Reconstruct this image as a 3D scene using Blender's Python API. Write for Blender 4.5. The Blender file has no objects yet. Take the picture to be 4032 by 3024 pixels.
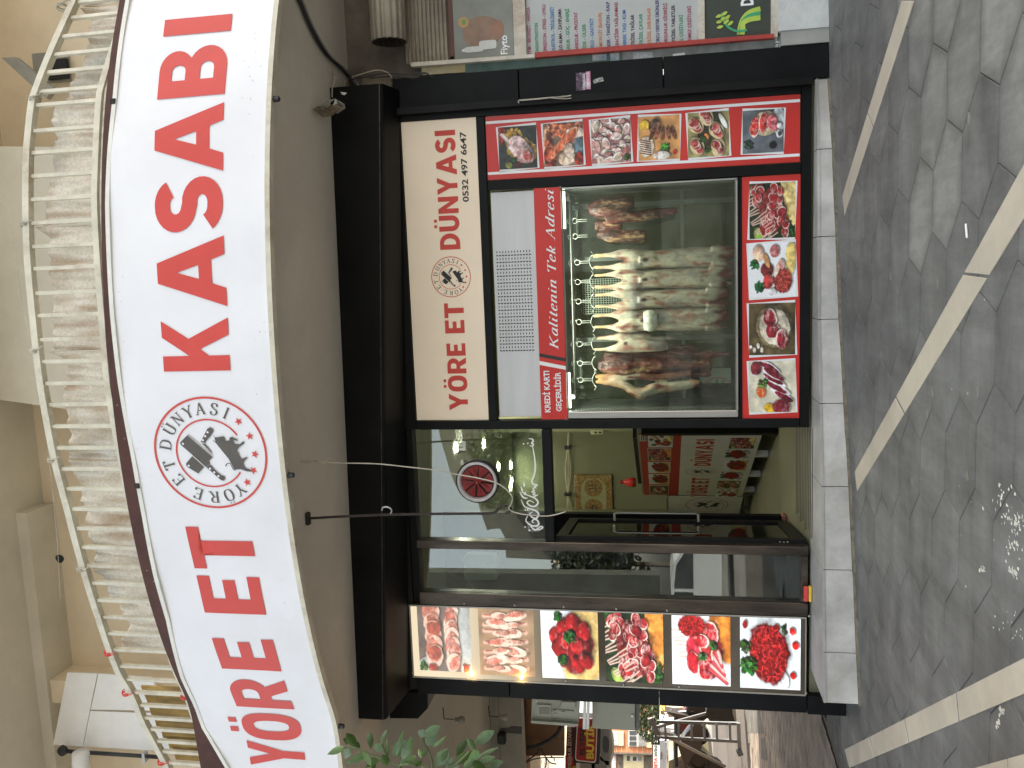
import bpy, bmesh, math, random
import numpy as np
from mathutils import Vector, Matrix, noise as mnoise
from mathutils.geometry import tessellate_polygon

# ------------------------------------------------------------------ camera, world, sun, exposure
S = bpy.context.scene
COL = S.collection
F = 3300.0                                   # focal length in pixels of a 4032 px wide frame
PITCH, ROLL, YAW = math.radians(10.06), math.radians(-.89), math.radians(-7.61)
CAM = Vector((0, -6.8, 1.5))
fw = Vector((math.sin(YAW)*math.cos(PITCH), math.cos(YAW)*math.cos(PITCH), math.sin(PITCH)))
ri = Vector((math.cos(YAW), -math.sin(YAW), 0))
up = ri.cross(fw)
RI = math.cos(ROLL)*ri + math.sin(ROLL)*up
UP = -math.sin(ROLL)*ri + math.cos(ROLL)*up
cam = bpy.data.cameras.new('camera'); co = bpy.data.objects.new('camera', cam); COL.objects.link(co)
cam.sensor_fit = 'HORIZONTAL'; cam.sensor_width = 36; cam.lens = 36*F/4032
cam.clip_start = .05; cam.clip_end = 600
# the phone was held sideways: picture right = world down, picture up = world right
cx, cy, cz = -UP, RI, -fw
co.matrix_world = Matrix(((cx.x, cy.x, cz.x, CAM.x), (cx.y, cy.y, cz.y, CAM.y), (cx.z, cy.z, cz.z, CAM.z), (0, 0, 0, 1)))
S.camera = co
SUN = Vector((.90, .36, .62)).normalized()
w = bpy.data.worlds.new('World'); S.world = w; w.use_nodes = True
nt = w.node_tree; bg = nt.nodes['Background']; sk = nt.nodes.new('ShaderNodeTexSky')
sk.sky_type = 'NISHITA'; sk.sun_disc = False
sk.sun_elevation = math.asin(SUN.z); sk.sun_rotation = math.atan2(SUN.x, SUN.y)
sk.dust_density = 3.0; sk.air_density = 1.2
bg.inputs[1].default_value = .15
wt = nt.nodes.new('ShaderNodeMix'); wt.data_type = 'RGBA'; wt.blend_type = 'MULTIPLY'; wt.inputs['Factor'].default_value = 1
wt.inputs['B'].default_value = (1.0, .955, .90, 1)          # hazy air: the sky is paler and warmer than the model's
hs = nt.nodes.new('ShaderNodeHueSaturation'); hs.inputs['Saturation'].default_value = .5; nt.links.new(sk.outputs[0], hs.inputs['Color']); nt.links.new(hs.outputs[0], wt.inputs['A']); nt.links.new(wt.outputs['Result'], bg.inputs[0])
sl = bpy.data.lights.new('sun', 'SUN'); sl.energy = 3.2; sl.angle = math.radians(.6); sl.color = (1, .93, .82)
so = bpy.data.objects.new('sun', sl); COL.objects.link(so)
so.rotation_euler = SUN.to_track_quat('Z', 'Y').to_euler()
S.view_settings.view_transform = 'Standard'; S.view_settings.look = 'None'
S.view_settings.exposure = 1.85; S.view_settings.gamma = 1

# ------------------------------------------------------------------ helpers
random.seed(7)
def ray(X, Y):
    return fw*1.0 + RI*((1512-Y)/F) + UP*((2016-X)/F)
def PY(X, Y, y=0.):
    r = ray(X, Y); return CAM + r*((y-CAM.y)/r.y)
def PZ(X, Y, z):
    r = ray(X, Y); return CAM + r*((z-CAM.z)/r.z)
GA, GB = .187, .035
def gz(x, y=0):
    return GA + GB*max(-40, min(8, x))
def PG(X, Y, dz=0):
    r = ray(X, Y); t = (GA+dz+GB*CAM.x-CAM.z)/(r.z-GB*r.x); return CAM + r*t
def rectp(X0, X1, Y0, Y1, y=0.):
    xm, ym = (X0+X1)/2, (Y0+Y1)/2
    a = PY(xm, Y0, y).x; b = PY(xm, Y1, y).x; c = PY(X0, ym, y).z; d = PY(X1, ym, y).z
    return min(a, b), max(a, b), min(c, d), max(c, d)
def Zm(ox, oy, s): return lambda a, b: (ox+a*s, oy+b*s)
R1 = Zm(0, 0, .6076); R2 = Zm(1344, 0, .6076); R3 = Zm(2688, 0, .6076)
R4 = Zm(0, 1008, .6076); R5 = Zm(1344, 1008, .6076); R6 = Zm(2688, 1008, .6076)
R7 = Zm(0, 2016, .6076); R8 = Zm(1344, 2016, .6076); R9 = Zm(2688, 2016, .6076)

def lin(c):
    return tuple(((v/255.)/12.92 if v/255. <= .04045 else ((v/255.+.055)/1.055)**2.4) for v in c)

MATS = {}
def mat(name, c, rough=.6, metal=0, var=.12, scale=6, bump=.15, bscale=60, spec=.5, emit=0, c2=None, dirt=None, stretch=(1, 1, 1), coat=0):
    """procedural principled material: colour drifts with noise, fine bump, optional second colour in blotches"""
    if name in MATS: return MATS[name]
    m = bpy.data.materials.new(name); m.use_nodes = True; n = m.node_tree.nodes; l = m.node_tree.links
    b = n['Principled BSDF']; tc = n.new('ShaderNodeTexCoord'); mp = n.new('ShaderNodeMapping')
    mp.inputs['Scale'].default_value = stretch
    l.new(tc.outputs['Object'], mp.inputs[0])
    nz = n.new('ShaderNodeTexNoise'); nz.inputs['Scale'].default_value = scale; nz.inputs['Detail'].default_value = 6
    nz.inputs['Roughness'].default_value = .65
    l.new(mp.outputs[0], nz.inputs[0])
    rp = n.new('ShaderNodeValToRGB')
    rp.color_ramp.elements[0].position = .3; rp.color_ramp.elements[1].position = .7
    lo = tuple(max(0, v*(1-var*1.6)) for v in c); hi = tuple(min(1, v*(1+var)) for v in c)
    rp.color_ramp.elements[0].color = (*lo, 1); rp.color_ramp.elements[1].color = (*hi, 1)
    l.new(nz.outputs[0], rp.inputs[0]); out = rp.outputs[0]
    if c2:
        n2 = n.new('ShaderNodeTexNoise'); n2.inputs['Scale'].default_value = scale*.37; n2.inputs['Detail'].default_value = 8
        n2.inputs['Roughness'].default_value = .7
        l.new(mp.outputs[0], n2.inputs[0])
        r2 = n.new('ShaderNodeValToRGB'); r2.color_ramp.elements[0].position = .52; r2.color_ramp.elements[1].position = .68
        mx = n.new('ShaderNodeMix'); mx.data_type = 'RGBA'
        l.new(n2.outputs[0], r2.inputs[0]); l.new(r2.outputs[0], mx.inputs['Factor'])
        l.new(out, mx.inputs['A']); mx.inputs['B'].default_value = (*c2, 1); out = mx.outputs['Result']
    l.new(out, b.inputs['Base Color'])
    b.inputs['Roughness'].default_value = rough; b.inputs['Metallic'].default_value = metal
    b.inputs['Specular IOR Level'].default_value = spec
    if coat: b.inputs['Coat Weight'].default_value = coat; b.inputs['Coat Roughness'].default_value = .08
    if bump:
        nb = n.new('ShaderNodeTexNoise'); nb.inputs['Scale'].default_value = bscale; nb.inputs['Detail'].default_value = 4
        l.new(mp.outputs[0], nb.inputs[0])
        bp = n.new('ShaderNodeBump'); bp.inputs['Strength'].default_value = bump; bp.inputs['Distance'].default_value = .01
        l.new(nb.outputs[0], bp.inputs['Height']); l.new(bp.outputs[0], b.inputs['Normal'])
    if emit:
        l.new(out, b.inputs['Emission Color']); b.inputs['Emission Strength'].default_value = emit
    MATS[name] = m; return m
def flat(name, rgb, rough=.5, **k):
    return mat(name, lin(rgb), rough, **{**dict(var=.05, bump=.04, scale=9), **k})
def attr_mat(name, rough=.45, emit=0, spec=.4, bump=.0, sss=0, bscale=90):
    if name in MATS: return MATS[name]
    m = bpy.data.materials.new(name); m.use_nodes = True; n = m.node_tree.nodes; l = m.node_tree.links
    b = n['Principled BSDF']; a = n.new('ShaderNodeAttribute'); a.attribute_name = 'Col'
    nz = n.new('ShaderNodeTexNoise'); nz.inputs['Scale'].default_value = bscale*1.3; nz.inputs['Detail'].default_value = 3
    tc = n.new('ShaderNodeTexCoord'); l.new(tc.outputs['Object'], nz.inputs[0])
    mr = n.new('ShaderNodeMapRange'); mr.inputs[1].default_value = .3; mr.inputs[2].default_value = .7
    mr.inputs[3].default_value = .86; mr.inputs[4].default_value = 1.12
    mx = n.new('ShaderNodeVectorMath'); mx.operation = 'SCALE'
    l.new(nz.outputs[0], mr.inputs[0]); l.new(a.outputs['Color'], mx.inputs[0]); l.new(mr.outputs[0], mx.inputs['Scale'])
    l.new(mx.outputs[0], b.inputs['Base Color']); b.inputs['Roughness'].default_value = rough
    b.inputs['Specular IOR Level'].default_value = spec
    if emit: l.new(mx.outputs[0], b.inputs['Emission Color']); b.inputs['Emission Strength'].default_value = emit
    if bump:
        bp = n.new('ShaderNodeBump'); bp.inputs['Strength'].default_value = bump; bp.inputs['Distance'].default_value = .006
        l.new(nz.outputs[0], bp.inputs['Height']); l.new(bp.outputs[0], b.inputs['Normal'])
    MATS[name] = m; return m
def glass_mat(name='window_glass', ior=2.1, tint=(.86, .93, .88), dirt=.03):
    if name in MATS: return MATS[name]
    m = bpy.data.materials.new(name); m.use_nodes = True; n = m.node_tree.nodes; l = m.node_tree.links
    n.remove(n['Principled BSDF']); o = n['Material Output']
    fr = n.new('ShaderNodeFresnel'); fr.inputs[0].default_value = ior
    tr = n.new('ShaderNodeBsdfTransparent'); tr.inputs[0].default_value = (*tint, 1)
    gl = n.new('ShaderNodeBsdfGlossy'); gl.inputs['Roughness'].default_value = .004
    df = n.new('ShaderNodeBsdfDiffuse'); df.inputs[0].default_value = (.45, .47, .44, 1)
    nz = n.new('ShaderNodeTexNoise'); nz.inputs['Scale'].default_value = 5; nz.inputs['Detail'].default_value = 7
    tc = n.new('ShaderNodeTexCoord'); l.new(tc.outputs['Object'], nz.inputs[0])
    mr = n.new('ShaderNodeMapRange'); mr.inputs[1].default_value = .4; mr.inputs[2].default_value = .75
    mr.inputs[3].default_value = 0; mr.inputs[4].default_value = dirt*2
    l.new(nz.outputs[0], mr.inputs[0])
    m1 = n.new('ShaderNodeMixShader'); m2 = n.new('ShaderNodeMixShader')
    l.new(mr.outputs[0], m1.inputs[0]); l.new(tr.outputs[0], m1.inputs[1]); l.new(df.outputs[0], m1.inputs[2])
    l.new(fr.outputs[0], m2.inputs[0]); l.new(m1.outputs[0], m2.inputs[1]); l.new(gl.outputs[0], m2.inputs[2])
    l.new(m2.outputs[0], o.inputs[0]); MATS[name] = m; return m

def props(o, label=None, cat=None, group=None, kind=None):
    if label: o['label'] = label
    if cat: o['category'] = cat
    if group: o['group'] = group
    if kind: o['kind'] = kind
    return o
def thing(name, label, cat, loc=(0, 0, 0), group=None):
    o = bpy.data.objects.new(name, None); COL.objects.link(o); o.location = loc; o.empty_display_size = .1
    return props(o, label, cat, group)
def raw(name, verts, faces, m, parent=None, smooth=False, cols=None, colname='Col', mats=None, fmat=None):
    me = bpy.data.meshes.new(name)
    if parent is not None:
        off = total_loc(parent)
        verts = [(v[0]-off.x, v[1]-off.y, v[2]-off.z) for v in verts]
    me.from_pydata([tuple(v) for v in verts], [], [tuple(f) for f in faces])
    if mats:
        for q in mats: me.materials.append(q)
        me.polygons.foreach_set('material_index', fmat)
    else: me.materials.append(m)
    if smooth: me.polygons.foreach_set('use_smooth', [True]*len(me.polygons))
    if cols is not None:
        a = me.color_attributes.new(colname, 'FLOAT_COLOR', 'POINT')
        c4 = np.ones((len(verts), 4), np.float32); c4[:, :3] = cols
        a.data.foreach_set('color', c4.ravel())
    me.update()
    o = bpy.data.objects.new(name, me); COL.objects.link(o)
    if parent is not None: o.parent = parent
    return o
def total_loc(o):
    v = Vector((0, 0, 0))
    while o is not None:
        v = v + Vector(o.location); o = o.parent
    return v
class MB:
    def __init__(s): s.v = []; s.f = []
    def add(s, vs, fs):
        k = len(s.v); s.v += [tuple(p) for p in vs]; s.f += [tuple(i+k for i in f) for f in fs]; return s
    def box(s, x0, x1, y0, y1, z0, z1):
        v = [(x0, y0, z0), (x1, y0, z0), (x1, y1, z0), (x0, y1, z0), (x0, y0, z1), (x1, y0, z1), (x1, y1, z1), (x0, y1, z1)]
        return s.add(v, [(0, 3, 2, 1), (4, 5, 6, 7), (0, 1, 5, 4), (1, 2, 6, 5), (2, 3, 7, 6), (3, 0, 4, 7)])
    def bbox(s, x0, x1, y0, y1, z0, z1, b=.006):
        """box whose front edges are chamfered"""
        bm = bmesh.new(); bmesh.ops.create_cube(bm, size=1)
        for v in bm.verts: v.co = Vector((x0+(v.co.x+.5)*(x1-x0), y0+(v.co.y+.5)*(y1-y0), z0+(v.co.z+.5)*(z1-z0)))
        bmesh.ops.bevel(bm, geom=bm.edges[:], offset=b, segments=1, affect='EDGES')
        bm.verts.index_update(); s.add([v.co[:] for v in bm.verts], [[v.index for v in f.verts] for f in bm.faces]); bm.free(); return s
    def hexa(s, pts):  # 8 points, bottom 4 then top 4
        return s.add(pts, [(0, 3, 2, 1), (4, 5, 6, 7), (0, 1, 5, 4), (1, 2, 6, 5), (2, 3, 7, 6), (3, 0, 4, 7)])
    def bar(s, a, b, w, h=None, upv=(0, 0, 1)):
        a, b = Vector(a), Vector(b); h = h or w; d = (b-a).normalized(); u = Vector(upv)
        if abs(d.dot(u)) > .95: u = Vector((0, 1, 0))
        p = d.cross(u).normalized()*w/2; q = p.cross(d).normalized()*h/2
        return s.hexa([a-p-q, a+p-q, a+p+q, a-p+q, b-p-q, b+p-q, b+p+q, b-p+q])
    def tube(s, pts, r, n=8, cap=True):
        pts = [Vector(p) for p in pts]; R = r if isinstance(r, (list, tuple)) else [r]*len(pts); k = len(s.v); vs = []; fs = []
        ref = None
        for i, p in enumerate(pts):
            d = (pts[min(i+1, len(pts)-1)]-pts[max(i-1, 0)]).normalized()
            if ref is None: ref = Vector((0, 1, 0)) if abs(d.y) < .9 else Vector((1, 0, 0))
            a = d.cross(ref).normalized(); ref = a.cross(d).normalized()
            for j in range(n):
                t = 2*math.pi*j/n; vs.append(p + a*math.cos(t)*R[i] + ref*math.sin(t)*R[i])
        for i in range(len(pts)-1):
            for j in range(n):
                fs.append((i*n+j, i*n+(j+1) % n, (i+1)*n+(j+1) % n, (i+1)*n+j))
        if cap: fs += [tuple(range(n-1, -1, -1)), tuple((len(pts)-1)*n+j for j in range(n))]
        return s.add(vs, fs)
    def lathe(s, prof, c, axis='z', n=24):
        vs = []; fs = []; m = len(prof)
        for i in range(n):
            t = 2*math.pi*i/n
            for r, h in prof:
                if axis == 'z': vs.append((c[0]+r*math.cos(t), c[1]+r*math.sin(t), c[2]+h))
                else: vs.append((c[0]+r*math.cos(t), c[1]+h, c[2]+r*math.sin(t)))
        for i in range(n):
            for j in range(m-1):
                a = i*m+j; b = ((i+1) % n)*m+j; fs.append((a, b, b+1, a+1))
        return s.add(vs, fs)
    def prism(s, poly, f0, f1):
        """poly 2D; f0,f1 map (a,b)->3D for the two ends"""
        n = len(poly); tri = tessellate_polygon([[Vector((a, b, 0)) for a, b in poly]])
        vs = [f0(a, b) for a, b in poly]+[f1(a, b) for a, b in poly]
        fs = [tuple(t) for t in tri]+[tuple(i+n for i in reversed(t)) for t in tri]+[(i, (i+1) % n, (i+1) % n+n, i+n) for i in range(n)]
        return s.add(vs, fs)
    def build(s, name, m, parent=None, smooth=False, **k):
        o = raw(name, s.v, s.f, m, parent, smooth)
        bm = bmesh.new(); bm.from_mesh(o.data); bmesh.ops.recalc_face_normals(bm, faces=bm.faces[:]); bm.to_mesh(o.data); bm.free()
        return props(o, **k) if k else o
def struct(o, label=None):
    o['kind'] = 'structure'
    if label: o['label'] = label
    return o
def smooth_pts(pts, n=6):
    """Catmull-Rom through points"""
    P = [Vector(p) for p in pts]; P = [P[0]*2-P[1]]+P+[P[-1]*2-P[-2]]; o = []
    for i in range(1, len(P)-2):
        for k in range(n):
            t = k/n; a, b, c, d = P[i-1], P[i], P[i+1], P[i+2]
            o.append(.5*((2*b)+(c-a)*t+(2*a-5*b+4*c-d)*t*t+(3*b-a-3*c+d)*t**3))
    o.append(P[-2]); return o

# ------------------------------------------------------------------ lettering
def arc(cx, cy, rx, ry, a0, a1, n=10):
    return [(cx+rx*math.cos(math.radians(a0+(a1-a0)*i/n)), cy+ry*math.sin(math.radians(a0+(a1-a0)*i/n))) for i in range(n+1)]
def sup(cx, cy, rx, ry, e=2.6, n=36):
    o = []
    for i in range(n):
        t = 2*math.pi*i/n; c, s_ = math.cos(t), math.sin(t)
        o.append((cx+rx*math.copysign(abs(c)**(2/e), c), cy+ry*math.copysign(abs(s_)**(2/e), s_)))
    return o
def thick(path, t):
    P = [Vector((a, b)) for a, b in path]; L = []; Rr = []
    for i, p in enumerate(P):
        d = (P[min(i+1, len(P)-1)]-P[max(i-1, 0)]).normalized(); n = Vector((-d.y, d.x))*t/2
        L.append(tuple(p+n)); Rr.append(tuple(p-n))
    return L+Rr[::-1]
t_ = .235
def bold(ch):
    """outline glyphs in a unit-height box: (width, [ (outer,[holes]) ])"""
    base = {'Ö': 'O', 'Ü': 'U'}.get(ch, ch); w_ = 1; sh = []
    if base == 'I': w_ = .25; sh = [([(0, 0), (.25, 0), (.25, 1), (0, 1)], [])]
    elif base == 'E': w_ = .6; sh = [([(0, 0), (.6, 0), (.6, .2), (.24, .2), (.24, .4), (.54, .4), (.54, .6), (.24, .6), (.24, .8), (.6, .8), (.6, 1), (0, 1)], [])]
    elif base == 'T': w_ = .68; sh = [([(.22, 0), (.46, 0), (.46, .8), (.68, .8), (.68, 1), (0, 1), (0, .8), (.22, .8)], [])]
    elif base == 'Y': w_ = .82; sh = [([(.29, 0), (.53, 0), (.53, .38), (.82, 1), (.57, 1), (.41, .62), (.25, 1), (0, 1), (.29, .38)], [])]
    elif base == 'K': w_ = .86; sh = [([(0, 0), (.25, 0), (.25, .3), (.36, .43), (.58, 0), (.86, 0), (.53, .6), (.83, 1), (.56, 1), (.25, .6), (.25, 1), (0, 1)], [])]
    elif base == 'A': w_ = .96; sh = [([(0, 0), (.25, 0), (.32, .2), (.64, .2), (.71, 0), (.96, 0), (.62, 1), (.34, 1)], [[(.385, .39), (.575, .39), (.48, .71)]])]
    elif base == 'N': w_ = .8; sh = [([(0, 0), (.23, 0), (.23, .6), (.58, 0), (.8, 0), (.8, 1), (.57, 1), (.57, .4), (.22, 1), (0, 1)], [])]
    elif base == 'U': w_ = .76; sh = [([(0, 1), (0, .36)]+arc(.38, .36, .38, .37, 180, 360, 14)+[(.76, 1), (.52, 1), (.52, .36)]+arc(.38, .36, .14, .155, 360, 180, 10)+[(.24, 1)], [])]
    elif base == 'O': w_ = .78; sh = [(sup(.39, .5, .39, .515), [sup(.39, .5, .155, .31, 2.5, 24)])]
    elif base == 'D': w_ = .78; sh = [([(0, 0), (.32, 0)]+arc(.32, .5, .46, .5, -90, 90, 16)+[(0, 1)], [[(.24, .2), (.31, .2)]+arc(.31, .5, .225, .3, -90, 90, 12)+[(.24, .8)]])]
    elif base == 'B': w_ = .72; sh = [([(0, 0), (.42, 0)]+arc(.42, .285, .3, .285, -90, 62, 10)+arc(.39, .745, .28, .255, -50, 90, 10)+[(0, 1)],
                                       [[(.24, .19), (.4, .19)]+arc(.4, .29, .09, .1, -90, 90, 8)+[(.24, .39)], [(.24, .61), (.38, .61)]+arc(.38, .71, .08, .1, -90, 90, 8)+[(.24, .81)]])]
    elif base == 'R': w_ = .76; sh = [([(0, 0), (.24, 0), (.24, .32), (.34, .32), (.5, 0), (.77, 0), (.57, .38)]+arc(.41, .665, .33, .335, -55, 90, 12)+[(0, 1)],
                                       [[(.24, .52), (.4, .52)]+arc(.4, .665, .1, .145, -90, 90, 8)+[(.24, .81)]])]
    elif base == 'S':
        w_ = .7; c = arc(.36, .72, .2, .175, 20, 90, 6)+arc(.33, .7, .21, .195, 90, 250, 12)[1:]
        c += [(.36, .49)]+arc(.37, .305, .215, .19, 75, -90, 12)+arc(.34, .305, .24, .19, -90, -155, 6)[1:]
        sh = [(thick(c, .225), [])]
    if ch in 'ÖÜ':
        m = w_/2
        for q in (m-.2, m+.07): sh.append(([(q, 1.1), (q+.14, 1.1), (q+.14, 1.24), (q, 1.24)], []))
    return w_, sh
def tess(outer, holes):
    loops = [[Vector((a, b, 0)) for a, b in outer]]+[[Vector((a, b, 0)) for a, b in h] for h in holes]
    tri = tessellate_polygon(loops); v = [p for L in loops for p in L]
    return [(p.x, p.y) for p in v], [tuple(t) for t in tri]
def glyph_mesh(ch):
    w_, sh = bold(ch); V = []; T = []
    for o, h in sh:
        v, t = tess(o, h); k = len(V); V += v; T += [tuple(i+k for i in f) for f in t]
    return w_, V, T
def bold_text(s, x0, x1, f, name, m, parent, fit=None):
    """each letter its own mesh; f(u,v)->3D with v in 0..1 cap height units and u in frame units"""
    adv = []; x = 0
    for ch in s:
        if ch == ' ': adv.append((None, x, 0)); x += .32; continue
        w_, V, T = glyph_mesh(ch); adv.append((ch, x, w_)); x += w_+.1
    tot = x-.1; k = (x1-x0)/tot
    for ch, ax, w_ in adv:
        if ch is None: continue
        _, V, T = glyph_mesh(ch)
        raw(name, [f(x0+(ax+a)*k, b) for a, b in V], T, m, parent)
_fc = {}
def font2d(s, off=0., shear=0.):
    key = (s, off, shear)
    if key in _fc: return _fc[key]
    c = bpy.data.curves.new('tmp', 'FONT'); c.body = s; c.offset = off; c.shear = shear; c.resolution_u = 3
    o = bpy.data.objects.new('tmp', c); COL.objects.link(o)
    dg = bpy.context.evaluated_depsgraph_get(); dg.update()
    me = bpy.data.meshes.new_from_object(o.evaluated_get(dg), depsgraph=dg)
    V = [(v.co.x, v.co.y) for v in me.vertices]; T = [tuple(p.vertices) for p in me.polygons]
    bpy.data.objects.remove(o); bpy.data.meshes.remove(me); bpy.data.curves.remove(c)
    _fc[key] = (V, T); return V, T
def font_text(s, x0, x1, f, name, m, parent, off=.02, shear=0., cap=.7):
    V, T = font2d(s, off, shear)
    if not V: return
    a = min(v[0] for v in V); b = max(v[0] for v in V); k = (x1-x0)/(b-a)
    return raw(name, [f(x0+(v[0]-a)*k, v[1]/cap) for v in V], T, m, parent)
# serif letters drawn with a broad nib
SG = {
 'Y': (.8, [[(.08, 1), (.4, .48)], [(.72, 1), (.4, .48)], [(.4, .5), (.4, 0)]], [(.08, 1), (.72, 1), (.4, 0)]),
 'R': (.8, [[(.15, 1), (.15, 0)], [(.15, .97), (.45, .97), (.62, .85), (.6, .62), (.42, .5), (.15, .5)], [(.4, .5), (.72, 0)]], [(.15, 0), (.12, 1), (.74, 0)]),
 'E': (.72, [[(.15, 1), (.15, 0)], [(.15, .98), (.62, .98)], [(.62, 1), (.62, .8)], [(.15, .51), (.5, .51)], [(.15, .02), (.65, .02)], [(.65, 0), (.65, .22)]], [(.13, 1), (.13, 0)]),
 'T': (.75, [[(.37, 1), (.37, 0)], [(.04, .97), (.7, .97)], [(.04, .97), (.04, .76)], [(.7, .97), (.7, .76)]], [(.37, 0)]),
 'D': (.85, [[(.15, 1), (.15, 0)], [(.15, .98), (.45, .97), (.72, .78), (.76, .5), (.72, .22), (.45, .03), (.15, .02)]], [(.12, 1), (.12, 0)]),
 'U': (.85, [[(.15, 1), (.15, .3), (.28, .05), (.45, .01), (.62, .07), (.7, .3), (.7, 1)]], [(.15, 1), (.7, 1)]),
 'N': (.85, [[(.15, 1), (.15, 0)], [(.15, 1), (.7, .02)], [(.7, 1), (.7, 0)]], [(.15, 0), (.12, 1), (.7, 1)]),
 'A': (.82, [[(.1, 0), (.4, 1)], [(.4, 1), (.7, 0)], [(.2, .36), (.6, .36)]], [(.1, 0), (.7, 0)]),
 'S': (.65, [[(.52, .75), (.5, .93), (.3, 1), (.12, .9), (.1, .72), (.3, .54), (.5, .4), (.54, .2), (.4, .03), (.22, 0), (.08, .1), (.07, .27)]], []),
 'I': (.4, [[(.2, 1), (.2, 0)]], [(.2, 1), (.2, 0)]),
 'O': (.85, [[(.42, 1), (.18, .9), (.08, .5), (.18, .1), (.42, 0), (.66, .1), (.76, .5), (.66, .9), (.42, 1)]], []),
 'K': (.85, [[(.15, 1), (.15, 0)], [(.68, 1), (.15, .42)], [(.33, .58), (.68, 0)]], [(.13, 1), (.13, 0), (.7, 1), (.72, 0)]),
 'a': (.55, [[(.42, .62), (.25, .66), (.1, .45), (.08, .18), (.18, .02), (.33, .1), (.43, .35)], [(.46, .66), (.42, .2), (.46, .03), (.56, .08)]], []),
 'l': (.3, [[(.16, 1.02), (.13, .2), (.17, .03), (.28, .08)]], [(.12, 1)]),
 'i': (.32, [[(.16, .62), (.13, .2), (.17, .03), (.28, .08)], [(.17, .86), (.171, .94)]], [(.12, .62)]),
 't': (.38, [[(.2, .88), (.15, .2), (.2, .02), (.34, .1)], [(.04, .63), (.36, .63)]], []),
 'e': (.5, [[(.1, .36), (.34, .4), (.4, .54), (.3, .66), (.16, .58), (.07, .34), (.12, .06), (.26, .0), (.42, .12)]], []),
 'n': (.6, [[(.13, .64), (.11, 0)], [(.12, .4), (.26, .6), (.4, .64), (.46, .5), (.43, .12), (.48, .02), (.58, .08)]], [(.09, .63)]),
 'k': (.56, [[(.13, 1.02), (.11, 0)], [(.12, .34), (.3, .38), (.42, .56), (.34, .65)], [(.24, .36), (.36, .04), (.5, .06)]], [(.09, 1)]),
 'd': (.58, [[(.42, .6), (.24, .66), (.1, .45), (.08, .18), (.18, .02), (.33, .1), (.43, .35)], [(.48, 1.02), (.43, .2), (.47, .03), (.57, .08)]], [(.44, 1)]),
 'r': (.46, [[(.13, .64), (.11, 0)], [(.12, .4), (.24, .6), (.36, .65), (.42, .56)]], [(.09, .63)]),
 's': (.44, [[(.36, .5), (.3, .64), (.17, .62), (.13, .5), (.24, .36), (.35, .22), (.3, .04), (.16, .0), (.06, .14)]], []),
}
def nib_glyph(ch, tk=.15, tn=.05, ser=.12, slant=0., dots=True):
    base = {'Ö': 'O', 'Ü': 'U'}.get(ch, ch)
    w_, st, sr = SG[base]; V = []; Fc = []
    low = ch.islower()
    def add(poly, zi):
        k = len(V); V.extend([(a+slant*b, b, zi) for a, b in poly]); return k
    zi = 0
    for p in st:
        P = [Vector(q) for q in p]
        if len(P) > 3:
            P3 = smooth_pts([(a.x, a.y, 0) for a in P], 3); P = [Vector((a.x, a.y)) for a in P3]
        k = len(V); zi += 1
        for i, q in enumerate(P):
            d = (P[min(i+1, len(P)-1)]-P[max(i-1, 0)]); d = d.normalized() if d.length else Vector((0, 1))
            thin = (base in 'AYN' and ((d.x*d.y > 0 and base != 'N') or (base == 'N' and abs(d.x) < .1)) and len(p) == 2 and not (base == 'Y' and abs(d.x) < .1))
            wd = tn+(tk-tn)*abs(d.y)**1.4
            if thin: wd = tn*1.3
            if base == 'I' or (base == 'T' and abs(d.x) < .1): wd = tk
            n = Vector((-d.y, d.x))*wd/2
            V.append((q.x+n.x+slant*(q.y+n.y), q.y+n.y, zi)); V.append((q.x-n.x+slant*(q.y-n.y), q.y-n.y, zi))
        for i in range(len(P)-1): a = k+2*i; Fc.append((a, a+1, a+3, a+2))
    for (a, b) in sr:
        zi += 1; s_ = ser if not low else ser*.7
        b2 = b-tn*.5 if b > .5 else b+tn*.5
        k = add([(a-s_, b2-tn/2), (a+s_, b2-tn/2), (a+s_, b2+tn/2), (a-s_, b2+tn/2)], zi); Fc.append((k, k+1, k+2, k+3))
    if ch in 'ÖÜ' and dots:
        for q in (w_/2-.15, w_/2+.12):
            zi += 1; k = add([(q+.06*math.cos(t), 1.18+.06*math.sin(t)) for t in [i*math.pi/3 for i in range(6)]], zi); Fc.append(tuple(range(k, k+6)))
    return w_, V, Fc

# ------------------------------------------------------------------ shared materials
M_black = mat('black_painted_aluminium', (.0065, .007, .0075), .42, var=.3, scale=3, bump=.06, bscale=25, spec=.16)
M_black2 = mat('black_composite_panel', (.006, .0068, .0078), .5, var=.4, scale=2, bump=.08, bscale=12, spec=.15)
M_bronze = mat('bronze_anodised_aluminium', (.10, .083, .068), .3, metal=.75, var=.35, scale=4, bump=.05, stretch=(3, 3, .5))
M_steel = mat('brushed_steel', (.42, .42, .41), .35, metal=.85, var=.1, scale=8, bump=.06, stretch=(1, 1, .1))
M_chrome = mat('chrome_wire', (.36, .36, .33), .38, metal=1, var=.08, bump=0)
M_cream = mat('cream_painted_steel', (.63, .60, .48), .5, var=.12, scale=7, bump=.12, c2=(.42, .36, .26))
M_white = mat('white_board', (.78, .78, .77), .5, var=.04, bump=.02)
M_soffit = mat('grey_painted_plaster', (.60, .56, .475), .85, var=.06, scale=1.4, bump=.25, bscale=18, c2=(.53, .495, .42))
M_marble = mat('grey_white_marble', (.50, .49, .465), .4, var=.2, scale=3.5, bump=.08, c2=(.37, .345, .30), stretch=(1, 2, 1))
M_mortar = mat('dirty_mortar', (.16, .14, .10), .9, var=.3, scale=20, bump=.4)
M_red = mat('red_vinyl', (.56, .028, .022), .35, var=.06, scale=3, bump=.02, spec=.5)
M_redl = mat('red_letter_film', (.62, .06, .045), .5, var=.03, bump=0)
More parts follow.
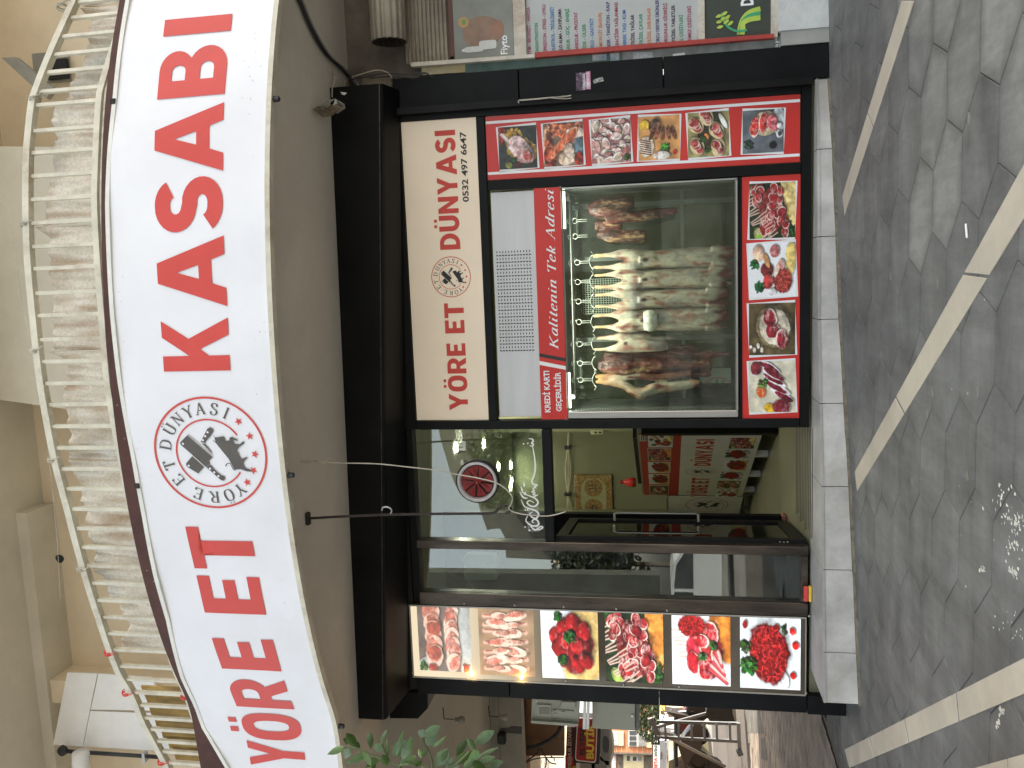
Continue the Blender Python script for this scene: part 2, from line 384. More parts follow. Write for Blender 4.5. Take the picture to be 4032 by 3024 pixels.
M_dark = mat('dark_grey_letter_film', (.10, .088, .075), .5, var=.1, bump=0)
M_ink = mat('black_letter_film', (.02, .02, .02), .5, var=.1, bump=0)
M_white_film = mat('white_letter_film', (.82, .82, .82), .5, var=.02, bump=0)
M_green_wall = mat('olive_green_wall', (.21, .225, .13), .8, var=.06, scale=1.5, bump=.1)
M_wire_w = mat('dirty_white_cord', (.45, .42, .34), .8, var=.2, bump=0)
M_wire_b = mat('black_cable', (.02, .02, .022), .5, var=.2, bump=0)
M_rust = mat('rusty_rebar', (.035, .026, .022), .8, var=.4, scale=60, bump=.6, bscale=200)
M_glass = glass_mat()
M_paper = mat('white_paper_card', (.78, .78, .78), .6, var=.02, bump=0)
M_peach = mat('peach_painted_wall', (.73, .62, .46), .85, var=.08, scale=1.2, bump=.2, bscale=14, c2=(.67, .56, .41))
M_greyw = mat('grey_painted_concrete', (.62, .58, .48), .85, var=.08, scale=1.5, bump=.25, bscale=14)

# ------------------------------------------------------------------ curve of the balcony front (plan), shared by slab, banner and railing
ZS, ZB = 4.02, 3.95
_bp = [(1094, 0), (1060, 389), (1055, 790), (1058, 1008), (1075, 1312), (1112, 1798), (1136, 2016), (1167, 2235), (1209, 2441), (1258, 2624), (1318, 2830)]
_c = [PZ(a, b, ZB) for a, b in _bp][::-1]            # left to right
_c = [Vector((p.x, p.y)) for p in _c]
xs_ = np.array([p.x for p in _c]); ys_ = np.array([p.y for p in _c]); pf = np.polyfit(xs_, ys_, 4)
XL, XR = xs_[0], xs_[-1]
def cy_(x):
    if x < XL: return float(np.polyval(pf, XL)) + (XL-x)*.12
    if x > XR: return float(np.polyval(pf, XR)) + (x-XR)*.42
    return float(np.polyval(pf, x))
_gx = np.linspace(-7.5, 4.2, 900); _gy = np.array([cy_(x) for x in _gx])
_gy = np.convolve(np.pad(_gy, 12, mode='edge'), np.ones(25)/25, mode='valid')
_ss = np.concatenate([[0], np.cumsum(np.hypot(np.diff(_gx), np.diff(_gy)))])
_tx = np.gradient(_gx, _ss); _ty = np.gradient(_gy, _ss)
_az = np.arctan2(_gx-CAM.x, _gy-CAM.y)
def cv(s, out=0.):
    """plan point at arc length s, moved outward (towards the street) by out"""
    x = np.interp(s, _ss, _gx); y = np.interp(s, _ss, _gy); tx = np.interp(s, _ss, _tx); ty = np.interp(s, _ss, _ty)
    return float(x+ty*out), float(y-tx*out)
def cs(X, Y, out=0.):
    """pixel -> (s, z) on the curved front"""
    r = ray(X, Y); a = math.atan2(r.x, r.y)
    gx = _gx+_ty*out; gy = _gy-_tx*out; az = np.arctan2(gx-CAM.x, gy-CAM.y)
    s = float(np.interp(a, az, _ss)); x, y = cv(s, out); t = math.hypot(x-CAM.x, y-CAM.y)/math.hypot(r.x, r.y)
    return s, CAM.z+r.z*t
def cpt(s, z, out=0.):
    x, y = cv(s, out); return Vector((x, y, z))
def sx(x): return float(np.interp(x, _gx, _ss))

# ------------------------------------------------------------------ ground
def sheet(name, x0, x1, y0, y1, dz, m, nx=20, ny=20, parent=None):
    vs = []; fs = []
    for j in range(ny+1):
        for i in range(nx+1):
            x = x0+(x1-x0)*i/nx; y = y0+(y1-y0)*j/ny; vs.append((x, y, gz(x, y)+dz))
    for j in range(ny):
        for i in range(nx): a = j*(nx+1)+i; fs.append((a, a+1, a+nx+2, a+nx+1))
    return raw(name, vs, fs, m, parent)
M_earth = mat('pale_street_paving', (.21, .20, .18), .9, var=.2, scale=.4, bump=.2)
struct(sheet('ground', -300, 300, -300, 300, -.06, M_earth, 75, 60), 'asphalt ground spreading around the street')
M_slab = mat('dark_grey_stamped_paver', (.132, .136, .128), .62, var=.22, scale=1.3, bump=.22, bscale=110, c2=(.17, .17, .155), spec=.4, stretch=(1, 3.0, 1))
M_slab2 = mat('worn_grey_stamped_paver', (.19, .192, .175), .7, var=.16, scale=1.6, bump=.2, bscale=120, c2=(.12, .12, .115))
def tinted(m):
    n = m.node_tree.nodes; l = m.node_tree.links; b = n['Principled BSDF']; src = b.inputs['Base Color'].links[0].from_socket
    a = n.new('ShaderNodeAttribute'); a.attribute_name = 'Col'; mx = n.new('ShaderNodeMix'); mx.data_type = 'RGBA'; mx.blend_type = 'MULTIPLY'; mx.inputs['Factor'].default_value = 1
    nz = n.new('ShaderNodeTexNoise'); nz.inputs['Scale'].default_value = 2.2; nz.inputs['Detail'].default_value = 9; nz.inputs['Roughness'].default_value = .75
    mp = n.new('ShaderNodeMapping'); mp.inputs['Scale'].default_value = (3.2, .8, 1); tc = n.new('ShaderNodeTexCoord'); l.new(tc.outputs['Object'], mp.inputs[0]); l.new(mp.outputs[0], nz.inputs[0])
    mr = n.new('ShaderNodeMapRange'); mr.inputs[1].default_value = .32; mr.inputs[2].default_value = .68; mr.inputs[3].default_value = .72; mr.inputs[4].default_value = 1.3; l.new(nz.outputs[0], mr.inputs[0])
    sc = n.new('ShaderNodeVectorMath'); sc.operation = 'SCALE'; l.new(a.outputs['Color'], sc.inputs[0]); l.new(mr.outputs[0], sc.inputs['Scale'])
    l.new(src, mx.inputs['A']); l.new(sc.outputs[0], mx.inputs['B']); l.new(mx.outputs['Result'], b.inputs['Base Color'])
tinted(M_slab); tinted(M_slab2)
M_joint = mat('dark_paver_joint', (.098, .098, .09), .9, var=.3, scale=9, bump=.3)
M_strip = mat('beige_stone_strip', (.47, .425, .33), .75, var=.1, scale=3, bump=.15, bscale=150, c2=(.38, .35, .28))
M_brick = mat('pinkish_brown_brick_paver', (.25, .205, .165), .85, var=.22, scale=1.2, bump=.25, c2=(.19, .165, .14))
pav = struct(sheet('pavement', -4.25, 3.2, -8.4, .9, -.012, M_joint, 12, 12), 'dark grey stamped pavement in front of the shop')
def prism_pts(poly, m, parent, name, h=.012, dz=0., bev=.003, rim=None, rnd=None):
    """low paving piece: polygon on the sloping ground with a chamfered rim; rim = dirt on its border (soft, irregular)"""
    c = Vector((sum(p[0] for p in poly)/len(poly), sum(p[1] for p in poly)/len(poly)))
    if rim is not None:      # finer outline so that the dirt band can wander
        q = []
        for i in range(len(poly)):
            a, b = Vector(poly[i]), Vector(poly[(i+1) % len(poly)]); q += [a, a.lerp(b, .33), a.lerp(b, .67)]
        poly = q
    n = len(poly)
    inn = [c+(Vector(p)-c)*(1-bev/max(.02, (Vector(p)-c).length)) for p in poly]
    vs = [(p[0], p[1], gz(p[0])+dz-.0035) for p in poly]+[(p.x, p.y, gz(p.x)+dz) for p in inn]
    fs = [(i, (i+1) % n, (i+1) % n+n, i+n) for i in range(n)]
    if rim is None:
        return raw(name, vs, fs+[tuple(range(n, 2*n))], m, parent)
    in2 = [c+(p-c)*(1-(.012+.035*rnd.random())/max(.02, (p-c).length)) for p in inn]; in3 = [c+(p-c)*(1-(.03+.05*rnd.random())/max(.02, (p-c).length)) for p in in2]
    vs += [(p.x, p.y, gz(p.x)+dz) for p in in2]+[(p.x, p.y, gz(p.x)+dz) for p in in3]
    fs += [(i+k*n, (i+1) % n+k*n, (i+1) % n+(k+1)*n, i+(k+1)*n) for k in (1, 2) for i in range(n)]+[tuple(range(3*n, 4*n))]
    t = rnd.uniform(.9, 1.08); e = 1-rim
    cols = [(e*t,)*3]*(2*n)+[((1-rim*.55*rnd.uniform(.6, 1.3))*t,)*3 for _ in range(n)]+[(t,)*3]*n
    return raw(name, vs, fs, m, parent, cols=np.array(cols))
rg = random.Random(3)
def clip_half(poly, a, b, c):   # keep a x + b y + c >= 0
    o = []
    for i in range(len(poly)):
        p, q = poly[i], poly[(i+1) % len(poly)]; dp = a*p[0]+b*p[1]+c; dq = a*q[0]+b*q[1]+c
        if dp >= 0: o.append(p)
        if (dp >= 0) != (dq >= 0):
            t = dp/(dp-dq); o.append((p[0]+(q[0]-p[0])*t, p[1]+(q[1]-p[1])*t))
    return o
# paving edge lines (world): the brick square begins left of this line
eb0, eb1 = PG(3290, 2790), PG(3342, 3024)
ang = math.radians(-24)
def rot(x, y): return (x*math.cos(ang)-y*math.sin(ang), x*math.sin(ang)+y*math.cos(ang))
hw, hh = .27, .2
for r_ in range(-32, 14):
    for c_ in range(-12, 14):
        cxx = c_*hw*2+(hw if r_ % 2 else 0); cyy = r_*hh*1.60
        pl = [(cxx-hw*1.0, cyy-hh*.55), (cxx-.0, cyy-hh*1.05), (cxx+hw*1.0, cyy-hh*.55), (cxx+hw, cyy+hh*.55), (cxx, cyy+hh*1.05), (cxx-hw, cyy+hh*.55)]
        pl = [rot(a, b) for a, b in [(cxx+(a-cxx)*.993, cyy+(b-cyy)*.99) for a, b in pl]]
        mx = sum(p[0] for p in pl)/6; my = sum(p[1] for p in pl)/6
        if not (-4.1 < mx < 3 and -4.3 < my < .3): continue
        m = M_slab2 if (mx > .1 and my < -2.0) and rg.random() < .9 else M_slab
        prism_pts(pl, m, pav, 'paving_slab', dz=rg.uniform(-.0008, .0008), rim=.34 if m is M_slab2 else .10, rnd=rg)
def strip(pts0, pts1, n, name='stone_strip'):
    """pts0/pts1: the two end pairs (left edge, right edge) in the plan"""
    a0, b0 = pts0; a1, b1 = pts1
    for i in range(n):
        t0, t1 = i/n+.002, (i+1)/n-.002
        pl = [a0.lerp(a1, t0), b0.lerp(b1, t0), b0.lerp(b1, t1), a0.lerp(a1, t1)]
        prism_pts([(p.x, p.y) for p in pl], M_strip, pav, name, dz=.0035, bev=.004)
def ext(p, q, k): return p+(p-q)*k
s1 = [PG(3554, 0), PG(3602, 0), PG(3318, 772), PG(3326, 850)]
strip((ext(s1[0], s1[2], .5), ext(s1[1], s1[3], .5)), (s1[2], s1[3]), 3)
s2 = [PG(3836, 1008), PG(3943, 1008), PG(3366, 1860), PG(3375, 1935)]
strip((ext(s2[0], s2[2], .9), ext(s2[1], s2[3], .9)), (s2[2], s2[3]), 4)
s3 = [PG(4032, 2593), PG(4032, 2733), PG(3326, 2952), PG(3344, 3024)]
strip((ext(s3[0], s3[2], .3), ext(s3[1], s3[3], .3)), (s3[2], s3[3]), 5)
s4 = [PG(4032, 2970), PG(4032, 3060), PG(3861, 3018), PG(3861, 3100)]
strip((ext(s4[0], s4[2], 1.5), ext(s4[1], s4[3], 1.5)), (ext(s4[2], s4[0], 3), ext(s4[3], s4[1], 3)), 3)
# narrow slabs in the lower left, between the two beige strips and beside the brick square
brk = struct(sheet('plaza', -26, -4.25, -9, 30, -.014, mat('sandy_brown_joint', (.09, .075, .06), .9, var=.2), 12, 20), 'brick paved square left of the shop')
bm_ = MB(); rb = random.Random(5); bc_ = []
e0 = Vector((eb0.x, eb0.y)); e1 = Vector((eb1.x, eb1.y))
for j in range(-15, 60):
    for i in range(0, 34):
        y0 = -3+j*.205+.1*(i % 2); x0 = -4.32-i*.2+(y0-1)*.12
        z = gz(x0); d = rb.uniform(-.002, .002); t_b = rb.choice([.82, .95, 1, 1.05, 1.12, 1.2, .7 if rb.random() < .3 else 1.]); bc_ += [(t_b*.4, t_b*.4, t_b*.4)]*4+[(t_b, t_b*rb.uniform(.96, 1.02), t_b*rb.uniform(.93, 1.03))]*4
        bm_.add([(x0-.199, y0+.001, z-.006), (x0-.001, y0+.001, z-.006), (x0-.001, y0+.204, z-.006), (x0-.199, y0+.204, z-.006),
                 (x0-.193, y0+.007, z+d), (x0-.006, y0+.007, z+d), (x0-.006, y0+.196, z+d), (x0-.193, y0+.196, z+d)],
                [(4, 5, 6, 7), (0, 1, 5, 4), (1, 2, 6, 5), (2, 3, 7, 6), (3, 0, 4, 7)])
tinted(M_brick); props(raw('brick_paver', bm_.v, bm_.f, M_brick, brk, cols=np.array(bc_)), kind='stuff')
M_patch = mat('cement_patch', (.11, .105, .09), .9, var=.25, scale=3, bump=.3)
def gquad(px, m, name, dz, parent):
    P = [PG(*p) for p in px]; return raw(name, [(p.x, p.y, gz(p.x)+dz) for p in P], [tuple(range(len(P)))], m, parent)
Z7 = Zm(2680, 2700, .2712)
gquad([Z7(935, 290), Z7(1140, 290), Z7(1215, 690), Z7(950, 680)], M_patch, 'cement_patch', .008, brk)
gquad([Z7(1170, 760), Z7(1230, 760), Z7(1265, 1080), Z7(1175, 1070)], M_patch, 'cement_patch', .008, brk)
gquad([Z7(945, 680), Z7(1000, 690), Z7(1015, 840), Z7(970, 830)], M_patch, 'cement_patch', .006, brk)

# white droppings, gum and litter on the dark paving
M_drop = mat('dried_white_splatter', (.72, .71, .62), .9, var=.1, bump=.2)
M_gum = mat('pale_gum_spot', (.20, .20, .17), .9, var=.2, bump=.1)
def blob(mb, c, rx, ry, rnd, dz, n=9):
    k = [1+rnd.uniform(-.35, .35) for _ in range(n)]
    vs = [(c.x+rx*k[i]*math.cos(2*math.pi*i/n), c.y+ry*k[i]*math.sin(2*math.pi*i/n)) for i in range(n)]
    mb.add([(a, b, gz(a)+dz) for a, b in vs], [tuple(range(n))])
sp = MB(); rs = random.Random(12)
cl = [(3960, 1960, 22, 90, .007), (3985, 2030, 12, 40, .006), (4010, 2070, 25, 50, .006), (4000, 2150, 22, 60, .006), (3870, 2245, 14, 14, .006), (3990, 2250, 30, 24, .006),
      (3960, 2460, 12, 60, .004), (4000, 2500, 10, 60, .004), (3930, 2850, 12, 14, .007), (3945, 2800, 22, 16, .006), (3990, 2110, 12, 70, .004), (3800, 2100, 4, 300, .003),
      (3700, 2300, 5, 500, .0035), (3650, 1500, 5, 600, .003)]
for X, Y, n, sp_, r0 in cl:
    for _ in range(n):
        a = PG(X+rs.gauss(0, sp_*.38), min(3010, Y+rs.gauss(0, sp_*.42)))
        if a.y < -.75: blob(sp, a, r0*rs.uniform(.35, 1.5), r0*rs.uniform(.35, 1.6), rs, .002)
props(raw('dried_splatter', sp.v, sp.f, M_drop, pav), kind='stuff')
gm = MB()
for X, Y in [R6(1845, 1420), R6(1490, 1470), R3(1665, 1050), R3(1858, 760), R6(1658, 170), R6(1350, 130), R6(1620, 890), R6(1915, 880), R9(1500, 1180), R3(930, 30), R6(1585, 1030), R6(1350, 1230)]:
    blob(gm, PG(X, Y), .028, .02, rs, .0018, 10)
props(raw('gum_spot', gm.v, gm.f, M_gum, pav), kind='stuff')
p = PG(*R3(1850, 1495)); o = MB().tube([(p.x-.03, p.y-.005, gz(p.x)+.005), (p.x+.03, p.y+.012, gz(p.x)+.006)], .005, 8).build('cigarette_butt', M_paper)
props(o, 'white cigarette butt lying on the dark pavement near the middle', 'cigarette butt')

# ------------------------------------------------------------------ marble step (its front runs at a slight angle to the shop front)
st = thing('marble_step', 'long grey marble step below the shop front, open joints between its slabs', 'step', (0, -.2, .1))
SZ = .335
fr = [(-3.275, -.60), (-1.66, -.43), (-.53, -.235), (.83, -.135), (1.345, -.03)]
def fy(x):
    return float(np.interp(x, [p[0] for p in fr], [p[1] for p in fr]))
jx = [PY(3300, 2757, -.55).x, PY(3300, 2556, -.5).x, PY(3300, 2236, -.45).x, PY(3300, 1912, -.4).x, PY(3300, 1586, -.3).x, PY(3300, 1256, -.22).x, PY(3280, 930, -.17).x, PY(3260, 588, -.1).x, 1.345]
for i in range(len(jx)-1):
    a, b = jx[i]+.003, jx[i+1]-.003; th = .022
    MB().hexa([(a, fy(a), gz(a)+.006), (b, fy(b), gz(b)+.006), (b, fy(b)+th, gz(b)+.006), (a, fy(a)+th, gz(a)+.006),
               (a, fy(a), SZ-.018), (b, fy(b), SZ-.018), (b, fy(b)+th, SZ-.018), (a, fy(a)+th, SZ-.018)]).build('marble_slab', M_marble, st)
    MB().hexa([(a, fy(a)-.006, SZ-.0165), (b, fy(b)-.006, SZ-.0165), (b, .0, SZ-.0165), (a, .0, SZ-.0165),
               (a, fy(a)-.006, SZ+.001*(i % 2)), (b, fy(b)-.006, SZ+.001*(i % 2)), (b, .0, SZ+.001*(i % 2)), (a, .0, SZ+.001*(i % 2))]).build('tread_slab', M_marble if i > 5 else mat('dusty_marble_tread', (.36, .36, .34), .5, var=.2, scale=3, bump=.1), st)
mo = MB()
for i in range(12):
    a = -3.26+4.6*i/12; b = -3.26+4.6*(i+1)/12
    mo.hexa([(a, fy(a)+.012, gz(a)-.02), (b, fy(b)+.012, gz(b)-.02), (b, .02, gz(b)-.02), (a, .02, gz(a)-.02), (a, fy(a)+.012, SZ-.02), (b, fy(b)+.012, SZ-.02), (b, .02, SZ-.02), (a, .02, SZ-.02)])
mo.build('mortar_bed', M_mortar, st)
mo = MB()
for i in range(14):
    a = -3.28+4.62*i/14; b = -3.28+4.62*(i+1)/14; w0 = .035+.02*math.sin(i*2.3)
    mo.hexa([(a, fy(a)-w0, gz(a)), (b, fy(b)-w0, gz(b)), (b, fy(b)+.01, gz(b)), (a, fy(a)+.01, gz(a)), (a, fy(a)-w0*.5, gz(a)+.014), (b, fy(b)-w0*.5, gz(b)+.014), (b, fy(b)+.01, gz(b)+.02), (a, fy(a)+.01, gz(a)+.02)])
mo.build('mortar_fillet', M_mortar, st)
MB().box(.82, 1.33, fy(.83)-.004, fy(.83)+.004, SZ+.002, SZ+.008).build('metal_edge_trim', M_steel, st)

# ------------------------------------------------------------------ the shop building
sh_ = thing('butcher_shop', 'butcher shop front in black and bronze aluminium under a curved balcony', 'shop', (-1, 0, .3))
def part(name, mb, m, parent=None, **k): return mb.build(name, m, parent or sh_, **k)
# walls behind, floors, rooms
part('rear_wall', MB().box(-3.64, 1.6, 5.4, 5.6, .3, ZS), M_green_wall)
part('side_wall', MB().box(-3.64, -3.525, .15, 5.4, .0, ZS), M_green_wall)
part('partition_wall', MB().box(1.36, 1.5, .15, 5.4, .3, ZS), M_green_wall)
part('room_ceiling', MB().box(-3.52, 1.36, .06, 5.4, 3.72, 3.8), mat('white_ceiling_board', (.62, .62, .52), .8, var=.04))
M_tile = mat('olive_grey_floor_tile', (.20, .20, .13), .3, var=.15, scale=2, bump=.03)
fl = part('shop_floor', MB().box(-3.52, 1.36, .0, 5.4, .2, .338), M_tile)
gr = MB()                                           # grooved anti-slip rows at the entrance
for i in range(11):
    y = .70-i*.078; x0 = -2.2+(i % 3)*.03; x1 = -1.28
    if y < -.2: continue
    gr.box(x0 if y > .1 else max(x0, -2.2), x1, y, y+.014, .3385, .3405)
props(raw('anti_slip_groove', gr.v, gr.f, M_ink, fl), kind='stuff')

def fbox(name, x0, x1, z0, z1, y0=-.03, y1=.07, m=None, parent=None, b=.004):
    return part(name, MB().bbox(x0, x1, y0, y1, z0, z1, b), m or M_black, parent)
# --- right section frame
fbox('frame_sill', -1.285, 1.35, .357, .43)
fbox('frame_head', -1.285, 1.35, 3.556, 3.64)
fbox('frame_post', -1.285, -1.212, .432, 3.554)
fbox('frame_post', 1.254, 1.35, .432, 3.554)
fbox('frame_transom', -1.21, 1.252, 2.852, 2.922)
fbox('frame_mullion', .672, .748, .432, 2.85)
fbox('frame_transom', -1.21, .67, .866, .884, -.026)
# --- black columns clad in panels
for i, (a, b) in enumerate([(.262, 1.44), (1.446, 2.56), (2.566, 3.66)]):
    fbox('column_panel', 1.352, 1.592, a if i else gz(1.5)+.004, b, -.045, .1, M_black2)
for i, (a, b) in enumerate([(gz(-3.6)+.0, .36), (.364, 1.55), (1.556, 2.83), (2.836, 3.66)]):
    fbox('column_panel', -3.655 if i else -3.5+.0, -3.515 if i else -3.46, a, b, -.06 if i else -.08, .1, M_black2) if i else \
        fbox('column_foot', -3.66, -3.50, a, b, -.07, .1, M_black2)
# --- header box with a rounded lower lip, front turned slightly like the step
hR = PZ(1300, 392, ZS); hL = PZ(1405, 2684, ZS)
zR = PY(1512, 440, hR.y).z; zL = PY(1520, 2684, hL.y).z
def hdr(x, k):  # k: 0 top front, 1 lower front ...
    t = (x-hL.x)/(hR.x-hL.x); y = hL.y+(hR.y-hL.y)*t; z = zL+(zR-zL)*t; return y, z
mb = MB(); x0, x1 = -3.62, 1.50; N_ = 16
prof = []
for i in range(N_+1):
    x = x0+(x1-x0)*i/N_; y, z = hdr(x, 0)
    prof.append([(x, y, ZS-.002), (x, y, z+.03), (x, y+.012, z+.008), (x, y+.04, z), (x, -.06, z-.045), (x, -.045, 3.665), (x, .1, 3.665), (x, .1, ZS-.002)])
k_ = len(prof[0]); vs = [p for P in prof for p in P]; fs = []
for i in range(N_):
    for j in range(k_): fs.append((i*k_+j, (i+1)*k_+j, (i+1)*k_+(j+1) % k_, i*k_+(j+1) % k_))
fs += [tuple(range(k_)), tuple(N_*k_+j for j in reversed(range(k_)))]
part('shutter_header_box', MB().add(vs, fs), M_black2)
sm = MB()
for i in range(N_):
    a = prof[i][1]; b = prof[i+1][1]
    sm.hexa([(a[0], a[1]-.003, a[2]-.004), (b[0], b[1]-.003, b[2]-.004), (b[0], b[1]+.004, b[2]-.004), (a[0], a[1]+.004, a[2]-.004), (a[0], a[1]-.003, a[2]+.003), (b[0], b[1]-.003, b[2]+.003), (b[0], b[1]+.004, b[2]+.003), (a[0], a[1]+.004, a[2]+.003)])
part('header_seam', sm, M_bronze)
part('shutter_guide', MB().box(1.30, 1.352, -.10, -.035, .36, 3.66), M_black)
part('inner_head', MB().box(-3.5, -1.29, -.02, .1, 3.6, 3.663), M_black)
# --- left section: door opening, transom, sidelight
XD0, XD1 = PY(1660, 2120).x, -1.29          # mullion right face ... right post
xm0 = PY(1900, 2157).x; xs0 = PY(1900, 2330).x; xs1 = PY(1900, 2378).x
fbox('bronze_mullion', xm0, XD0, .36, 3.6, -.05, .05, M_bronze)
fbox('bronze_mullion', xs1, xs0, .36, 3.6, -.055, .06, M_bronze)
zt0, zt1 = PY(2178, 1900).z, PY(2142, 1900).z
fbox('transom_bar', XD0+.002, XD1, zt0, zt1, -.04, .06, M_black)
fbox('sidelight_sill', xs0+.002, xm0-.002, .36, PY(3150, 2260).z, -.04, .05, M_bronze)
part('transom_pane', MB().box(XD0+.002, XD1, .0, .006, zt1+.001, 3.6), M_glass)
part('sidelight_pane', MB().box(xs0+.002, xm0-.002, .0, .006, PY(3150, 2260).z, 3.6), M_glass)
fbox('lightbox_surround', -3.513, xs1-.002, .36, 3.66, .0, .1, M_black)
# --- open glass door, hinged at the left mullion and swung inwards
hx = XD0+.012; hz0, hz1 = .362, zt0-.006
far = PY(2600, 2052, 1.12); hd = Vector((hx, .03, 0)); fd = Vector((far.x, 1.12, 0)); d_ = (fd-hd).normalized(); pn = Vector((d_.y, -d_.x, 0))*.022
def dbox(name, t0, t1, z0, z1, m, k=1.):
    L = (fd-hd).length; a = hd+d_*t0*L; b = hd+d_*t1*L; n = pn*k
    return part(name, MB().hexa([a-n+Vector((0, 0, z0)), b-n+Vector((0, 0, z0)), b+n+Vector((0, 0, z0)), a+n+Vector((0, 0, z0)), a-n+Vector((0, 0, z1)), b-n+Vector((0, 0, z1)), b+n+Vector((0, 0, z1)), a+n+Vector((0, 0, z1))]), m, DOOR)
DOOR = None
DOOR = dbox('glass_door', 0, .075, hz0, hz1, M_black)
dbox('door_stile', .925, 1, hz0, hz1, M_black); dbox('door_rail', .077, .923, hz0, hz0+.09, M_black); dbox('door_rail', .077, .923, hz1-.09, hz1, M_black)
dbox('door_pane', .077, .923, hz0+.091, hz1-.091, M_glass, .15)
L_ = (fd-hd).length
for sgn in (-1, 1):
    a = hd+d_*.86*L_; n = pn*sgn; z0, z1 = 1.17, 1.95
    pts = [a+n+Vector((0, 0, z0)), a+n*4+Vector((0, 0, z0)), a+n*4.4+Vector((0, 0, z0+.04)), a+n*4.4+Vector((0, 0, z1-.04)), a+n*4+Vector((0, 0, z1)), a+n+Vector((0, 0, z1))]
    part('door_handle', MB().tube(pts, .014, 10), M_chrome, DOOR, )
sc = MB()
for k in range(3): sc.lathe([(0, -.004), (.006, -.003), (.007, 0)], (hx+.012+.0, -.004, hz0+.15+.03*k), 'y', 8)
part('hinge_screw', sc, M_chrome, DOOR)
# brick that holds the door
p = PZ(3095, 2048, .345)
props(MB().bbox(p.x-.045, p.x+.05, p.y-.03, p.y+.08, .3415, .385, .008).build('brick', mat('broken_red_brick', (.33, .13, .09), .9, var=.3, scale=20, bump=.5)),
      'broken pink brick wedging the open glass door', 'brick')
# scrubbing sponge at the mullion foot
dp = thing('scrubbing_sponge', 'small red and yellow scrubbing sponge pushed in the corner of the sill', 'sponge', (xs0+.02, -.07, .345))
a = rectp(*[R9(785, 480)[0], R9(838, 480)[0], R9(0, 485)[1], R9(0, 578)[1]], -.09)
MB().bbox(a[0], a[1], -.11, -.065, a[2]-.0+.028, a[3], .008).build('scrub_pad', mat('red_scrub_pad', (.6, .06, .06), .9, bump=.6), dp)
MB().bbox(a[0], a[1], -.112, -.06, max(a[2]-.002, .34), a[2]+.026, .006).build('foam_layer', mat('yellow_foam', (.7, .5, .05), .9, bump=.5), dp)

# --- ceiling slab, soffit, balcony behind the banner
n_ = 120; s0, s1_ = sx(-7.2), sx(4.0)
out = [cv(s0+(s1_-s0)*i/n_, -.05) for i in range(n_+1)]
sof = out+[(16, .6), (16, .9), (1.62, .9), (1.62, .05), (-3.66, .05), (-3.66, 4.4), (-14, 4.4), (-14, out[0][1]+.8)]
bl = thing('balcony', 'curved concrete balcony of the upper floor over the shop', 'balcony', (-1, -1, ZS))
MB().prism(sof, lambda a, b: (a, b, ZS), lambda a, b: (a, b, ZS+.16)).build('soffit_slab', M_soffit, bl)
M_fascia = mat('dark_red_brown_fascia', (.075, .026, .018), .75, var=.25, scale=5, bump=.2)
f_ = MB()
for i in range(n_):
    a, b = s0+(s1_-s0)*i/n_, s0+(s1_-s0)*(i+1)/n_; q = [cv(a, -.05), cv(b, -.05), cv(b, -.2), cv(a, -.2)]
    f_.hexa([(*p, ZS+.162) for p in q]+[(*p, 5.17) for p in q])
f_.build('parapet_upstand', M_fascia, bl)
MB().prism([cv(s0+(s1_-s0)*i/40, -.2) for i in range(41)]+[(4.4, .3), (-7.2, .3)], lambda a, b: (a, b, 5.0), lambda a, b: (a, b, 5.08)).build('balcony_floor', M_greyw, bl)
# upper storey wall, ceiling with beams
ub = thing('upper_storey', 'peach and grey painted upper storey set back behind the railing, with shade shaped as a grey block', 'building', (-1, .6, 5.1))
zc = 8.0
MB().box(-12, 9, .9, 1.2, 4.2, zc).build('storey_wall', M_peach, ub)
MB().box(-12, .9, -1.2, .9, zc, zc+.3).build('storey_ceiling', M_greyw, ub); MB().box(.9, 9, -1.2, .9, zc, zc+.3).build('storey_ceiling', M_peach, ub)
MB().box(-12, 30, .9, 10, zc+.3, 10.6).build('upper_floors', M_peach, ub)
MB().box(-12, 30, 1.2, 10, 4.2, zc+.29).build('building_core', M_greyw, ub)
def ubox(X0, X1, Y0, Y1, y0, y1, name, m, parent=ub):
    a = rectp(X0, X1, Y0, Y1, y0); return MB().box(a[0], a[1], y0, y1, a[2], a[3]).build(name, m, parent)
g_ = PY(100, 800, .2); h_ = PY(100, 1900, .2)
MB().prism([(PY(60, 560, .3).x, zc), (PY(200, 640, .3).x, 5.1), (PY(300, 2010, .3).x, 5.1), (PY(60, 1640, .3).x, 5.1+1.45), (PY(30, 1560, .3).x, zc)],
           lambda a, b: (a, .25, b), lambda a, b: (a, .9, b)).build('shade_block', M_greyw, ub)  # added grey block gives the diagonal shade on the wall a solid shape
MB().box(-4.3, -4.05, .55, .9, 5.08, zc).build('pilaster', M_peach, ub)
ubox(-60, 165, 2020, 3040, .5, .9, 'ceiling_beam', M_greyw)
M_dk = mat('dark_opening', (.02, .02, .02), .9, var=.1)
wn = ubox(130, 262, 205, 322, .84, .9, 'balcony_window', mat('grey_window_frame', (.30, .30, .27), .6))
ubox(182, 262, 232, 310, .80, .84, 'window_pane', M_dk, wn)
MB().prism([(PY(*R1(10, 375), .6).x, PY(*R1(10, 375), .6).z), (PY(*R1(100, 370), .6).x, PY(*R1(100, 370), .6).z), (PY(*R1(345, 570), .6).x, PY(*R1(345, 570), .6).z), (PY(*R1(300, 640), .6).x, PY(*R1(300, 640), .6).z)],
           lambda a, b: (a, .6, b), lambda a, b: (a, .66, b)).build('window_awning_bar', mat('grey_window_frame', (.30, .30, .27), .6), ub)
h = PY(*R7(388, 300), .48); mb = MB(); rr = random.Random(4)
mb.add([(h.x+.045*math.cos(t)*(1+rr.uniform(-.15, .15)), .478, h.z+.05*math.sin(t)) for t in [i*math.pi/7 for i in range(14)]], [tuple(range(14))])
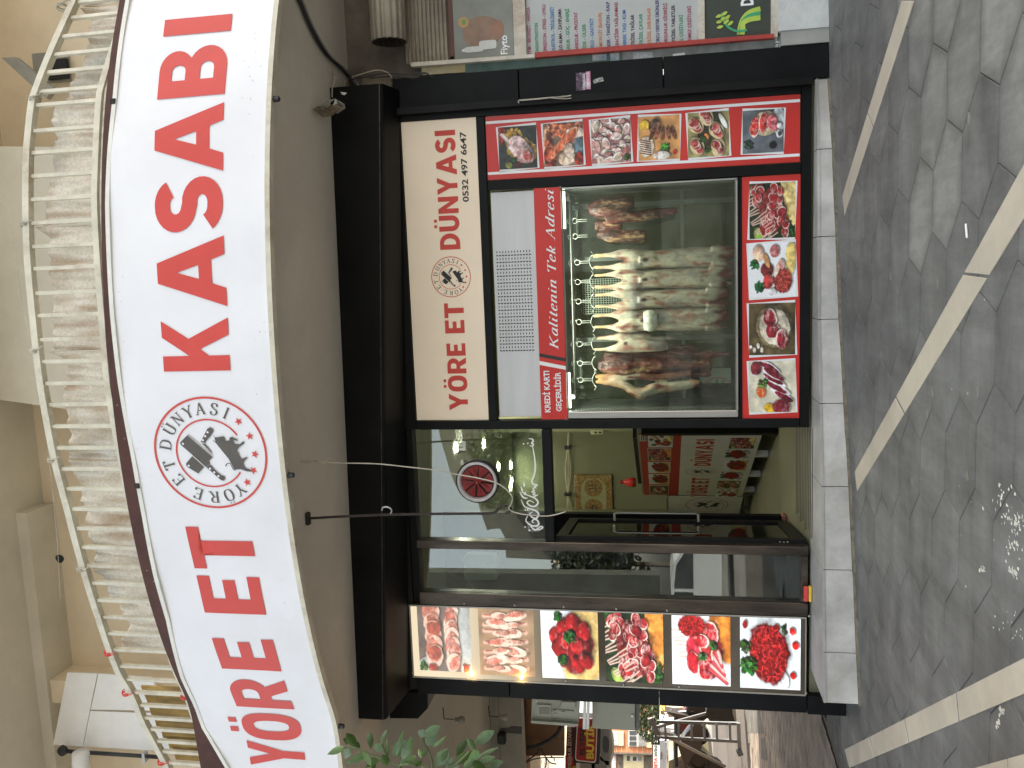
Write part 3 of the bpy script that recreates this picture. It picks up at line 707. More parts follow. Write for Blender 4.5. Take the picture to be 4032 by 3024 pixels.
mb.build('wall_hole', M_dk, ub)
# white boards, elbow duct and black pipe at the left
wb = thing('white_board_cladding', 'three white boards screwed over the balcony wall at the left', 'cladding', tuple(PY(300, 2800, .45)))
Y7 = lambda *p: R7(*p)
for q in ([(435, 1042), (630, 1048), (535, 1520), (345, 1508)], [(638, 1048), (980, 1075), (1100, 1290), (588, 1280)], [(586, 1290), (1120, 1310), (1260, 1560), (540, 1520)]):
    P = [PY(*R7(a, b), .45) for a, b in q]
    MB().prism([(p.x, p.z) for p in P], lambda a, b: (a, .45, b), lambda a, b: (a, .47, b)).build('board', M_white, wb)
dq = [PY(*R7(a, b), .3) for a, b in ((525, 1740), (525, 1560), (520, 1530))]
props(MB().tube([dq[0], dq[1]], [.085, .085], 18).build('duct_pipe', M_white, smooth=True), 'fat white duct pipe beside the boards on the balcony', 'pipe')
pp = thing('black_pipe', 'thin black pipe with a bracket running past the white boards', 'pipe', tuple(PY(*R7(700, 1550), .35)))
MB().tube([PY(*R7(400, 1548), .35), PY(*R7(1060, 1590), .35)], .02, 12).build('pipe_run', M_wire_b, pp, True)
MB().lathe([(.0, -.03), (.05, -.02), (.055, .02), (.0, .03)], PY(*R7(405, 1548), .35), 'y', 10).build('pipe_plug', M_wire_b, pp)
q = PY(*R7(940, 1585), .33); MB().box(q.x-.05, q.x+.05, q.y-.03, q.y+.03, q.z-.015, q.z+.015).build('pipe_bracket', M_steel, pp)

# ------------------------------------------------------------------ curved shop banner
bn = thing('shop_banner', 'long curved white banner with red letters YÖRE ET KASABI and a round emblem', 'banner sign', (*cv(sx(-1)), 4.5))
BT = 5.055
M_ban = mat('white_banner_vinyl', (.80, .81, .84), .45, var=.035, scale=1.1, bump=.06, bscale=4, c2=(.74, .745, .76))
b0, b1 = sx(-6.4), sx(3.4); nb = 200
_tp = sorted([cs(a, b) for a, b in [(468, 395), (447, 608), (439, 790), (445, 1008), (459, 1251), (486, 1494), (541, 1798), (580, 2016), (626, 2259), (674, 2429), (729, 2654), (808, 2848), (911, 3024)]])
_ts, _tz = [q[0] for q in _tp], [q[1] for q in _tp]
def topz(s): return float(np.interp(s, _ts, _tz))
def wob(s, z): return .006*math.sin(s*3.1)+.004*math.sin(s*7.3+z*3)
vs = []; fs = []; nz_ = 12
for i in range(nb+1):
    s = b0+(b1-b0)*i/nb
    for j in range(nz_+1):
        z = ZB+(topz(s)-ZB)*j/nz_; vs.append(cpt(s, z, .02+wob(s, z)))
for i in range(nb):
    for j in range(nz_): a = i*(nz_+1)+j; fs.append((a, a+nz_+1, a+nz_+2, a+1))
raw('banner_sheet', vs, fs, M_ban, bn, True)
def rail(name, z, out, w_, h_, m, parent, s_a=None, s_b=None, n=110, zf=None):
    mb = MB(); s_a = s_a or b0; s_b = s_b or b1; vs = []; fs = []
    for i in range(n+1):
        s = s_a+(s_b-s_a)*i/n; zz = zf(s) if zf else z
        for du, dz in ((0, 0), (w_, 0), (w_, h_), (0, h_)): vs.append(cpt(s, zz+dz, out+du))
    for i in range(n):
        for j in range(4): fs.append((i*4+j, (i+1)*4+j, (i+1)*4+(j+1) % 4, i*4+(j+1) % 4))
    fs += [(0, 1, 2, 3), (n*4+3, n*4+2, n*4+1, n*4)]
    return mb.add(vs, fs).build(name, m, parent)
rail('bottom_frame_tube', ZB-.028, -.02, .055, .034, M_cream, bn)
rail('top_frame_tube', 0, -.02, .05, .03, mat('white_frame_tube', (.74, .74, .68), .5, var=.08), bn, zf=lambda s: topz(s)-.004)
for X, Y in (R1(1748, 645), R4(1868, 1420), R7(2165, 1385)):
    s, z = cs(X, Y); MB().lathe([(0, -.03), (.018, -.02), (.02, .02), (0, .03)], cpt(s, ZB-.045, 0), 'z', 8).build('banner_bolt', M_wire_b, bn)
for X, Y in (R1(750, 668), R4(905, 1480)):
    s, z = cs(X, Y); c = cpt(s, z, .02); MB().bbox(c.x-.018, c.x+.018, c.y-.02, c.y+.01, c.z-.02, c.z+.02, .004).build('rail_clip', M_rust, bn)
def bf(s, z, o=.0245): return cpt(s, z, o+wob(s, z))
# letters: pixel positions of their left and right edges give the spacing along the curve
LT = [('Y', R7(1697, 1632), R7(1620, 1468)), ('Ö', R7(1750, 1465), R7(1750, 1285)), ('R', R7(1715, 1245), R7(1668, 1065)), ('E', R7(1632, 1006), R7(1575, 808)),
      ('E', R7(1545, 646), R7(1500, 410)), ('T', R7(1290, 358), R7(1240, 85)),
      ('K', R4(1300, 742), R4(1262, 405)), ('A', R4(1475, 325), R1(1453, 1530)), ('S', R1(1230, 1510), R1(1230, 1153)), ('A', R1(1448, 1113), R1(1463, 677)), ('B', R1(1250, 640), R1(1390, 300)), ('I', R1(1285, 229), R1(1295, 123))]
zt_, zb_ = [], []
for a, b in ((R7(1440, 997), R7(1825, 1015)), (R7(1345, 637), R7(1740, 655)), (R4(1080, 745), R4(1520, 738)), (R1(1030, 653), R1(1467, 628)), (R1(1070, 245), R1(1500, 213))):
    sa, za = cs(*a); sb, zb2 = cs(*b); zt_.append((sa, za)); zb_.append((sb, zb2))
ft = np.polyfit(*zip(*zt_), 1); fb_ = np.polyfit(*zip(*zb_), 1)
for ch, L, Rr in LT:
    sa = cs(*L)[0]; sb = cs(*Rr)[0]; w_, V, T = glyph_mesh(ch)
    def mp_(u, v):
        s = sa+(sb-sa)*u/w_; zt = np.polyval(ft, s); zb2 = np.polyval(fb_, s)
        return bf(s, zb2+(zt-zb2)*v)
    # split the letter finely enough to follow the curve
    bm = bmesh.new(); vv = [bm.verts.new((a, b, 0)) for a, b in V]
    for t in T:
        try: bm.faces.new([vv[i] for i in t])
        except ValueError: pass
    for _ in range(2): 
        bmesh.ops.subdivide_edges(bm, edges=[e for e in bm.edges if e.calc_length() > .12], cuts=1, use_grid_fill=True)
    bmesh.ops.triangulate(bm, faces=bm.faces[:]); bm.verts.index_update()
    raw('letter', [mp_(v.co.x, v.co.y) for v in bm.verts], [[v.index for v in f.verts] for f in bm.faces], M_redl, bn, True); bm.free()

def emblem(f, name, parent, ring=M_redl, ink=M_dark, letters=True, lift=.0008, detail=True):
    """round emblem in unit radius; f(u,v,o)->3D with o a small lift"""
    def mesh(nm, polys, m, o=0, par=None):
        V = []; T = []
        for out_, hol in polys:
            v, t = tess(out_, hol); k = len(V); V += v; T += [tuple(i+k for i in q) for q in t]
        return raw(nm, [f(a, b, o) for a, b in V], T, m, par)
    def ann(r0, r1, a0, a1, n):
        V = []; T = []
        for i in range(n+1):
            t = math.radians(a0+(a1-a0)*i/n); V += [(r0*math.cos(t), r0*math.sin(t)), (r1*math.cos(t), r1*math.sin(t))]
        for i in range(n): a = 2*i; T.append((a, a+1, a+3, a+2))
        return V, T
    V1, T1 = ann(.965, 1, 0, 360, 72); V2, T2 = ann(.585, .612, -58, 236, 60)
    em = raw(name, [f(a, b, 0) for a, b in V1], T1, ring, parent)
    raw('inner_ring', [f(a, b, 0) for a, b in V2], T2, ring, em)
    def P(l): return [((865-b)/670, (787-a)/670) for a, b in l]
    c2 = P([(578, 888), (485, 985), (482, 1010), (495, 1030), (615, 1108), (705, 1020)])
    h2 = P([(690, 730), (790, 570), (825, 553), (858, 575), (860, 600), (815, 660), (762, 712), (745, 740)])
    k2 = P([(700, 740), (745, 752), (815, 850), (805, 860)])
    c1 = P([(550, 640), (445, 735), (450, 760), (720, 1025), (770, 995), (765, 950), (822, 903)])
    h1 = P([(722, 1028), (880, 1185), (915, 1192), (937, 1165), (925, 1135), (890, 1125), (835, 1075), (775, 1000)])
    mesh('cleaver', [(c2, []), (h2, []), (k2, [])], ink, lift, em)
    mesh('cleaver', [(c1, []), (h1, [])], ink, lift*2, em)
    bull = P([(862, 675), (905, 672), (965, 660), (988, 685), (980, 715), (1035, 712), (1040, 675), (1075, 670), (1137, 705), (1128, 720), (1078, 700), (1090, 750), (1150, 755), (1195, 720), (1212, 730), (1200, 752), (1140, 790), (1100, 840), (1125, 850), (1135, 900), (1160, 930), (1215, 903), (1230, 918), (1200, 940), (1165, 980), (1190, 1035), (1250, 1055), (1250, 1080), (1200, 1075), (1130, 1050), (1075, 1055), (1062, 1070), (1040, 1010), (1000, 925), (940, 840), (905, 790), (888, 765), (872, 735)])
    mesh('bull', [(bull, []), (P([(862, 676), (845, 648), (856, 655), (872, 690)]), []), (P([(876, 736), (845, 702), (843, 712), (880, 750)]), []),
                  (P([(1062, 1068), (1042, 1060), (1012, 985), (985, 985), (958, 1025), (955, 1005), (975, 980), (1018, 975), (1048, 1045)]), [])], ink, lift*3, em)
    if detail:
        wh = [[((865-b)/670+.02*math.cos(t), (787-a)/670+.02*math.sin(t)) for t in [i*math.pi/4 for i in range(8)]] for a, b in ((480, 748), (515, 1012), (790, 612), (757, 658), (723, 706), (768, 1046), (813, 1090), (858, 1135))]
        mesh('rivet', [(q, []) for q in wh], M_white_film, lift*4, em)
        ln = thick(P([(552, 645), (825, 905)]), .008), thick(P([(575, 888), (708, 1022)]), .012)
        mesh('blade_line', [(q, []) for q in ln], M_white_film, lift*5, em)
    st_ = []
    for a in (-45, -67.5, -91, -112.5, -130.6):
        t = math.radians(a); c = (.79*math.cos(t), .79*math.sin(t)); R0 = .072
        st_.append(([(c[0]+(R0 if i % 2 == 0 else R0*.42)*math.cos(t+i*math.pi/5), c[1]+(R0 if i % 2 == 0 else R0*.42)*math.sin(t+i*math.pi/5)) for i in range(10)], []))
    for q in st_: mesh('star', [q], ring, lift, em)
    if letters:
        for ch, a in zip('YÖREETDÜNYASI', (215, 198, 178.5, 157.5, 127.5, 105.5, 78.5, 57, 39.5, 22.5, 6.5, -11.6, -27)):
            w_, V, Fc = nib_glyph(ch, .15, .055, .13); t = math.radians(a); k = .205; rm = .69
            pts = []
            for (u, v, zi) in V:
                uu = (u-w_/2)*k*1.02; vv = rm+v*k; pts.append(f(vv*math.cos(t)+uu*math.sin(t), vv*math.sin(t)-uu*math.cos(t), lift*(.3+.25*zi)))
            raw('ring_letter', pts, Fc, ink, em)
    return em
sc_, zc_ = cs(*R4(1375, 1272)); er = (cs(*R4(1375, 915))[0]-cs(*R4(1375, 1632))[0])/2
ezr = (cs(*R4(1012, 1260))[1]-cs(*R4(1742, 1290))[1])/2
emblem(lambda u, v, o: bf(sc_+u*er, zc_+v*ezr, .0245+o*1.2), 'emblem', bn)
# grime at the banner edges
M_grime = mat('brownish_grime', (.55, .50, .43), .9, var=.15)
gm = MB(); rs = random.Random(8)
for _ in range(90):
    X, Y = rs.choice([(470, 1240), (500, 1500), (560, 1750), (600, 2100), (1120, 2350), (1010, 300), (980, 450), (1030, 1400)])
    s, z = cs(X+rs.gauss(0, 14), Y+rs.gauss(0, 110)); r_ = rs.uniform(.001, .005)
    gm.add([bf(s+r_*math.cos(t)*rs.uniform(.5, 1.6), z+r_*.7*math.sin(t), .0235) for t in [i*math.pi/3 for i in range(6)]], [tuple(range(6))])
props(raw('grime_speck', gm.v, gm.f, M_grime, bn), kind='stuff')

# ------------------------------------------------------------------ balcony railing
rl = thing('balcony_railing', 'cream painted steel railing following the curve above the banner', 'railing', (*cv(sx(-1), -.1), 5.2))
_rt = sorted([cs(a, b, -.1) for a, b in [(121, 400), (100, 600), (97, 780), (103, 1008), (125, 1251), (152, 1494), (207, 1798), (264, 2016), (322, 2235), (383, 2429), (462, 2648), (547, 2824), (656, 3024)]])
_rb = sorted([cs(a, b, -.1) for a, b in [(395, 389), (383, 608), (377, 790), (388, 1008), (407, 1251), (425, 1494), (480, 1798), (525, 2016), (577, 2235), (632, 2429), (699, 2648), (760, 2806), (863, 3024)]])
zt_f = lambda s: float(np.interp(s, *zip(*_rt))); zb_f = lambda s: float(np.interp(s, *zip(*_rb)))
# right of the kink the railing dips like in the photograph
k0 = cs(121, 395, -.1)[0]
def zt2(s): return zt_f(s)-max(0, s-k0)*.26
def zb2_(s): return zb_f(s)-max(0, s-k0)*.18
rail('top_rail', 0, -.125, .05, .05, M_cream, rl, zf=lambda s: zt2(s)-.05)
rail('bottom_rail', 0, -.125, .045, .045, M_cream, rl, zf=lambda s: zb2_(s)-.022)
rail('base_flat', 0, -.13, .06, .035, mat('weathered_cream_paint', (.5, .46, .36), .7, var=.25, scale=14, bump=.3), rl, zf=lambda s: zb2_(s)-.085)
by = [4, 105, 225, 340, 455, 580, 668, 835, 978, 1130, 1282, 1436, 1590]
bal = [(y*.6076) for y in by]+[1008+y*.6076 for y in (75, 235, 380, 537, 680, 822, 960, 1102, 1242, 1378, 1508, 1640)]+[2016+y*.6076 for y in (107, 230, 350, 462, 575, 685, 792, 898, 1005, 1090, 1175, 1258, 1340, 1415, 1492, 1560, 1632)]
def xmid(Y): return float(np.interp(Y, [0, 400, 1008, 1500, 2016, 2429, 2824, 3024], [370, 260, 245, 290, 400, 508, 655, 760]))
def balu(s):
    z0, z1 = zb2_(s)+.022, zt2(s)-.052; a = cpt(s, z0, -.103); b = cpt(s, z1, -.103)
    x2, y2 = cv(s+.01, -.103); t = Vector((x2-a.x, y2-a.y, 0)).normalized()
    MB().bar(a, b, .025, .025, tuple(t)).build('baluster', M_cream, rl)
for Y in bal: balu(cs(xmid(Y), Y, -.1)[0])
sl_ = cs(xmid(bal[-1]), bal[-1], -.1)[0]
for k in range(1, 6): balu(sl_-k*.115)
for k in range(1, 5): balu(cs(370, 4, -.1)[0]+k*.15)
# ties
for X, Y, m, nm in ((R1(400, 50)[0], 28, M_wire_w, 'cord_tie'), (R1(225, 640)[0], 392, M_wire_w, 'cord_tie'), (R1(165, 1460)[0], 885, M_wire_w, 'cord_tie'), (R4(230, 610)[0], 1380, M_wire_w, 'cord_tie'), (R4(340, 1320)[0], 1808, M_wire_w, 'cord_tie'),
                    (R7(530, 360)[0], 2235, M_wire_w, 'cord_tie'), (R7(706, 905)[0], 2566, M_redl, 'red_tie'), (R7(820, 1165)[0], 2724, M_redl, 'red_tie'), (R7(1200, 1190)[0], 2739, M_redl, 'red_tie'), (R7(1050, 1615)[0], 2998, M_redl, 'red_tie')):
    s, z = cs(X, Y, -.1); rr = random.Random(int(Y)); pts = []
    for i in range(22):
        t = i*.9; pts.append(cpt(s+.012*math.sin(t*.37)+rr.uniform(-.004, .004), z+.036*math.cos(t)-.004, -.1+.036*math.sin(t)))
    pts += [cpt(s+.01, z-.05, -.06), cpt(s+.03, z-.085, -.07)]
    MB().tube(smooth_pts(pts, 2), .0045, 5).build(nm, m, rl)

# cloth behind the bars
def cloth_cols(P):
    n = len(P); c = np.zeros((n, 3)); A = np.array(lin((226, 220, 206))); B = np.array(lin((176, 152, 124))); C = np.array(lin((176, 184, 182)))
    for i, p in enumerate(P):
        a = mnoise.noise(Vector((p[0]*3.2, p[1]*3, p[2]*4)))*.4+mnoise.noise(Vector((p[0]*24, p[1]*12, p[2]*2.2)))*.55
        b = mnoise.noise(Vector((p[0]*2.1+9, p[1]*3, p[2]*2.5))); k = min(1, max(0, a*1.5+.18)); k2 = min(1, max(0, b*1.6))*.6
        c[i] = A*(1-k)+B*k; c[i] = c[i]*(1-k2)+C*k2
    return c
M_cloth = attr_mat('stained_white_cloth', .9, spec=.1, bump=.35, bscale=40)
def cloth(Ya, Yb, top_px, label, seed, sag=.0, name='tarpaulin', m=M_cloth, colf=cloth_cols, out=-.17):
    sa = cs(250 if Ya > 100 else 380, Ya, -.17)[0]; sb = cs(xmid(Yb), Yb, -.17)[0]; NX, NZ = 84, 30; V = []; Fc = []
    rr = random.Random(seed); ph = [rr.uniform(0, 6) for _ in range(5)]
    for i in range(NX+1):
        u = i/NX; s = sb+(sa-sb)*u
        h0 = zb2_(s)-.14; h1 = float(np.interp(u, [q[0] for q in top_px], [q[1] for q in top_px]))
        h1 = zb2_(s)+(zt2(s)-zb2_(s))*h1
        for j in range(NZ+1):
            v = j/NZ; z = h0+(h1-h0)*v+.004*math.sin(u*13+ph[3])*v
            d = .012*math.sin(u*19+ph[0]+v*3.4+2*math.sin(u*5+ph[2]))*(.35+v)+.010*math.sin(u*61+ph[1]-v*4+3*math.sin(u*9))+.03*mnoise.noise(Vector((u*5+seed, v*3, seed)))+.008*mnoise.noise(Vector((u*22+seed, v*6, seed)))
            V.append(cpt(s, z, out+d))
    for i in range(NX):
        for j in range(NZ): a = i*(NZ+1)+j; Fc.append((a, a+NZ+1, a+NZ+2, a+1))
    o = raw(name, V, Fc, m, None, True, colf(V)); props(o, label, 'cloth', 'cloths tied behind the balcony railing')
    sld = o.modifiers.new('t', 'SOLIDIFY'); sld.thickness = .003
    return o
cloth(-160, 28, [(0, .9), (.15, .92), (1, .6)], 'brown stained end of cloth above the letter I, at the right end of the railing', 1)
cloth(34, 392, [(0, .6), (.25, .58), (.6, .55), (.9, .75), (1, .93)], 'stained cloth drawn to a knot above the letters BI, bunched at its right end', 2)
cloth(396, 884, [(0, .86), (.06, .82), (.5, .70), (1, .74)], 'streaked cloth hung behind the bars above the letters SA', 3)
cloth(888, 1380, [(0, .88), (.05, .8), (.5, .78), (.9, .76), (1, .93)], 'streaked cloth hung behind the bars above the letters KA', 4)
cloth(1385, 1808, [(0, .88), (.1, .8), (.5, .78), (.92, .68), (1, .9)], 'grey shaded cloth behind the bars above the round emblem', 5)
cloth(1812, 2235, [(0, .9), (.12, .86), (.5, .84), (.88, .8), (1, .9)], 'pale cloth with a stitched hem above the letter T of ET', 6)
cloth(2238, 2560, [(0, .88), (.14, .84), (.3, .66), (.6, .72), (.85, .84), (1, .92)], 'crumpled sagging cloth above the letters RE, leftmost of the row', 7)
# mustard boards in the last bays
M_must = mat('mustard_stained_board', (.42, .28, .09), .75, var=.35, scale=7, bump=.3, stretch=(1, 1, .35), c2=(.17, .115, .045))
sbs = [cs(xmid(Y), Y, -.1)[0] for Y in bal[-7:]]
for i in range(6):
    a, b = sbs[i]+.012, sbs[i+1]-.012; z0, z1 = zb2_(a)-.06, zb2_(a)+.43-.01*i
    q = [cpt(a, z0, -.15), cpt(b, z0, -.15), cpt(b, z0, -.165), cpt(a, z0, -.165), cpt(a, z1, -.15), cpt(b, z1-.01, -.15), cpt(b, z1-.01, -.165), cpt(a, z1, -.165)]
    o = MB().hexa(q).build('mustard_board', M_must)
    props(o, ['mustard board in the bay beside the red tie, first of the row of boards', 'second mustard board left of the red tie behind the railing', 'third mustard board counting left from the red tie', 'fourth mustard board from the red tie, below the white boards', 'fifth mustard board from the red tie behind the bars', 'leftmost mustard board behind the railing, beside the last red tie'][i], 'board', 'mustard boards behind the railing')
# thin line crossing in front of the ceiling
props(MB().tube(smooth_pts([PY(*R1(5, 1240), -.9), PY(*R1(90, 1620), -1.2), PY(*R4(150, 340), -1.5), PY(*R4(215, 620), -1.7)], 4), .0022, 5).build('string', M_wire_w),
      'thin string running from the upper ceiling to the railing above the letter K', 'string')
props(MB().tube([PY(*R4(240, 640), -1.5), PY(*R4(320, 1320), -1.5), PY(*R4(355, 1659), -1.3), PY(*R7(372, 200), -1.1), PY(*R7(392, 560), -1.1)], .0022, 5).build('string', M_wire_w),
      'thin string hanging past the black hole in the upper wall', 'string')

# ------------------------------------------------------------------ printed pictures (painted onto fine grids, colours only)
def fbm(n, freq, seed, oct_=3, asp=1.):
    r = np.random.RandomState(seed); o = np.zeros((n, n)); amp = 1; tot = 0
    for k in range(oct_):
        fx = max(2, int(freq*2**k)); fy = max(2, int(freq*asp*2**k)); g = r.rand(fy+2, fx+2)
        u = np.linspace(0, fx-.001, n); v = np.linspace(0, fy-.001, n); iu = u.astype(int); iv = v.astype(int); fu = u-iu; fv = v-iv
        fu = fu*fu*(3-2*fu); fv = fv*fv*(3-2*fv)
        a = g[np.ix_(iv, iu)]*(1-fu)+g[np.ix_(iv, iu+1)]*fu; b = g[np.ix_(iv+1, iu)]*(1-fu)+g[np.ix_(iv+1, iu+1)]*fu
        o += amp*(a*(1-fv[:, None])+b*fv[:, None]); tot += amp; amp *= .55
    return o/tot
class Cv:
    def __init__(s, n, bg, seed=0, tex=.12, freq=5):
        s.n = n; s.seed = seed; s.U, s.V = np.meshgrid(np.linspace(0, 1, n), np.linspace(0, 1, n))
        s.a = np.ones((n, n, 3))*np.array(bg)/255.; s.a *= (1+tex*(fbm(n, freq, seed)-.5)*2)[..., None]; s.k = seed*17+1
        s.R = np.random.RandomState(seed+99)
    def blend(s, al, col): s.a = s.a*(1-al[..., None])+col*al[..., None]
    def E(s, cx, cy, rx, ry, ang, col, rough=.18, tex=.25, rim=None, rimw=.16, marb=None, shade=.35, freq=9):
        s.k += 1; t = math.radians(ang); n = s.n
        def dist(ox, oy):
            du = s.U-cx-ox; dv = s.V-cy-oy
            a = (du*math.cos(t)+dv*math.sin(t))/rx; b = (-du*math.sin(t)+dv*math.cos(t))/ry; return a, b, np.sqrt(a*a+b*b)
        nz = (fbm(n, 6, s.k, 4)-.5)*rough*3.2; nf = fbm(n, 16, s.k+77, 3)-.5
        _, _, ds = dist(.018, -.022); s.a *= (1-.5*np.clip((1.14-ds-nz)/.3, 0, 1))[..., None]
        a, b, d = dist(0, 0); d = d+nz+nf*.08; al = np.clip((1-d)/.07, 0, 1)
        c = np.ones((n, n, 3))*np.array(col)/255.
        f1 = fbm(n, freq, s.k+500, 4)-.5; c *= (1+tex*f1*3.2+tex*nf*1.6-shade*(a*.35-b*.45+d*d*.45)*.7)[..., None]
        if marb is not None:
            m = fbm(n, 8, s.k+900, 4, 1.5); rg_ = 1-np.abs(2*m-1)*5; mm = np.clip(rg_*1.2, 0, 1)*.7*np.clip(fbm(n, 5, s.k+31)*2.6-.7, 0, 1)
            c = c*(1-mm[..., None])+np.array(marb)/255.*mm[..., None]
        if rim is not None:
            ph_ = (s.k*1.7) % 6.28; wv = rimw*1.5*(.55+.6*np.sin(np.arctan2(b, a)+ph_)+.8*f1)
            rr = np.clip((d-(1-wv))/.06, 0, 1); c = c*(1-rr[..., None])+np.array(rim)/255.*rr[..., None]*(1+nf*.5)[..., None]
        hl = np.clip((fbm(n, 13, s.k+1200, 2)-.68)/.08, 0, 1)*.35; c = c+hl[..., None]*(1-c)*.6
        s.blend(al, np.clip(c, 0, 1)); return s
    def L(s, x0, y0, x1, y1, w_, col, tex=.2):
        s.k += 1; dx, dy = x1-x0, y1-y0; l2 = dx*dx+dy*dy+1e-9
        t = np.clip(((s.U-x0)*dx+(s.V-y0)*dy)/l2, 0, 1); d = np.hypot(s.U-x0-t*dx, s.V-y0-t*dy)
        al = np.clip((w_-d)/(.35*w_)+.3, 0, 1); c = np.ones((s.n, s.n, 3))*np.array(col)/255.*(1.1-.4*(d/w_)[..., None].clip(0, 1)); s.blend(al, np.clip(c, 0, 1)); return s
    def leaves(s, cx, cy, r, n, col=(48, 96, 34)):
        for _ in range(n):
            a = s.R.rand()*6.28; q = r*math.sqrt(s.R.rand()); v = .7+.6*s.R.rand()
            s.E(cx+q*math.cos(a), cy+q*math.sin(a), .045*v, .022*v, s.R.rand()*180, tuple(min(255, c*(.6+.7*s.R.rand())) for c in col), .1, .3)
        return s
    def mince(s, cx, cy, rx, ry, ang, col=(172, 32, 32)):
        s.E(cx, cy, rx*1.04, ry*1.04, ang, (104, 16, 18), .12); t = math.radians(ang)
        for _ in range(260):
            a = s.R.rand()*6.28; q = math.sqrt(s.R.rand())*.93; u = rx*q*math.cos(a); v = ry*q*math.sin(a)
            x = cx+u*math.cos(t)-v*math.sin(t); y = cy+u*math.sin(t)+v*math.cos(t); an = s.R.rand()*3.14; l = .028; k = .65+.6*s.R.rand()
            s.L(x-l*math.cos(an), y-l*math.sin(an), x+l*math.cos(an), y+l*math.sin(an), .012, tuple(min(255, c*k+12*(k > 1)) for c in col))
        return s
def steak(c, x, y, rx, ry, a, red=(150, 34, 38), fat=(236, 214, 200)): return c.E(x, y, rx, ry, a, red, .14, .3, fat, .15, fat)
def rack(c, x0, y0, x1, y1, n, ln, ang):
    for i in range(n):
        t = i/(n-1); x = x0+(x1-x0)*t; y = y0+(y1-y0)*t; a = math.radians(ang+8*math.sin(i*2.1)); c.L(x, y, x+ln*math.cos(a), y+ln*math.sin(a), .012, (232, 196, 180))
    return c
PN = 92
def ph(kind, seed):
    if kind == 'loin':
        c = Cv(PN, (96, 88, 88), seed, .3); c.E(.55, .08, .7, .16, 0, (176, 184, 190), .2, .1); c.E(.1, .85, .12, .2, 20, (205, 212, 214), .1, .1)
        for i in range(5): c.E(.9-.17*i, .74-.01*i, .17, .17, 25, (222, 116, 100), .12, .25, (240, 196, 180), .3, (240, 190, 176))
        for i in (1, 3): c.E(.86-.19*i, .70, .12, .14, 10, (170, 72, 62), .12, .25, (236, 180, 160), .12)
        for i in range(7): c.E(.9-.125*i, .36+.02*math.sin(i), .13, .16, 55, (220, 110, 98), .14, .25, (244, 206, 192), .35, (244, 204, 192))
        c.leaves(.06, .92, .06, 14); c.E(.04, .75, .07, .09, 0, (150, 44, 36)); c.leaves(.05, .1, .05, 6, (190, 60, 30))
    elif kind == 'chops':
        c = Cv(PN, (142, 110, 82), seed, .35, 4)
        for i in range(7):
            x = .1+.132*i; up_ = .62 if i % 2 else .38; c.L(x+.02, .14, x+.03*math.sin(i*2), .9, .042, (226, 176, 156)); c.L(x+.035, .16, x+.02+.03*math.sin(i*2), .88, .014, (170, 84, 70))
            c.E(x, up_+.06*math.sin(i*1.9), .075, .24, 9*math.sin(i*2.3), (190, 92, 78), .2, .3, (242, 208, 192), .5, (238, 190, 174)); c.E(x, 1-up_, .05, .16, 0, (214, 130, 112), .3, .3, (240, 206, 190), .5, (236, 190, 176))
    elif kind == 'cubes':
        c = Cv(PN, (230, 232, 238), seed, .03); c.E(.55, .2, .75, .42, -18, (224, 190, 118), .03, .12); c.E(.5, .42, .42, .34, 0, (120, 30, 30), .12, .2)
        for x, y, a in ((.62, .74, 10), (.45, .70, 50), (.74, .6, 30), (.32, .60, 0), (.55, .56, 40), (.36, .42, 20), (.66, .4, 60), (.22, .36, 20), (.46, .26, 10), (.82, .44, 0), (.5, .4, 70), (.28, .22, 40), (.7, .24, 15)):
            c.E(x, y, .145, .12, a, (158, 22, 26), .14, .26, None, .1, (196, 84, 78), 1.0)
        c.leaves(.62, .5, .08, 40, (34, 92, 30)); c.leaves(.28, .64, .06, 26, (34, 92, 30)); c.leaves(.9, .7, .05, 20, (34, 92, 30))
    elif kind == 'rack':
        c = Cv(PN, (34, 50, 26), seed, .7, 12); c.E(.75, .08, .6, .22, 12, (224, 140, 60) if seed % 2 else (226, 200, 130), .05); c.leaves(.12, .12, .16, 40); c.leaves(.9, .88, .14, 30); c.E(.08, .8, .14, .1, 30, (150, 180, 80))
        rack(c, .04, .52, .8, .96, 15, .26, 112); c.E(.5, .5, .46, .3, 28, (120, 34, 34), .16, .4, None, .1, (226, 180, 170))
        for i in range(34): steak(c, .1+.84*((i*.618) % 1), .22+.55*((i*.37) % 1)+.16*((i*.618) % 1), .105, .075, 40*i, (158, 40, 42))
        rack(c, .1, .38, .5, .62, 7, .2, 120)
        for i in range(9): steak(c, .25+.7*((i*.618) % 1), .2+.35*((i*.47) % 1), .10, .08, 70*i, (150, 32, 38))
    elif kind == 'platter':
        c = Cv(PN, (232, 233, 236), seed, .03); c.E(.8, .08, .5, .28, 10, (216, 128, 50), .04, .2); c.E(.5, .42, .4, .3, 0, (150, 40, 46), .2, .3)
        rack(c, .42, .66, .78, .78, 6, .22, 92); steak(c, .55, .62, .24, .13, 12, (206, 42, 62), (250, 190, 190)); steak(c, .3, .6, .18, .14, 30, (190, 34, 46)); steak(c, .22, .42, .17, .15, 0, (180, 34, 46))
        steak(c, .5, .38, .18, .13, 50, (200, 54, 56), (240, 190, 180)); steak(c, .74, .34, .17, .14, 10, (196, 46, 50), (240, 190, 180)); steak(c, .64, .5, .14, .1, 80, (190, 40, 46)); steak(c, .42, .24, .15, .1, 10, (190, 60, 56))
        for i in range(6): c.L(.04+.06*i, .06+.02*i, .24+.05*i, .36-.03*i, .03, (240, 186, 178) if i % 2 else (206, 76, 84))
        c.mince(.86, .66, .15, .22, 0); c.leaves(.42, .48, .05, 14); c.leaves(.58, .3, .05, 12)
    elif kind == 'mince':
        c = Cv(PN, (214, 220, 222), seed, .1, 9); c.E(.15, .3, .14, .1, 20, (238, 238, 238))
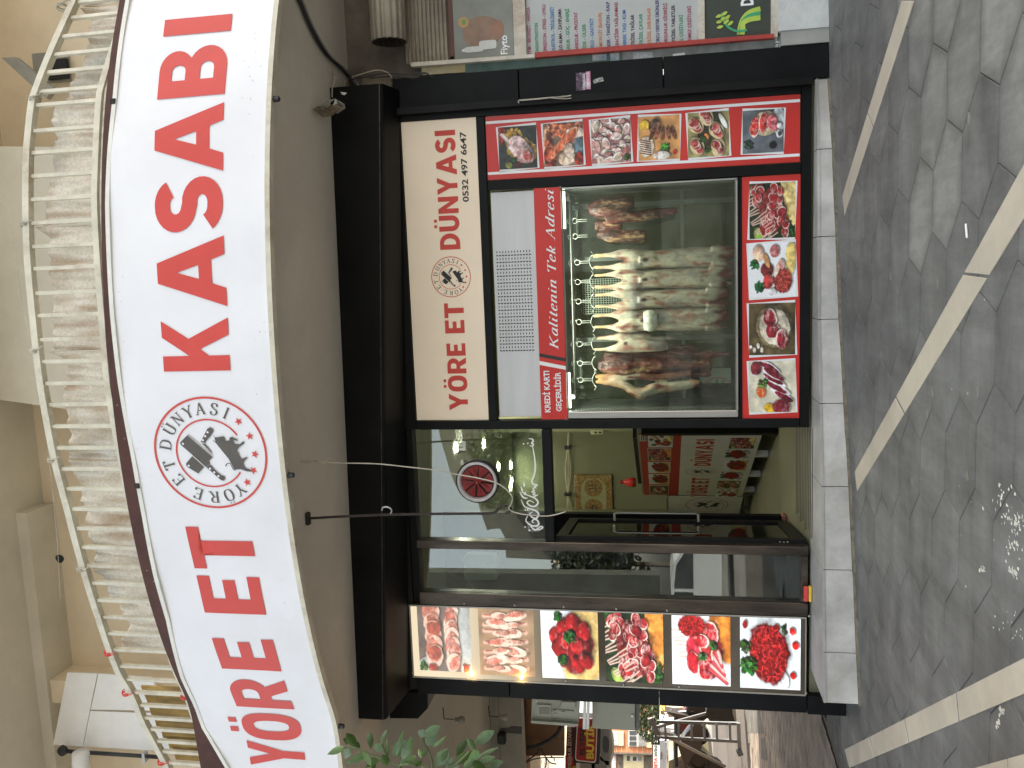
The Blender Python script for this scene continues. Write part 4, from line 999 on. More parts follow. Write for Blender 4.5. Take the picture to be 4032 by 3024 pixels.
        for x, y in ((.82, .14), (.62, .08), (.86, .4), (.2, .12)): c.E(x, y, .06, .05, 30, (198, 30, 28))
        c.mince(.5, .52, .42, .31, 15); c.leaves(.32, .86, .12, 46); c.leaves(.6, .92, .09, 20); c.E(.9, .92, .06, .04, 0, (150, 20, 20)); c.leaves(.84, .25, .05, 5)
    elif kind == 'leg':
        c = Cv(PN, (44, 50, 48), seed, .5, 9); c.E(.48, .42, .3, .5, -35, (150, 120, 44), .2, .4); c.E(.84, .66, .1, .3, 0, (176, 130, 52), .25, .6); c.E(.76, .93, .2, .07, 0, (140, 44, 28), .2, .6); c.E(.1, .5, .07, .07, 0, (90, 30, 24)); c.E(.1, .75, .08, .1, 0, (140, 150, 70))
        for i in range(9): c.E(.78+.05*(i % 4), .40+.05*(i//3)+.02*i, .04, .04, 0, (180, 150, 70), .1)
        c.L(.9, .97, .6, .68, .06, (232, 214, 208)); c.E(.44, .42, .25, .42, -48, (214, 186, 184), .12, .35, None, .1, (170, 70, 66)); c.E(.28, .26, .14, .13, 0, (176, 72, 66), .3, .5, None, .1, (236, 220, 214)); c.leaves(.2, .6, .04, 12); c.leaves(.92, .92, .07, 22, (170, 40, 30))
    elif kind == 'chicken':
        c = Cv(PN, (150, 120, 100), seed, .4); c.E(.85, .55, .2, .5, 0, (190, 96, 62), .3, .7, None, .1, (236, 190, 150)); c.E(.55, .9, .5, .14, 0, (170, 84, 58), .3, .7, (230, 180, 140), .3)
        c.E(.2, .84, .24, .16, 20, (130, 46, 34), .2, .8); c.E(.4, .12, .3, .12, 0, (96, 122, 134), .1, .3); c.E(.75, .2, .14, .24, 0, (236, 214, 196), .2, .3, None, .1, (220, 150, 130)); c.E(.16, .4, .16, .24, 0, (234, 214, 190), .2, .3, None, .1, (214, 150, 120))
        for i in range(8): c.E(.3+.06*i, .78-.075*i, .22, .08, -30, (204, 98, 62), .1, .3, (232, 160, 120), .2)
        c.E(.14, .12, .16, .12, 0, (160, 50, 36), .1, .5); c.E(.35, .36, .14, .13, 0, (236, 210, 192), .2)
    elif kind == 'deli':
        c = Cv(PN, (170, 130, 124), seed, .4)
        for i in range(60):
            x, y = (i*.618) % 1, (i*.7548+.1) % 1; c.E(x, y, .15, .09, 37*i, [(212, 160, 152), (186, 116, 110), (232, 206, 196), (160, 88, 86), (206, 190, 160), (222, 180, 172)][i % 6], .12, .2, (246, 234, 228) if i % 3 else None, .3, (232, 206, 200) if i % 2 else None)
        c.leaves(.1, .1, .06, 20)
    elif kind == 'grill':
        c = Cv(PN, (206, 150, 90), seed, .25); c.E(.3, .8, .24, .2, 0, (236, 226, 206)); c.E(.8, .85, .12, .12, 0, (232, 190, 60))
        for i in range(7): c.L(.12+.05*i, .7, .18+.05*i, .95, .014, (120, 56, 34))
        c.E(.75, .58, .2, .17, 0, (130, 92, 70), .2, .7); c.leaves(.25, .35, .11, 40, (90, 150, 50)); c.E(.15, .12, .06, .05, 0, (210, 40, 30))
        for i in range(5): c.E(.6, .15+.13*i, .17, .05, 20-12*i, (104, 52, 36), .2, .7, None, .1, (210, 160, 120))
        c.E(.1, .45, .1, .22, 0, (236, 230, 220), .1, .2, None, .1, (130, 60, 50))
    elif kind == 'boards':
        c = Cv(PN, (150, 140, 92), seed, .4); c.E(.55, .5, .2, .5, 60, (60, 56, 34), .2, .5)
        for x, y, a in ((.25, .78, 30), (.72, .82, 60), (.2, .26, 0), (.58, .3, 40), (.9, .55, 20)):
            c.E(x, y, .23, .17, a, (222, 200, 150), .05, .1)
            for k in range(4): steak(c, x-.06+.04*k, y-.04+.03*k, .13, .09, a+20*k, (164, 58, 54))
        c.E(.45, .55, .08, .06, 0, (224, 130, 40)); c.leaves(.4, .64, .06, 20); c.E(.78, .14, .2, .06, 30, (238, 236, 226), .05, .1); c.leaves(.15, .5, .05, 14)
    elif kind == 'slate':
        c = Cv(PN, (92, 98, 104), seed, .5, 3); c.E(.75, .15, .3, .2, 0, (190, 196, 200), .2); c.E(.68, .45, .3, .32, 10, (200, 184, 150), .05)
        steak(c, .62, .7, .26, .12, -12, (206, 44, 40)); steak(c, .7, .5, .24, .12, -8, (214, 50, 46)); c.E(.68, .28, .2, .13, 10, (206, 90, 96), .15, .3, None, .1, (250, 244, 244)); c.leaves(.2, .86, .1, 26, (40, 70, 44))
        c.E(.16, .26, .09, .1, 0, (28, 24, 24)); c.E(.42, .1, .09, .08, 0, (230, 230, 230)); c.E(.42, .1, .06, .05, 0, (60, 60, 60)); c.E(.62, .1, .07, .07, 0, (240, 240, 240))
    elif kind == 'wood':
        c = Cv(PN, (96, 82, 54), seed, .5, 7); c.E(.55, .45, .42, .4, 20, (132, 118, 84), .05); c.E(.55, .45, .36, .34, 20, (226, 214, 190), .08)
        for x, y, a in ((.72, .55, 20), (.45, .48, 40), (.3, .28, 0)): steak(c, x, y, .19, .15, a, (140, 26, 40))
        for i in range(7): c.E(.08+.04*(i % 4), .72+.08*(i//2), .035, .035, 0, (230, 224, 204))
    elif kind == 'slices':
        c = Cv(PN, (220, 214, 190), seed, .2, 6); c.E(.08, .55, .1, .12, 0, (240, 190, 40)); c.E(.1, .3, .16, .2, 0, (110, 20, 34), .12, .3, None, .1, (240, 230, 226))
        for i in range(5): c.E(.34+.14*i, .3+.07*i, .07, .3, -28, (122, 26, 42), .1, .3, (238, 232, 236), .3)
        c.E(.4, .74, .12, .1, 20, (226, 98, 40), .1, .2, None, .1, (250, 200, 160)); c.leaves(.56, .7, .08, 26, (120, 170, 60)); c.E(.86, .85, .14, .12, 0, (120, 40, 46), .1, .3, (232, 220, 220), .1)
    else:   # mixed greens on white
        c = Cv(PN, (238, 240, 242), seed, .03); c.E(.7, .1, .3, .12, 0, (226, 200, 120)); c.mince(.3, .28, .22, .2, 0, (180, 70, 60)); c.E(.5, .62, .13, .14, 0, (120, 44, 44), .12); c.E(.82, .8, .15, .12, 0, (232, 190, 160), .1)
        c.E(.68, .62, .15, .05, 20, (222, 160, 96), .1); c.E(.5, .4, .15, .05, -20, (226, 196, 176), .1); c.E(.6, .3, .1, .07, 0, (206, 130, 120), .1, .3, None, .1, (240, 220, 214)); c.E(.85, .45, .12, .1, 0, (176, 96, 96), .1, .4, None, .1, (240, 226, 226)); c.E(.3, .6, .14, .1, 0, (188, 58, 54)); c.leaves(.18, .78, .08, 24, (30, 120, 50)); c.leaves(.6, .88, .07, 20, (30, 120, 50)); c.E(.1, .5, .07, .1, 0, (236, 234, 236))
    if kind in ('loin', 'chops'): c.a = c.a*.74+np.array((198, 182, 156))/255.*.26      # glare over the top two prints mixed into their colours
    return np.clip(c.a, 0, 1)
_pc = {}
def picture(kind, seed, f, name, m, parent, n=None):
    """f(u,v)->3D ; the print is a fine grid with one colour per point"""
    key = (kind, seed)
    if key not in _pc:
        a = ph(kind, seed); _pc[key] = np.where(a <= .04045, a/12.92, ((a+.055)/1.055)**2.4)
    A = _pc[key]; st_ = 1
    if n: idx = np.linspace(0, PN-1, n).astype(int); A = A[np.ix_(idx, idx)]
    n = A.shape[0]; V = [f(i/(n-1), j/(n-1)) for j in range(n) for i in range(n)]
    Fc = [(j*n+i, j*n+i+1, (j+1)*n+i+1, (j+1)*n+i) for j in range(n-1) for i in range(n-1)]
    return raw(name, V, Fc, m, parent, cols=A.reshape(-1, 3))
M_print = attr_mat('glossy_photo_print', .35, spec=.5, bscale=160)
M_lit = attr_mat('backlit_photo_print', .3, emit=.24, spec=.5, bscale=120)
M_inpr = attr_mat('photo_print_indoors', .5, spec=.3, bscale=100)
def pf(r, y): return lambda u, v: (r[0]+(r[1]-r[0])*u, y, r[2]+(r[3]-r[2])*v)
def plate(name, r, y0, y1, m, parent): return MB().box(r[0], r[1], y0, y1, r[2], r[3]).build(name, m, parent)

# --- white sign above the meat cabinet
ws = thing('window_sign', 'cream white sign with red YÖRE ET DÜNYASI and a phone number', 'sign', tuple(PY(1760, 1060)))
r_ = (-1.205, 1.253, 2.924, 3.548)
M_wsign = mat('cream_white_sign_board', (.75, .64, .50), .45, var=.04, scale=1.2, bump=.02, emit=.05)
plate('sign_board', r_, -.012, .01, M_wsign, ws)
f0 = lambda y: (lambda u, v: (u, y, v))
def wtext(s, Yl, Yr, Xc, Xb, y=-.0145, m=M_redl):
    a = PY((Xc+Xb)/2, Yl).x; b = PY((Xc+Xb)/2, Yr).x; ym = (Yl+Yr)/2; zt = PY(Xc, ym).z; zb = PY(Xb, ym).z
    bold_text(s, a, b, lambda u, v: (u, y, zb+(zt-zb)*v), 'letter', m, ws)
wtext('YÖRE', R5(0, 998)[1], R5(0, 565)[1], R5(693, 0)[0], R5(815, 0)[0])
wtext('ET', R5(0, 500)[1], R5(0, 305)[1], R5(672, 0)[0], R5(798, 0)[0])
wtext('DÜNYASI', R2(0, 1618)[1], R2(0, 845)[1], R2(625, 0)[0], R2(757, 0)[0])
e_ = rectp(R5(587, 0)[0], R5(840, 0)[0], R5(0, 3)[1], R5(0, 267)[1]); ec = ((e_[0]+e_[1])/2, (e_[2]+e_[3])/2, (e_[1]-e_[0])/2)
emblem(lambda u, v, o: (ec[0]+u*ec[2], -.0145-o*.5, ec[1]+v*ec[2]), 'emblem', ws, ring=M_redl, ink=M_ink)
a = PY(R2(795, 0)[0], R2(0, 1310)[1]); b = PY(R2(795, 0)[0], R2(0, 855)[1]); zt = PY(R2(780, 0)[0], 655).z; zb = PY(R2(818, 0)[0], 655).z
font_text('0532 497 6647', a.x, b.x, lambda u, v: (u, -.0145, zb+(zt-zb)*v), 'phone_number', M_ink, ws, .022)

# --- upright red panel with six photographs
rp = thing('photo_panel', 'upright red panel with two white stripes and six meat photographs', 'advertising panel', (1, -.02, 1.6))
plate('panel_board', (.754, 1.249, .438, 2.847), -.014, .02, M_red, rp)
for a_, b_ in ((1.192, 1.213), (.795, .816)): plate('white_stripe', (a_, b_, .44, 2.845), -.0155, -.0145, M_white_film, rp)
px = [(1961, 2119, 492, 671, 'leg', 1), (2137, 2301, 478, 660, 'chicken', 2), (2325, 2488, 463, 648, 'deli', 3), (2510, 2680, 451, 636, 'grill', 4), (2704, 2874, 436, 624, 'boards', 5), (2919, 3089, 427, 609, 'slate', 6)]
rr = random.Random(2)
def card_photo(r, kind, seed, y, parent, tilt):
    cx_, cz_ = (r[0]+r[1])/2, (r[2]+r[3])/2; w_, h_ = (r[1]-r[0])/2, (r[3]-r[2])/2; c, s_ = math.cos(tilt), math.sin(tilt)
    k = [(cx_+a*w_*c-b*h_*s_, cz_+a*w_*s_+b*h_*c) for a, b in ((-1, -1), (1, -1), (1, 1), (-1, 1))]
    MB().prism(k, lambda a, b: (a, y, b), lambda a, b: (a, y-.001, b)).build('paper_card', M_paper, parent)
    picture(kind, seed, pf((r[0]+.012, r[1]-.012, r[2]+.008, r[3]-.008), y-.0022), 'photo', M_print, parent)
for X0, X1, Y0, Y1, k, sd in px:
    r = rectp(X0, X1, Y0, Y1, 0); card_photo(r, k, sd, -.0145, rp, rr.choice([.05, -.045]))
# --- low red panel with four photographs
rq = thing('photo_panel', 'low red panel under the meat window with four meat photographs', 'advertising panel', (-.28, -.02, .65))
plate('panel_board', (-1.212, .665, .432, .864), -.014, .02, M_red, rq)
for X0, X1, Y0, Y1, k, sd in [(2946, 3134, 714, 944, 'rack', 12), (2943, 3137, 950, 1175, 'mixed', 8), (2944, 3134, 1187, 1402, 'wood', 9), (2944, 3135, 1415, 1627, 'slices', 10)]:
    r = rectp(X0, X1, Y0, Y1, 0); card_photo(r, k, sd, -.0145, rq, rr.choice([.045, -.04]))
# --- tall light box at the left
lb = thing('light_box', 'tall backlit box at the left with six lit meat photographs on dark glass', 'light box', (-3.15, -.05, 2))
lx0, lx1 = -3.508, xs1-.004
M_lbg = mat('dark_bronze_glass', (.075, .058, .038), .10, var=.2, scale=2, bump=.01, spec=.9, coat=.6)
plate('glass_front', (lx0, lx1, .372, 3.70), -.052, .0, M_lbg, lb)
M_glow = mat('upper_glare_glow', (.075, .058, .038), .12, var=.05, scale=1, bump=0, coat=.5)
_n = M_glow.node_tree.nodes; _l = M_glow.node_tree.links; _tc = _n.new('ShaderNodeTexCoord'); _sx = _n.new('ShaderNodeSeparateXYZ'); _mr = _n.new('ShaderNodeMapRange')
_mr.interpolation_type = 'SMOOTHSTEP'; _mr.inputs[1].default_value = 2.15-2; _mr.inputs[2].default_value = 3.5-2; _mr.inputs[3].default_value = 0; _mr.inputs[4].default_value = .42
_l.new(_tc.outputs['Object'], _sx.inputs[0]); _l.new(_sx.outputs[2], _mr.inputs[0]); _b = _n['Principled BSDF']; _b.inputs['Emission Color'].default_value = (.62, .52, .36, 1); _l.new(_mr.outputs[0], _b.inputs['Emission Strength'])
plate('glare_sheet', (lx0+.013, lx1-.013, 2.2, 3.688), -.0529, -.0521, M_glow, lb)  # added glowing sheet stands in for the glare on the upper glass
for nm, r in (('side_strip', (lx0, lx0+.012, .372, 3.70)), ('side_strip', (lx1-.012, lx1, .372, 3.70)), ('end_strip', (lx0+.013, lx1-.013, .372, .38)), ('end_strip', (lx0+.013, lx1-.013, 3.69, 3.70))):
    plate(nm, r, -.060, -.0525, mat('pale_edge_strip', (.4, .38, .34), .4, metal=.5), lb)
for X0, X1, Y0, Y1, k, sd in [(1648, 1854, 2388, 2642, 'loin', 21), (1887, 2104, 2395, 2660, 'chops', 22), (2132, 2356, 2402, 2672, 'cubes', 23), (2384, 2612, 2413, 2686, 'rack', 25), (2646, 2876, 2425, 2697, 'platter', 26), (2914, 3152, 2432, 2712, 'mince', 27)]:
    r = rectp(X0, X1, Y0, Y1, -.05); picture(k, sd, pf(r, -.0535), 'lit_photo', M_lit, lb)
M_led = mat('warm_led', (1, .55, .12), .5, var=0, bump=0, emit=6)
for X, Y, on in [(*R8(845, 1055), 1), (*R8(1170, 1078), 1), (*R8(1455, 1092), 0), (*R8(1830, 1118), 0), (*R8(797, 590), 0), (*R8(1125, 602), 0), (*R8(1443, 612), 0), (*R8(1783, 626), 0), (*R8(2112, 637), 0), (*R8(2190, 1130), 0), (*R8(462, 1042), 0), (*R9(800, 1172), 0), (*R9(820, 672), 0)]:
    p = PY(X, Y, -.055)
    if on:
        pl = bpy.data.lights.new('led_glow', 'POINT'); pl.energy = .35; pl.color = (1, .62, .22); pl.shadow_soft_size = .01
        po_ = bpy.data.objects.new('led_glow', pl); COL.objects.link(po_); po_.location = (p.x+.01, -.075, p.z)
    MB().lathe([(0, -.014), (.009, -.01), (.011, .0), (.009, .004)], (p.x, -.055, p.z), 'y', 10).build('led_bulb' if on else 'cap_screw', M_led if on else M_chrome, lb)

# --- meat cabinet
fr_ = thing('meat_cabinet', 'tall glass fronted steel meat fridge with a slotted grey top panel', 'display fridge', (-.28, .4, 1.5))
gl_ = rectp(2222, 2900, 745, 1640, 0)
zg0, zg1 = PY(2896, 1200).z, PY(2226, 1200).z
zs0, zs1 = PY(2222, 1200).z, PY(2118, 1200).z      # red strip
zv1 = PY(1950, 1200).z
xg0, xg1 = PY(2550, 1618).x, .652
M_vent = mat('grey_brushed_fascia', (.60, .61, .62), .42, metal=.15, var=.06, scale=2, bump=.03, stretch=(.3, 1, 3))
vx0, vx1 = PY(2000, 1640).x, .655
plate('vent_fascia', (vx0, vx1, zs1+.002, zv1), .0, .02, M_vent, fr_)
sl = MB()
for i in range(30):
    x = PY(2040, R5(0, 612)[1]).x + (PY(2040, 990).x-PY(2040, R5(0, 612)[1]).x)*i/29
    for j in range(12):
        z = PY(R5(1232, 0)[0], 1200).z+(PY(R5(1022, 0)[0], 1200).z-PY(R5(1232, 0)[0], 1200).z)*j/11
        if i % 2 == 0: sl.box(x-.0045, x+.0045, -.002, .004, z-.011, z+.007)
        else: sl.box(x-.008, x+.008, -.002, .004, z-.0035, z+.0035)
props(raw('vent_slot', sl.v, sl.f, M_ink, fr_), kind='stuff')
for r in ((-1.205, xg0, zg0-.02, zs0), (xg1, .668, zg0-.02, zs0)):
    MB().bbox(r[0], r[1], -.012, .06, r[2], r[3], .006).build('steel_frame_side', M_steel, fr_)
MB().bbox(xg0+.001, xg1-.001, -.012, .06, zg0-.02, zg0, .004).build('steel_frame_bottom', M_steel, fr_)
MB().bbox(xg0+.001, xg1-.001, -.01, .05, zg1, zs0-.001, .003).build('steel_frame_top', M_steel, fr_)
MB().box(xg0+.001, xg1-.001, .012, .018, zg0+.001, zg1-.001).build('glass_pane', glass_mat('cabinet_glass', 1.33, (.9, .95, .9), .02), fr_)
# interior
M_fin = mat('fridge_lining_steel', (.17, .185, .165), .4, metal=.6, var=.15, scale=3, bump=.04)
D_ = .78
MB().box(xg0-.03, xg0-.02, .065, D_, zg0-.1, zs0).build('lining_side', M_fin, fr_); MB().box(xg1+.015, xg1+.025, .065, D_, zg0-.1, zs0).build('lining_side', M_fin, fr_)
MB().box(xg0-.018, xg1+.013, .065, D_, zg1+.03, zg1+.04).build('lining_top', M_fin, fr_); MB().box(xg0-.018, xg1+.013, .065, D_, zg0-.12, zg0-.1).build('lining_floor', M_fin, fr_)
MB().box(xg0-.018, xg1+.013, D_, D_+.01, zg0-.1, zg1+.028).build('rear_pane', glass_mat('dark_rear_glass', 1.5, (.42, .47, .36), .1), fr_)
rear = MB()
for x in (-.62, .1, .56): rear.box(x-.02, x+.02, D_-.015, D_-.002, zg0-.09, zg1+.02)
rear.box(xg0-.017, xg1+.012, D_-.014, D_-.004, 1.28, 1.31)
rear.build('rear_door_frame', M_fin, fr_)
mb = MB()                                            # louvred air duct on both sides
for sgn, x in ((1, xg0-.019), (-1, xg1+.012)):
    for k in range(58):
        z = zg0+.02+k*(zg1-zg0-.05)/58; mb.box(min(x, x+sgn*.012), max(x, x+sgn*.012), .09, .2, z, z+.011)
props(raw('louvre_slat', mb.v, mb.f, M_steel, fr_), kind='stuff')
g0 = rectp(2296, 2590, 1095, 1232, D_-.03); mb = MB()   # wire guard in front of the evaporator
nx_, nz_ = 17, 30
for i in range(nx_): x = g0[0]+(g0[1]-g0[0])*i/(nx_-1); mb.bar((x, D_-.03, g0[2]), (x, D_-.03, g0[3]), .006)
for j in range(nz_): z = g0[2]+(g0[3]-g0[2])*j/(nz_-1); mb.bar((g0[0], D_-.036, z), (g0[1], D_-.036, z), .006)
props(raw('wire_guard', mb.v, mb.f, mat('green_grey_wire', (.30, .34, .29), .4, metal=.4), fr_), kind='stuff')
for y, z in ((.3, 2.225), (.42, 2.225)):
    MB().tube([(xg0+.1, y, z), (xg1-.06, y, z)], .011, 10).build('hanging_rail', M_chrome, fr_, True)
for x in (xg0+.1, xg1-.06): MB().bar((x, .15, 2.225), (x, .6, 2.225), .03).build('rail_bearer', M_chrome, fr_)
M_tube = mat('fluorescent_tube', (.85, 1, .8), .5, var=0, bump=0, emit=1.6)
for a_, b_ in ((xg0+.0, xg0+.3), (xg1-.3, xg1-.0)): MB().tube([(a_, .2, zg1+.012), (b_, .2, zg1+.012)], .014, 8).build('light_tube', M_tube, fr_)
def area(name, loc, sx_, sy_, e, col, rx=0., shape='RECTANGLE', par=None):
    l = bpy.data.lights.new(name, 'AREA'); l.shape = shape; l.size = sx_; l.size_y = sy_; l.energy = e; l.color = col
    o = bpy.data.objects.new(name, l); COL.objects.link(o); o.location = loc; o.rotation_euler = (rx, 0, 0); return o
area('cabinet_light', (-.28, .13, zg1-.012), 1.6, .04, 6.2, (.98, 1, .88), math.radians(10))
# red strip with lettering
M_w = M_white_film
rs_ = thing('red_lettered_strip', 'red strip over the meat window reading Kalitenin Tek Adresi', 'sign', (-.27, -.02, 2.37))
plate('strip_board', (-1.205, .668, zs0+.001, zs1), -.024, -.013, M_red, rs_)
ym_ = 1200
def zX(zx, Y=None): return PY(R5(zx, 0)[0], Y or ym_).z
y_ = -.026
a = PY(2190, R5(0, 605)[1]).x; b = PY(2150, R2(0, 1240)[1]).x
zt, zb = PY(R5(1345, 0)[0], 1200).z, PY(R5(1400, 0)[0], 1200).z
txt = 'Kalitenin Tek Adresi'; adv = 0; items = []
for ch in txt:
    if ch == ' ': adv += .38; continue
    w_, V, Fc = nib_glyph(ch, .135, .035, .11, .28); items.append((ch, adv, V, Fc)); adv += w_+.05
kx = (b-a)/(adv-.05)
for ch, ax, V, Fc in items:
    raw('letter', [(a+(ax+u)*kx, y_-.0004*zi, zb+(zt-zb)*v) for u, v, zi in V], Fc, M_w, rs_)
def stripe(Y0t, Y1t, Y0b, Y1b, m):
    q = [(PY(R5(1285, 0)[0], R5(0, Y0t)[1]).x, zs1), (PY(R5(1285, 0)[0], R5(0, Y1t)[1]).x, zs1), (PY(R5(1455, 0)[0], R5(0, Y1b)[1]).x, zs0+.001), (PY(R5(1455, 0)[0], R5(0, Y0b)[1]).x, zs0+.001)]
    MB().prism(q, lambda a, b: (a, -.0245, b), lambda a, b: (a, -.0255, b)).build('slanted_stripe', m, rs_)
stripe(628, 650, 660, 682, M_ink); stripe(678, 703, 712, 735, M_w)
for s_, Xt, Xb in (('KREDİ KARTI', 1318, 1353), ('GEÇERLİDİR', 1392, 1425)):
    a = PY(R5(Xt, 0)[0], R5(0, 1010 if 'K' in s_[:1] else 1003)[1]).x; b = PY(R5(Xt, 0)[0], R5(0, 742 if s_[0] == 'K' else 750)[1]).x
    zt, zb = PY(R5(Xt, 0)[0], 1540).z, PY(R5(Xb, 0)[0], 1540).z
    font_text(s_, a, b, lambda u, v: (u, -.0265, zb+(zt-zb)*v), 'lettering', M_w, rs_, .03)

# ------------------------------------------------------------------ meat: one continuous skin per piece, fused by a voxel remesh
def loft(mb, rings, n=20):
    """rings: (x,y,z,rx,ry)"""
    k = len(mb.v); vs = []; fs = []
    for (x, y, z, rx, ry) in rings:
        for j in range(n): t = 2*math.pi*j/n; vs.append((x+rx*math.cos(t), y+ry*math.sin(t), z))
    m = len(rings)
    for i in range(m-1):
        for j in range(n): fs.append((i*n+j, i*n+(j+1) % n, (i+1)*n+(j+1) % n, (i+1)*n+j))
    fs += [tuple(reversed(range(n))), tuple((m-1)*n+j for j in range(n))]
    return mb.add(vs, fs)
def spl(keys, n=26):
    keys = sorted(keys); t = np.linspace(keys[0][0], keys[-1][0], n); A = np.array([k[1:] for k in keys]); T = [k[0] for k in keys]
    o = [np.interp(t, T, A[:, i]) for i in range(A.shape[1])]
    o = [np.convolve(np.pad(q, 1, mode='edge'), [.25, .5, .25], mode='valid') for q in o]
    return [(o[0][i], o[1][i], t[i], o[2][i], o[3][i]) for i in range(n)]
M_meat = attr_mat('raw_meat_skin', .45, spec=.4, bump=.8, bscale=26)
def meat(name, mb, colf, amp, seed, vox=.009, freq=14):
    o = raw('tmp', mb.v, mb.f, M_meat); bm = bmesh.new(); bm.from_mesh(o.data); bmesh.ops.recalc_face_normals(bm, faces=bm.faces[:]); bm.to_mesh(o.data); bm.free()
    rm = o.modifiers.new('r', 'REMESH'); rm.mode = 'VOXEL'; rm.voxel_size = vox
    sm_ = o.modifiers.new('s', 'SMOOTH'); sm_.factor = .6; sm_.iterations = 3
    dg = bpy.context.evaluated_depsgraph_get(); dg.update(); me = bpy.data.meshes.new_from_object(o.evaluated_get(dg), depsgraph=dg)
    bpy.data.objects.remove(o)
    V = []; C = []
    for v in me.vertices:
        p = v.co; q = Vector((p.x*freq+seed, p.y*freq, p.z*freq*.45)); d = mnoise.noise(q)*.7+mnoise.noise(q*2.7)*.35
        V.append(p+v.normal*d*amp); C.append(colf(p, d, seed))
    Fc = [tuple(f.vertices) for f in me.polygons]; bpy.data.meshes.remove(me)
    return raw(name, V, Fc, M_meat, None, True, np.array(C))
def mixc(a, b, t): t = max(0, min(1, t)); return tuple(x*(1-t)+y*t for x, y in zip(a, b))
FAT, CRM, PNK, RED, DRK, YEL = lin((160, 150, 132)), lin((188, 178, 158)), lin((148, 104, 90)), lin((98, 46, 38)), lin((48, 24, 20)), lin((176, 142, 98))
xc0 = [0]
def lambcol(zt, zb):
    def f(p, d, s):
        t = (zt-p.z)/(zt-zb); a = mnoise.noise(Vector((p.x*7+s, p.y*7, p.z*3.2))); b = mnoise.noise(Vector((p.x*22+s, p.y*22, p.z*7+4)))
        c = mixc(FAT, CRM, .5+a); c = mixc(c, PNK, (b-.12)*2.2); c = mixc(c, lin((140, 134, 130)), (mnoise.noise(Vector((p.x*9, s, p.z*5)))-.12)*2)
        if t < .16: c = mixc(c, YEL, (.16-t)*6)
        e = mnoise.noise(Vector((p.x*45+s, p.y*45, p.z*14))); c = mixc(c, PNK, (e-.1)*1.2)
        if .14 < t < .42: c = mixc(c, RED, (a+b*.8+e*.5-.3)*1.5)
        if t > .86: c = mixc(c, RED, (t-.86)*9+(b*1.2))
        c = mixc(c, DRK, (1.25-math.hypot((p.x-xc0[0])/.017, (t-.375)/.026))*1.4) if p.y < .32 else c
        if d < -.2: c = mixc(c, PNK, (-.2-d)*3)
        c = mixc(c, lin((96, 84, 74)), (abs(p.x-xc0[0])-.062)*22*(t > .25))  # sides darkened: shade between the hanging carcasses put into the colour
        return c
    return f
def redcol(fat=.05):
    def f(p, d, s):
        a = mnoise.noise(Vector((p.x*13+s, p.y*13, p.z*4))); b = mnoise.noise(Vector((p.x*38+s, p.y*38, p.z*8+a*2)))
        e = mnoise.noise(Vector((p.x*80+s, p.y*80, p.z*16))); g = mnoise.noise(Vector((p.x*18, p.y*18+s, p.z*4)))
        c = mixc(RED, DRK, .5+a*1.4+e*.9+b*.5); k = 1-abs(b+e*.35)*5.5          # thin sinews and fat seams
        c = mixc(c, lin((170, 132, 104)) if g > 0 else FAT, k*.55*max(0, .55+g*2+fat*6)); c = mixc(c, YEL, (g+e*.6-.42)*2.2+fat)
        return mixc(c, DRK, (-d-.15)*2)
    return f
LEGZ = 2.055
def lamb(x, y, ztop, zbot, w_, seed, tail=True, rot=0.):
    """whole hanging lamb: two hind legs from the gambrel, rump, trunk, neck end"""
    mb = MB(); h = ztop-zbot; g = .048; xc0[0] = x
    zc_ = ztop-h*.30
    for sg in (-1, 1):
        loft(mb, spl([(ztop, x+sg*g, y, .012, .012), (ztop-.02, x+sg*g, y, .017, .017), (ztop-.07, x+sg*g, y, .013, .014), (ztop-.15, x+sg*(g+.004), y, .020, .022), (ztop-h*.2, x+sg*.052, y, w_*.26, .045), (zc_, x+sg*.042, y, w_*.34, .07), (zc_-.08, x+sg*.03, y+.01, w_*.30, .065)], 22), 14)
    loft(mb, spl([(zc_+.02, x, y+.01, w_*.34, .05), (zc_-.06, x, y+.01, w_*.48, .075), (zc_-.17, x, y+.015, w_*.46, .085), (ztop-h*.62, x, y+.02, w_*.5, .095), (ztop-h*.76, x, y+.02, w_*.56, .105), (ztop-h*.85, x, y+.015, w_*.5, .09), (ztop-h*.91, x+.005, y+.01, w_*.34, .06), (zbot+.05, x+.015, y, w_*.24, .045), (zbot, x+.02, y, w_*.2, .036)], 34), 22)
    if tail: loft(mb, spl([(zc_-.04, x, y-.068, .026, .016), (zc_-.10, x+.005, y-.078, .016, .012), (zc_-.17, x+.012, y-.08, .006, .006)], 8), 10)
    for sg in (-1, 1):      # folded shanks at the shoulder
        loft(mb, spl([(ztop-h*.84, x+sg*w_*.36, y-.03, .035, .04), (ztop-h*.93, x+sg*w_*.40, y-.04, .028, .03), (zbot-.0, x+sg*w_*.34, y+.02, .014, .014)], 8), 10)
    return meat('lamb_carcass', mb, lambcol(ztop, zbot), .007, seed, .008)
LG = 'lamb carcasses hanging in the meat cabinet'
zl = [PY(2336, 1027, .35).z, PY(2340, 1103, .35).z, PY(2342, 1178, .35).z, PY(2338, 1260, .35).z]
zb_l = [PY(2892, 1027, .35).z, PY(2882, 1103, .35).z, PY(2866, 1178, .35).z, PY(2866, 1260, .35).z]
xl = [PY(2600, 1020, .35).x, PY(2600, 1098, .35).x, PY(2600, 1176, .35).x, PY(2600, 1258, .35).x]
lab = ['pale lamb carcass with a long thin tail strand, rightmost of the four whole ones', 'pale lamb carcass second from the right of the four whole ones', 'slim lamb carcass in front of the wire guard, third from the right', 'broad lamb carcass with a big folded fat tail, leftmost of the whole ones']
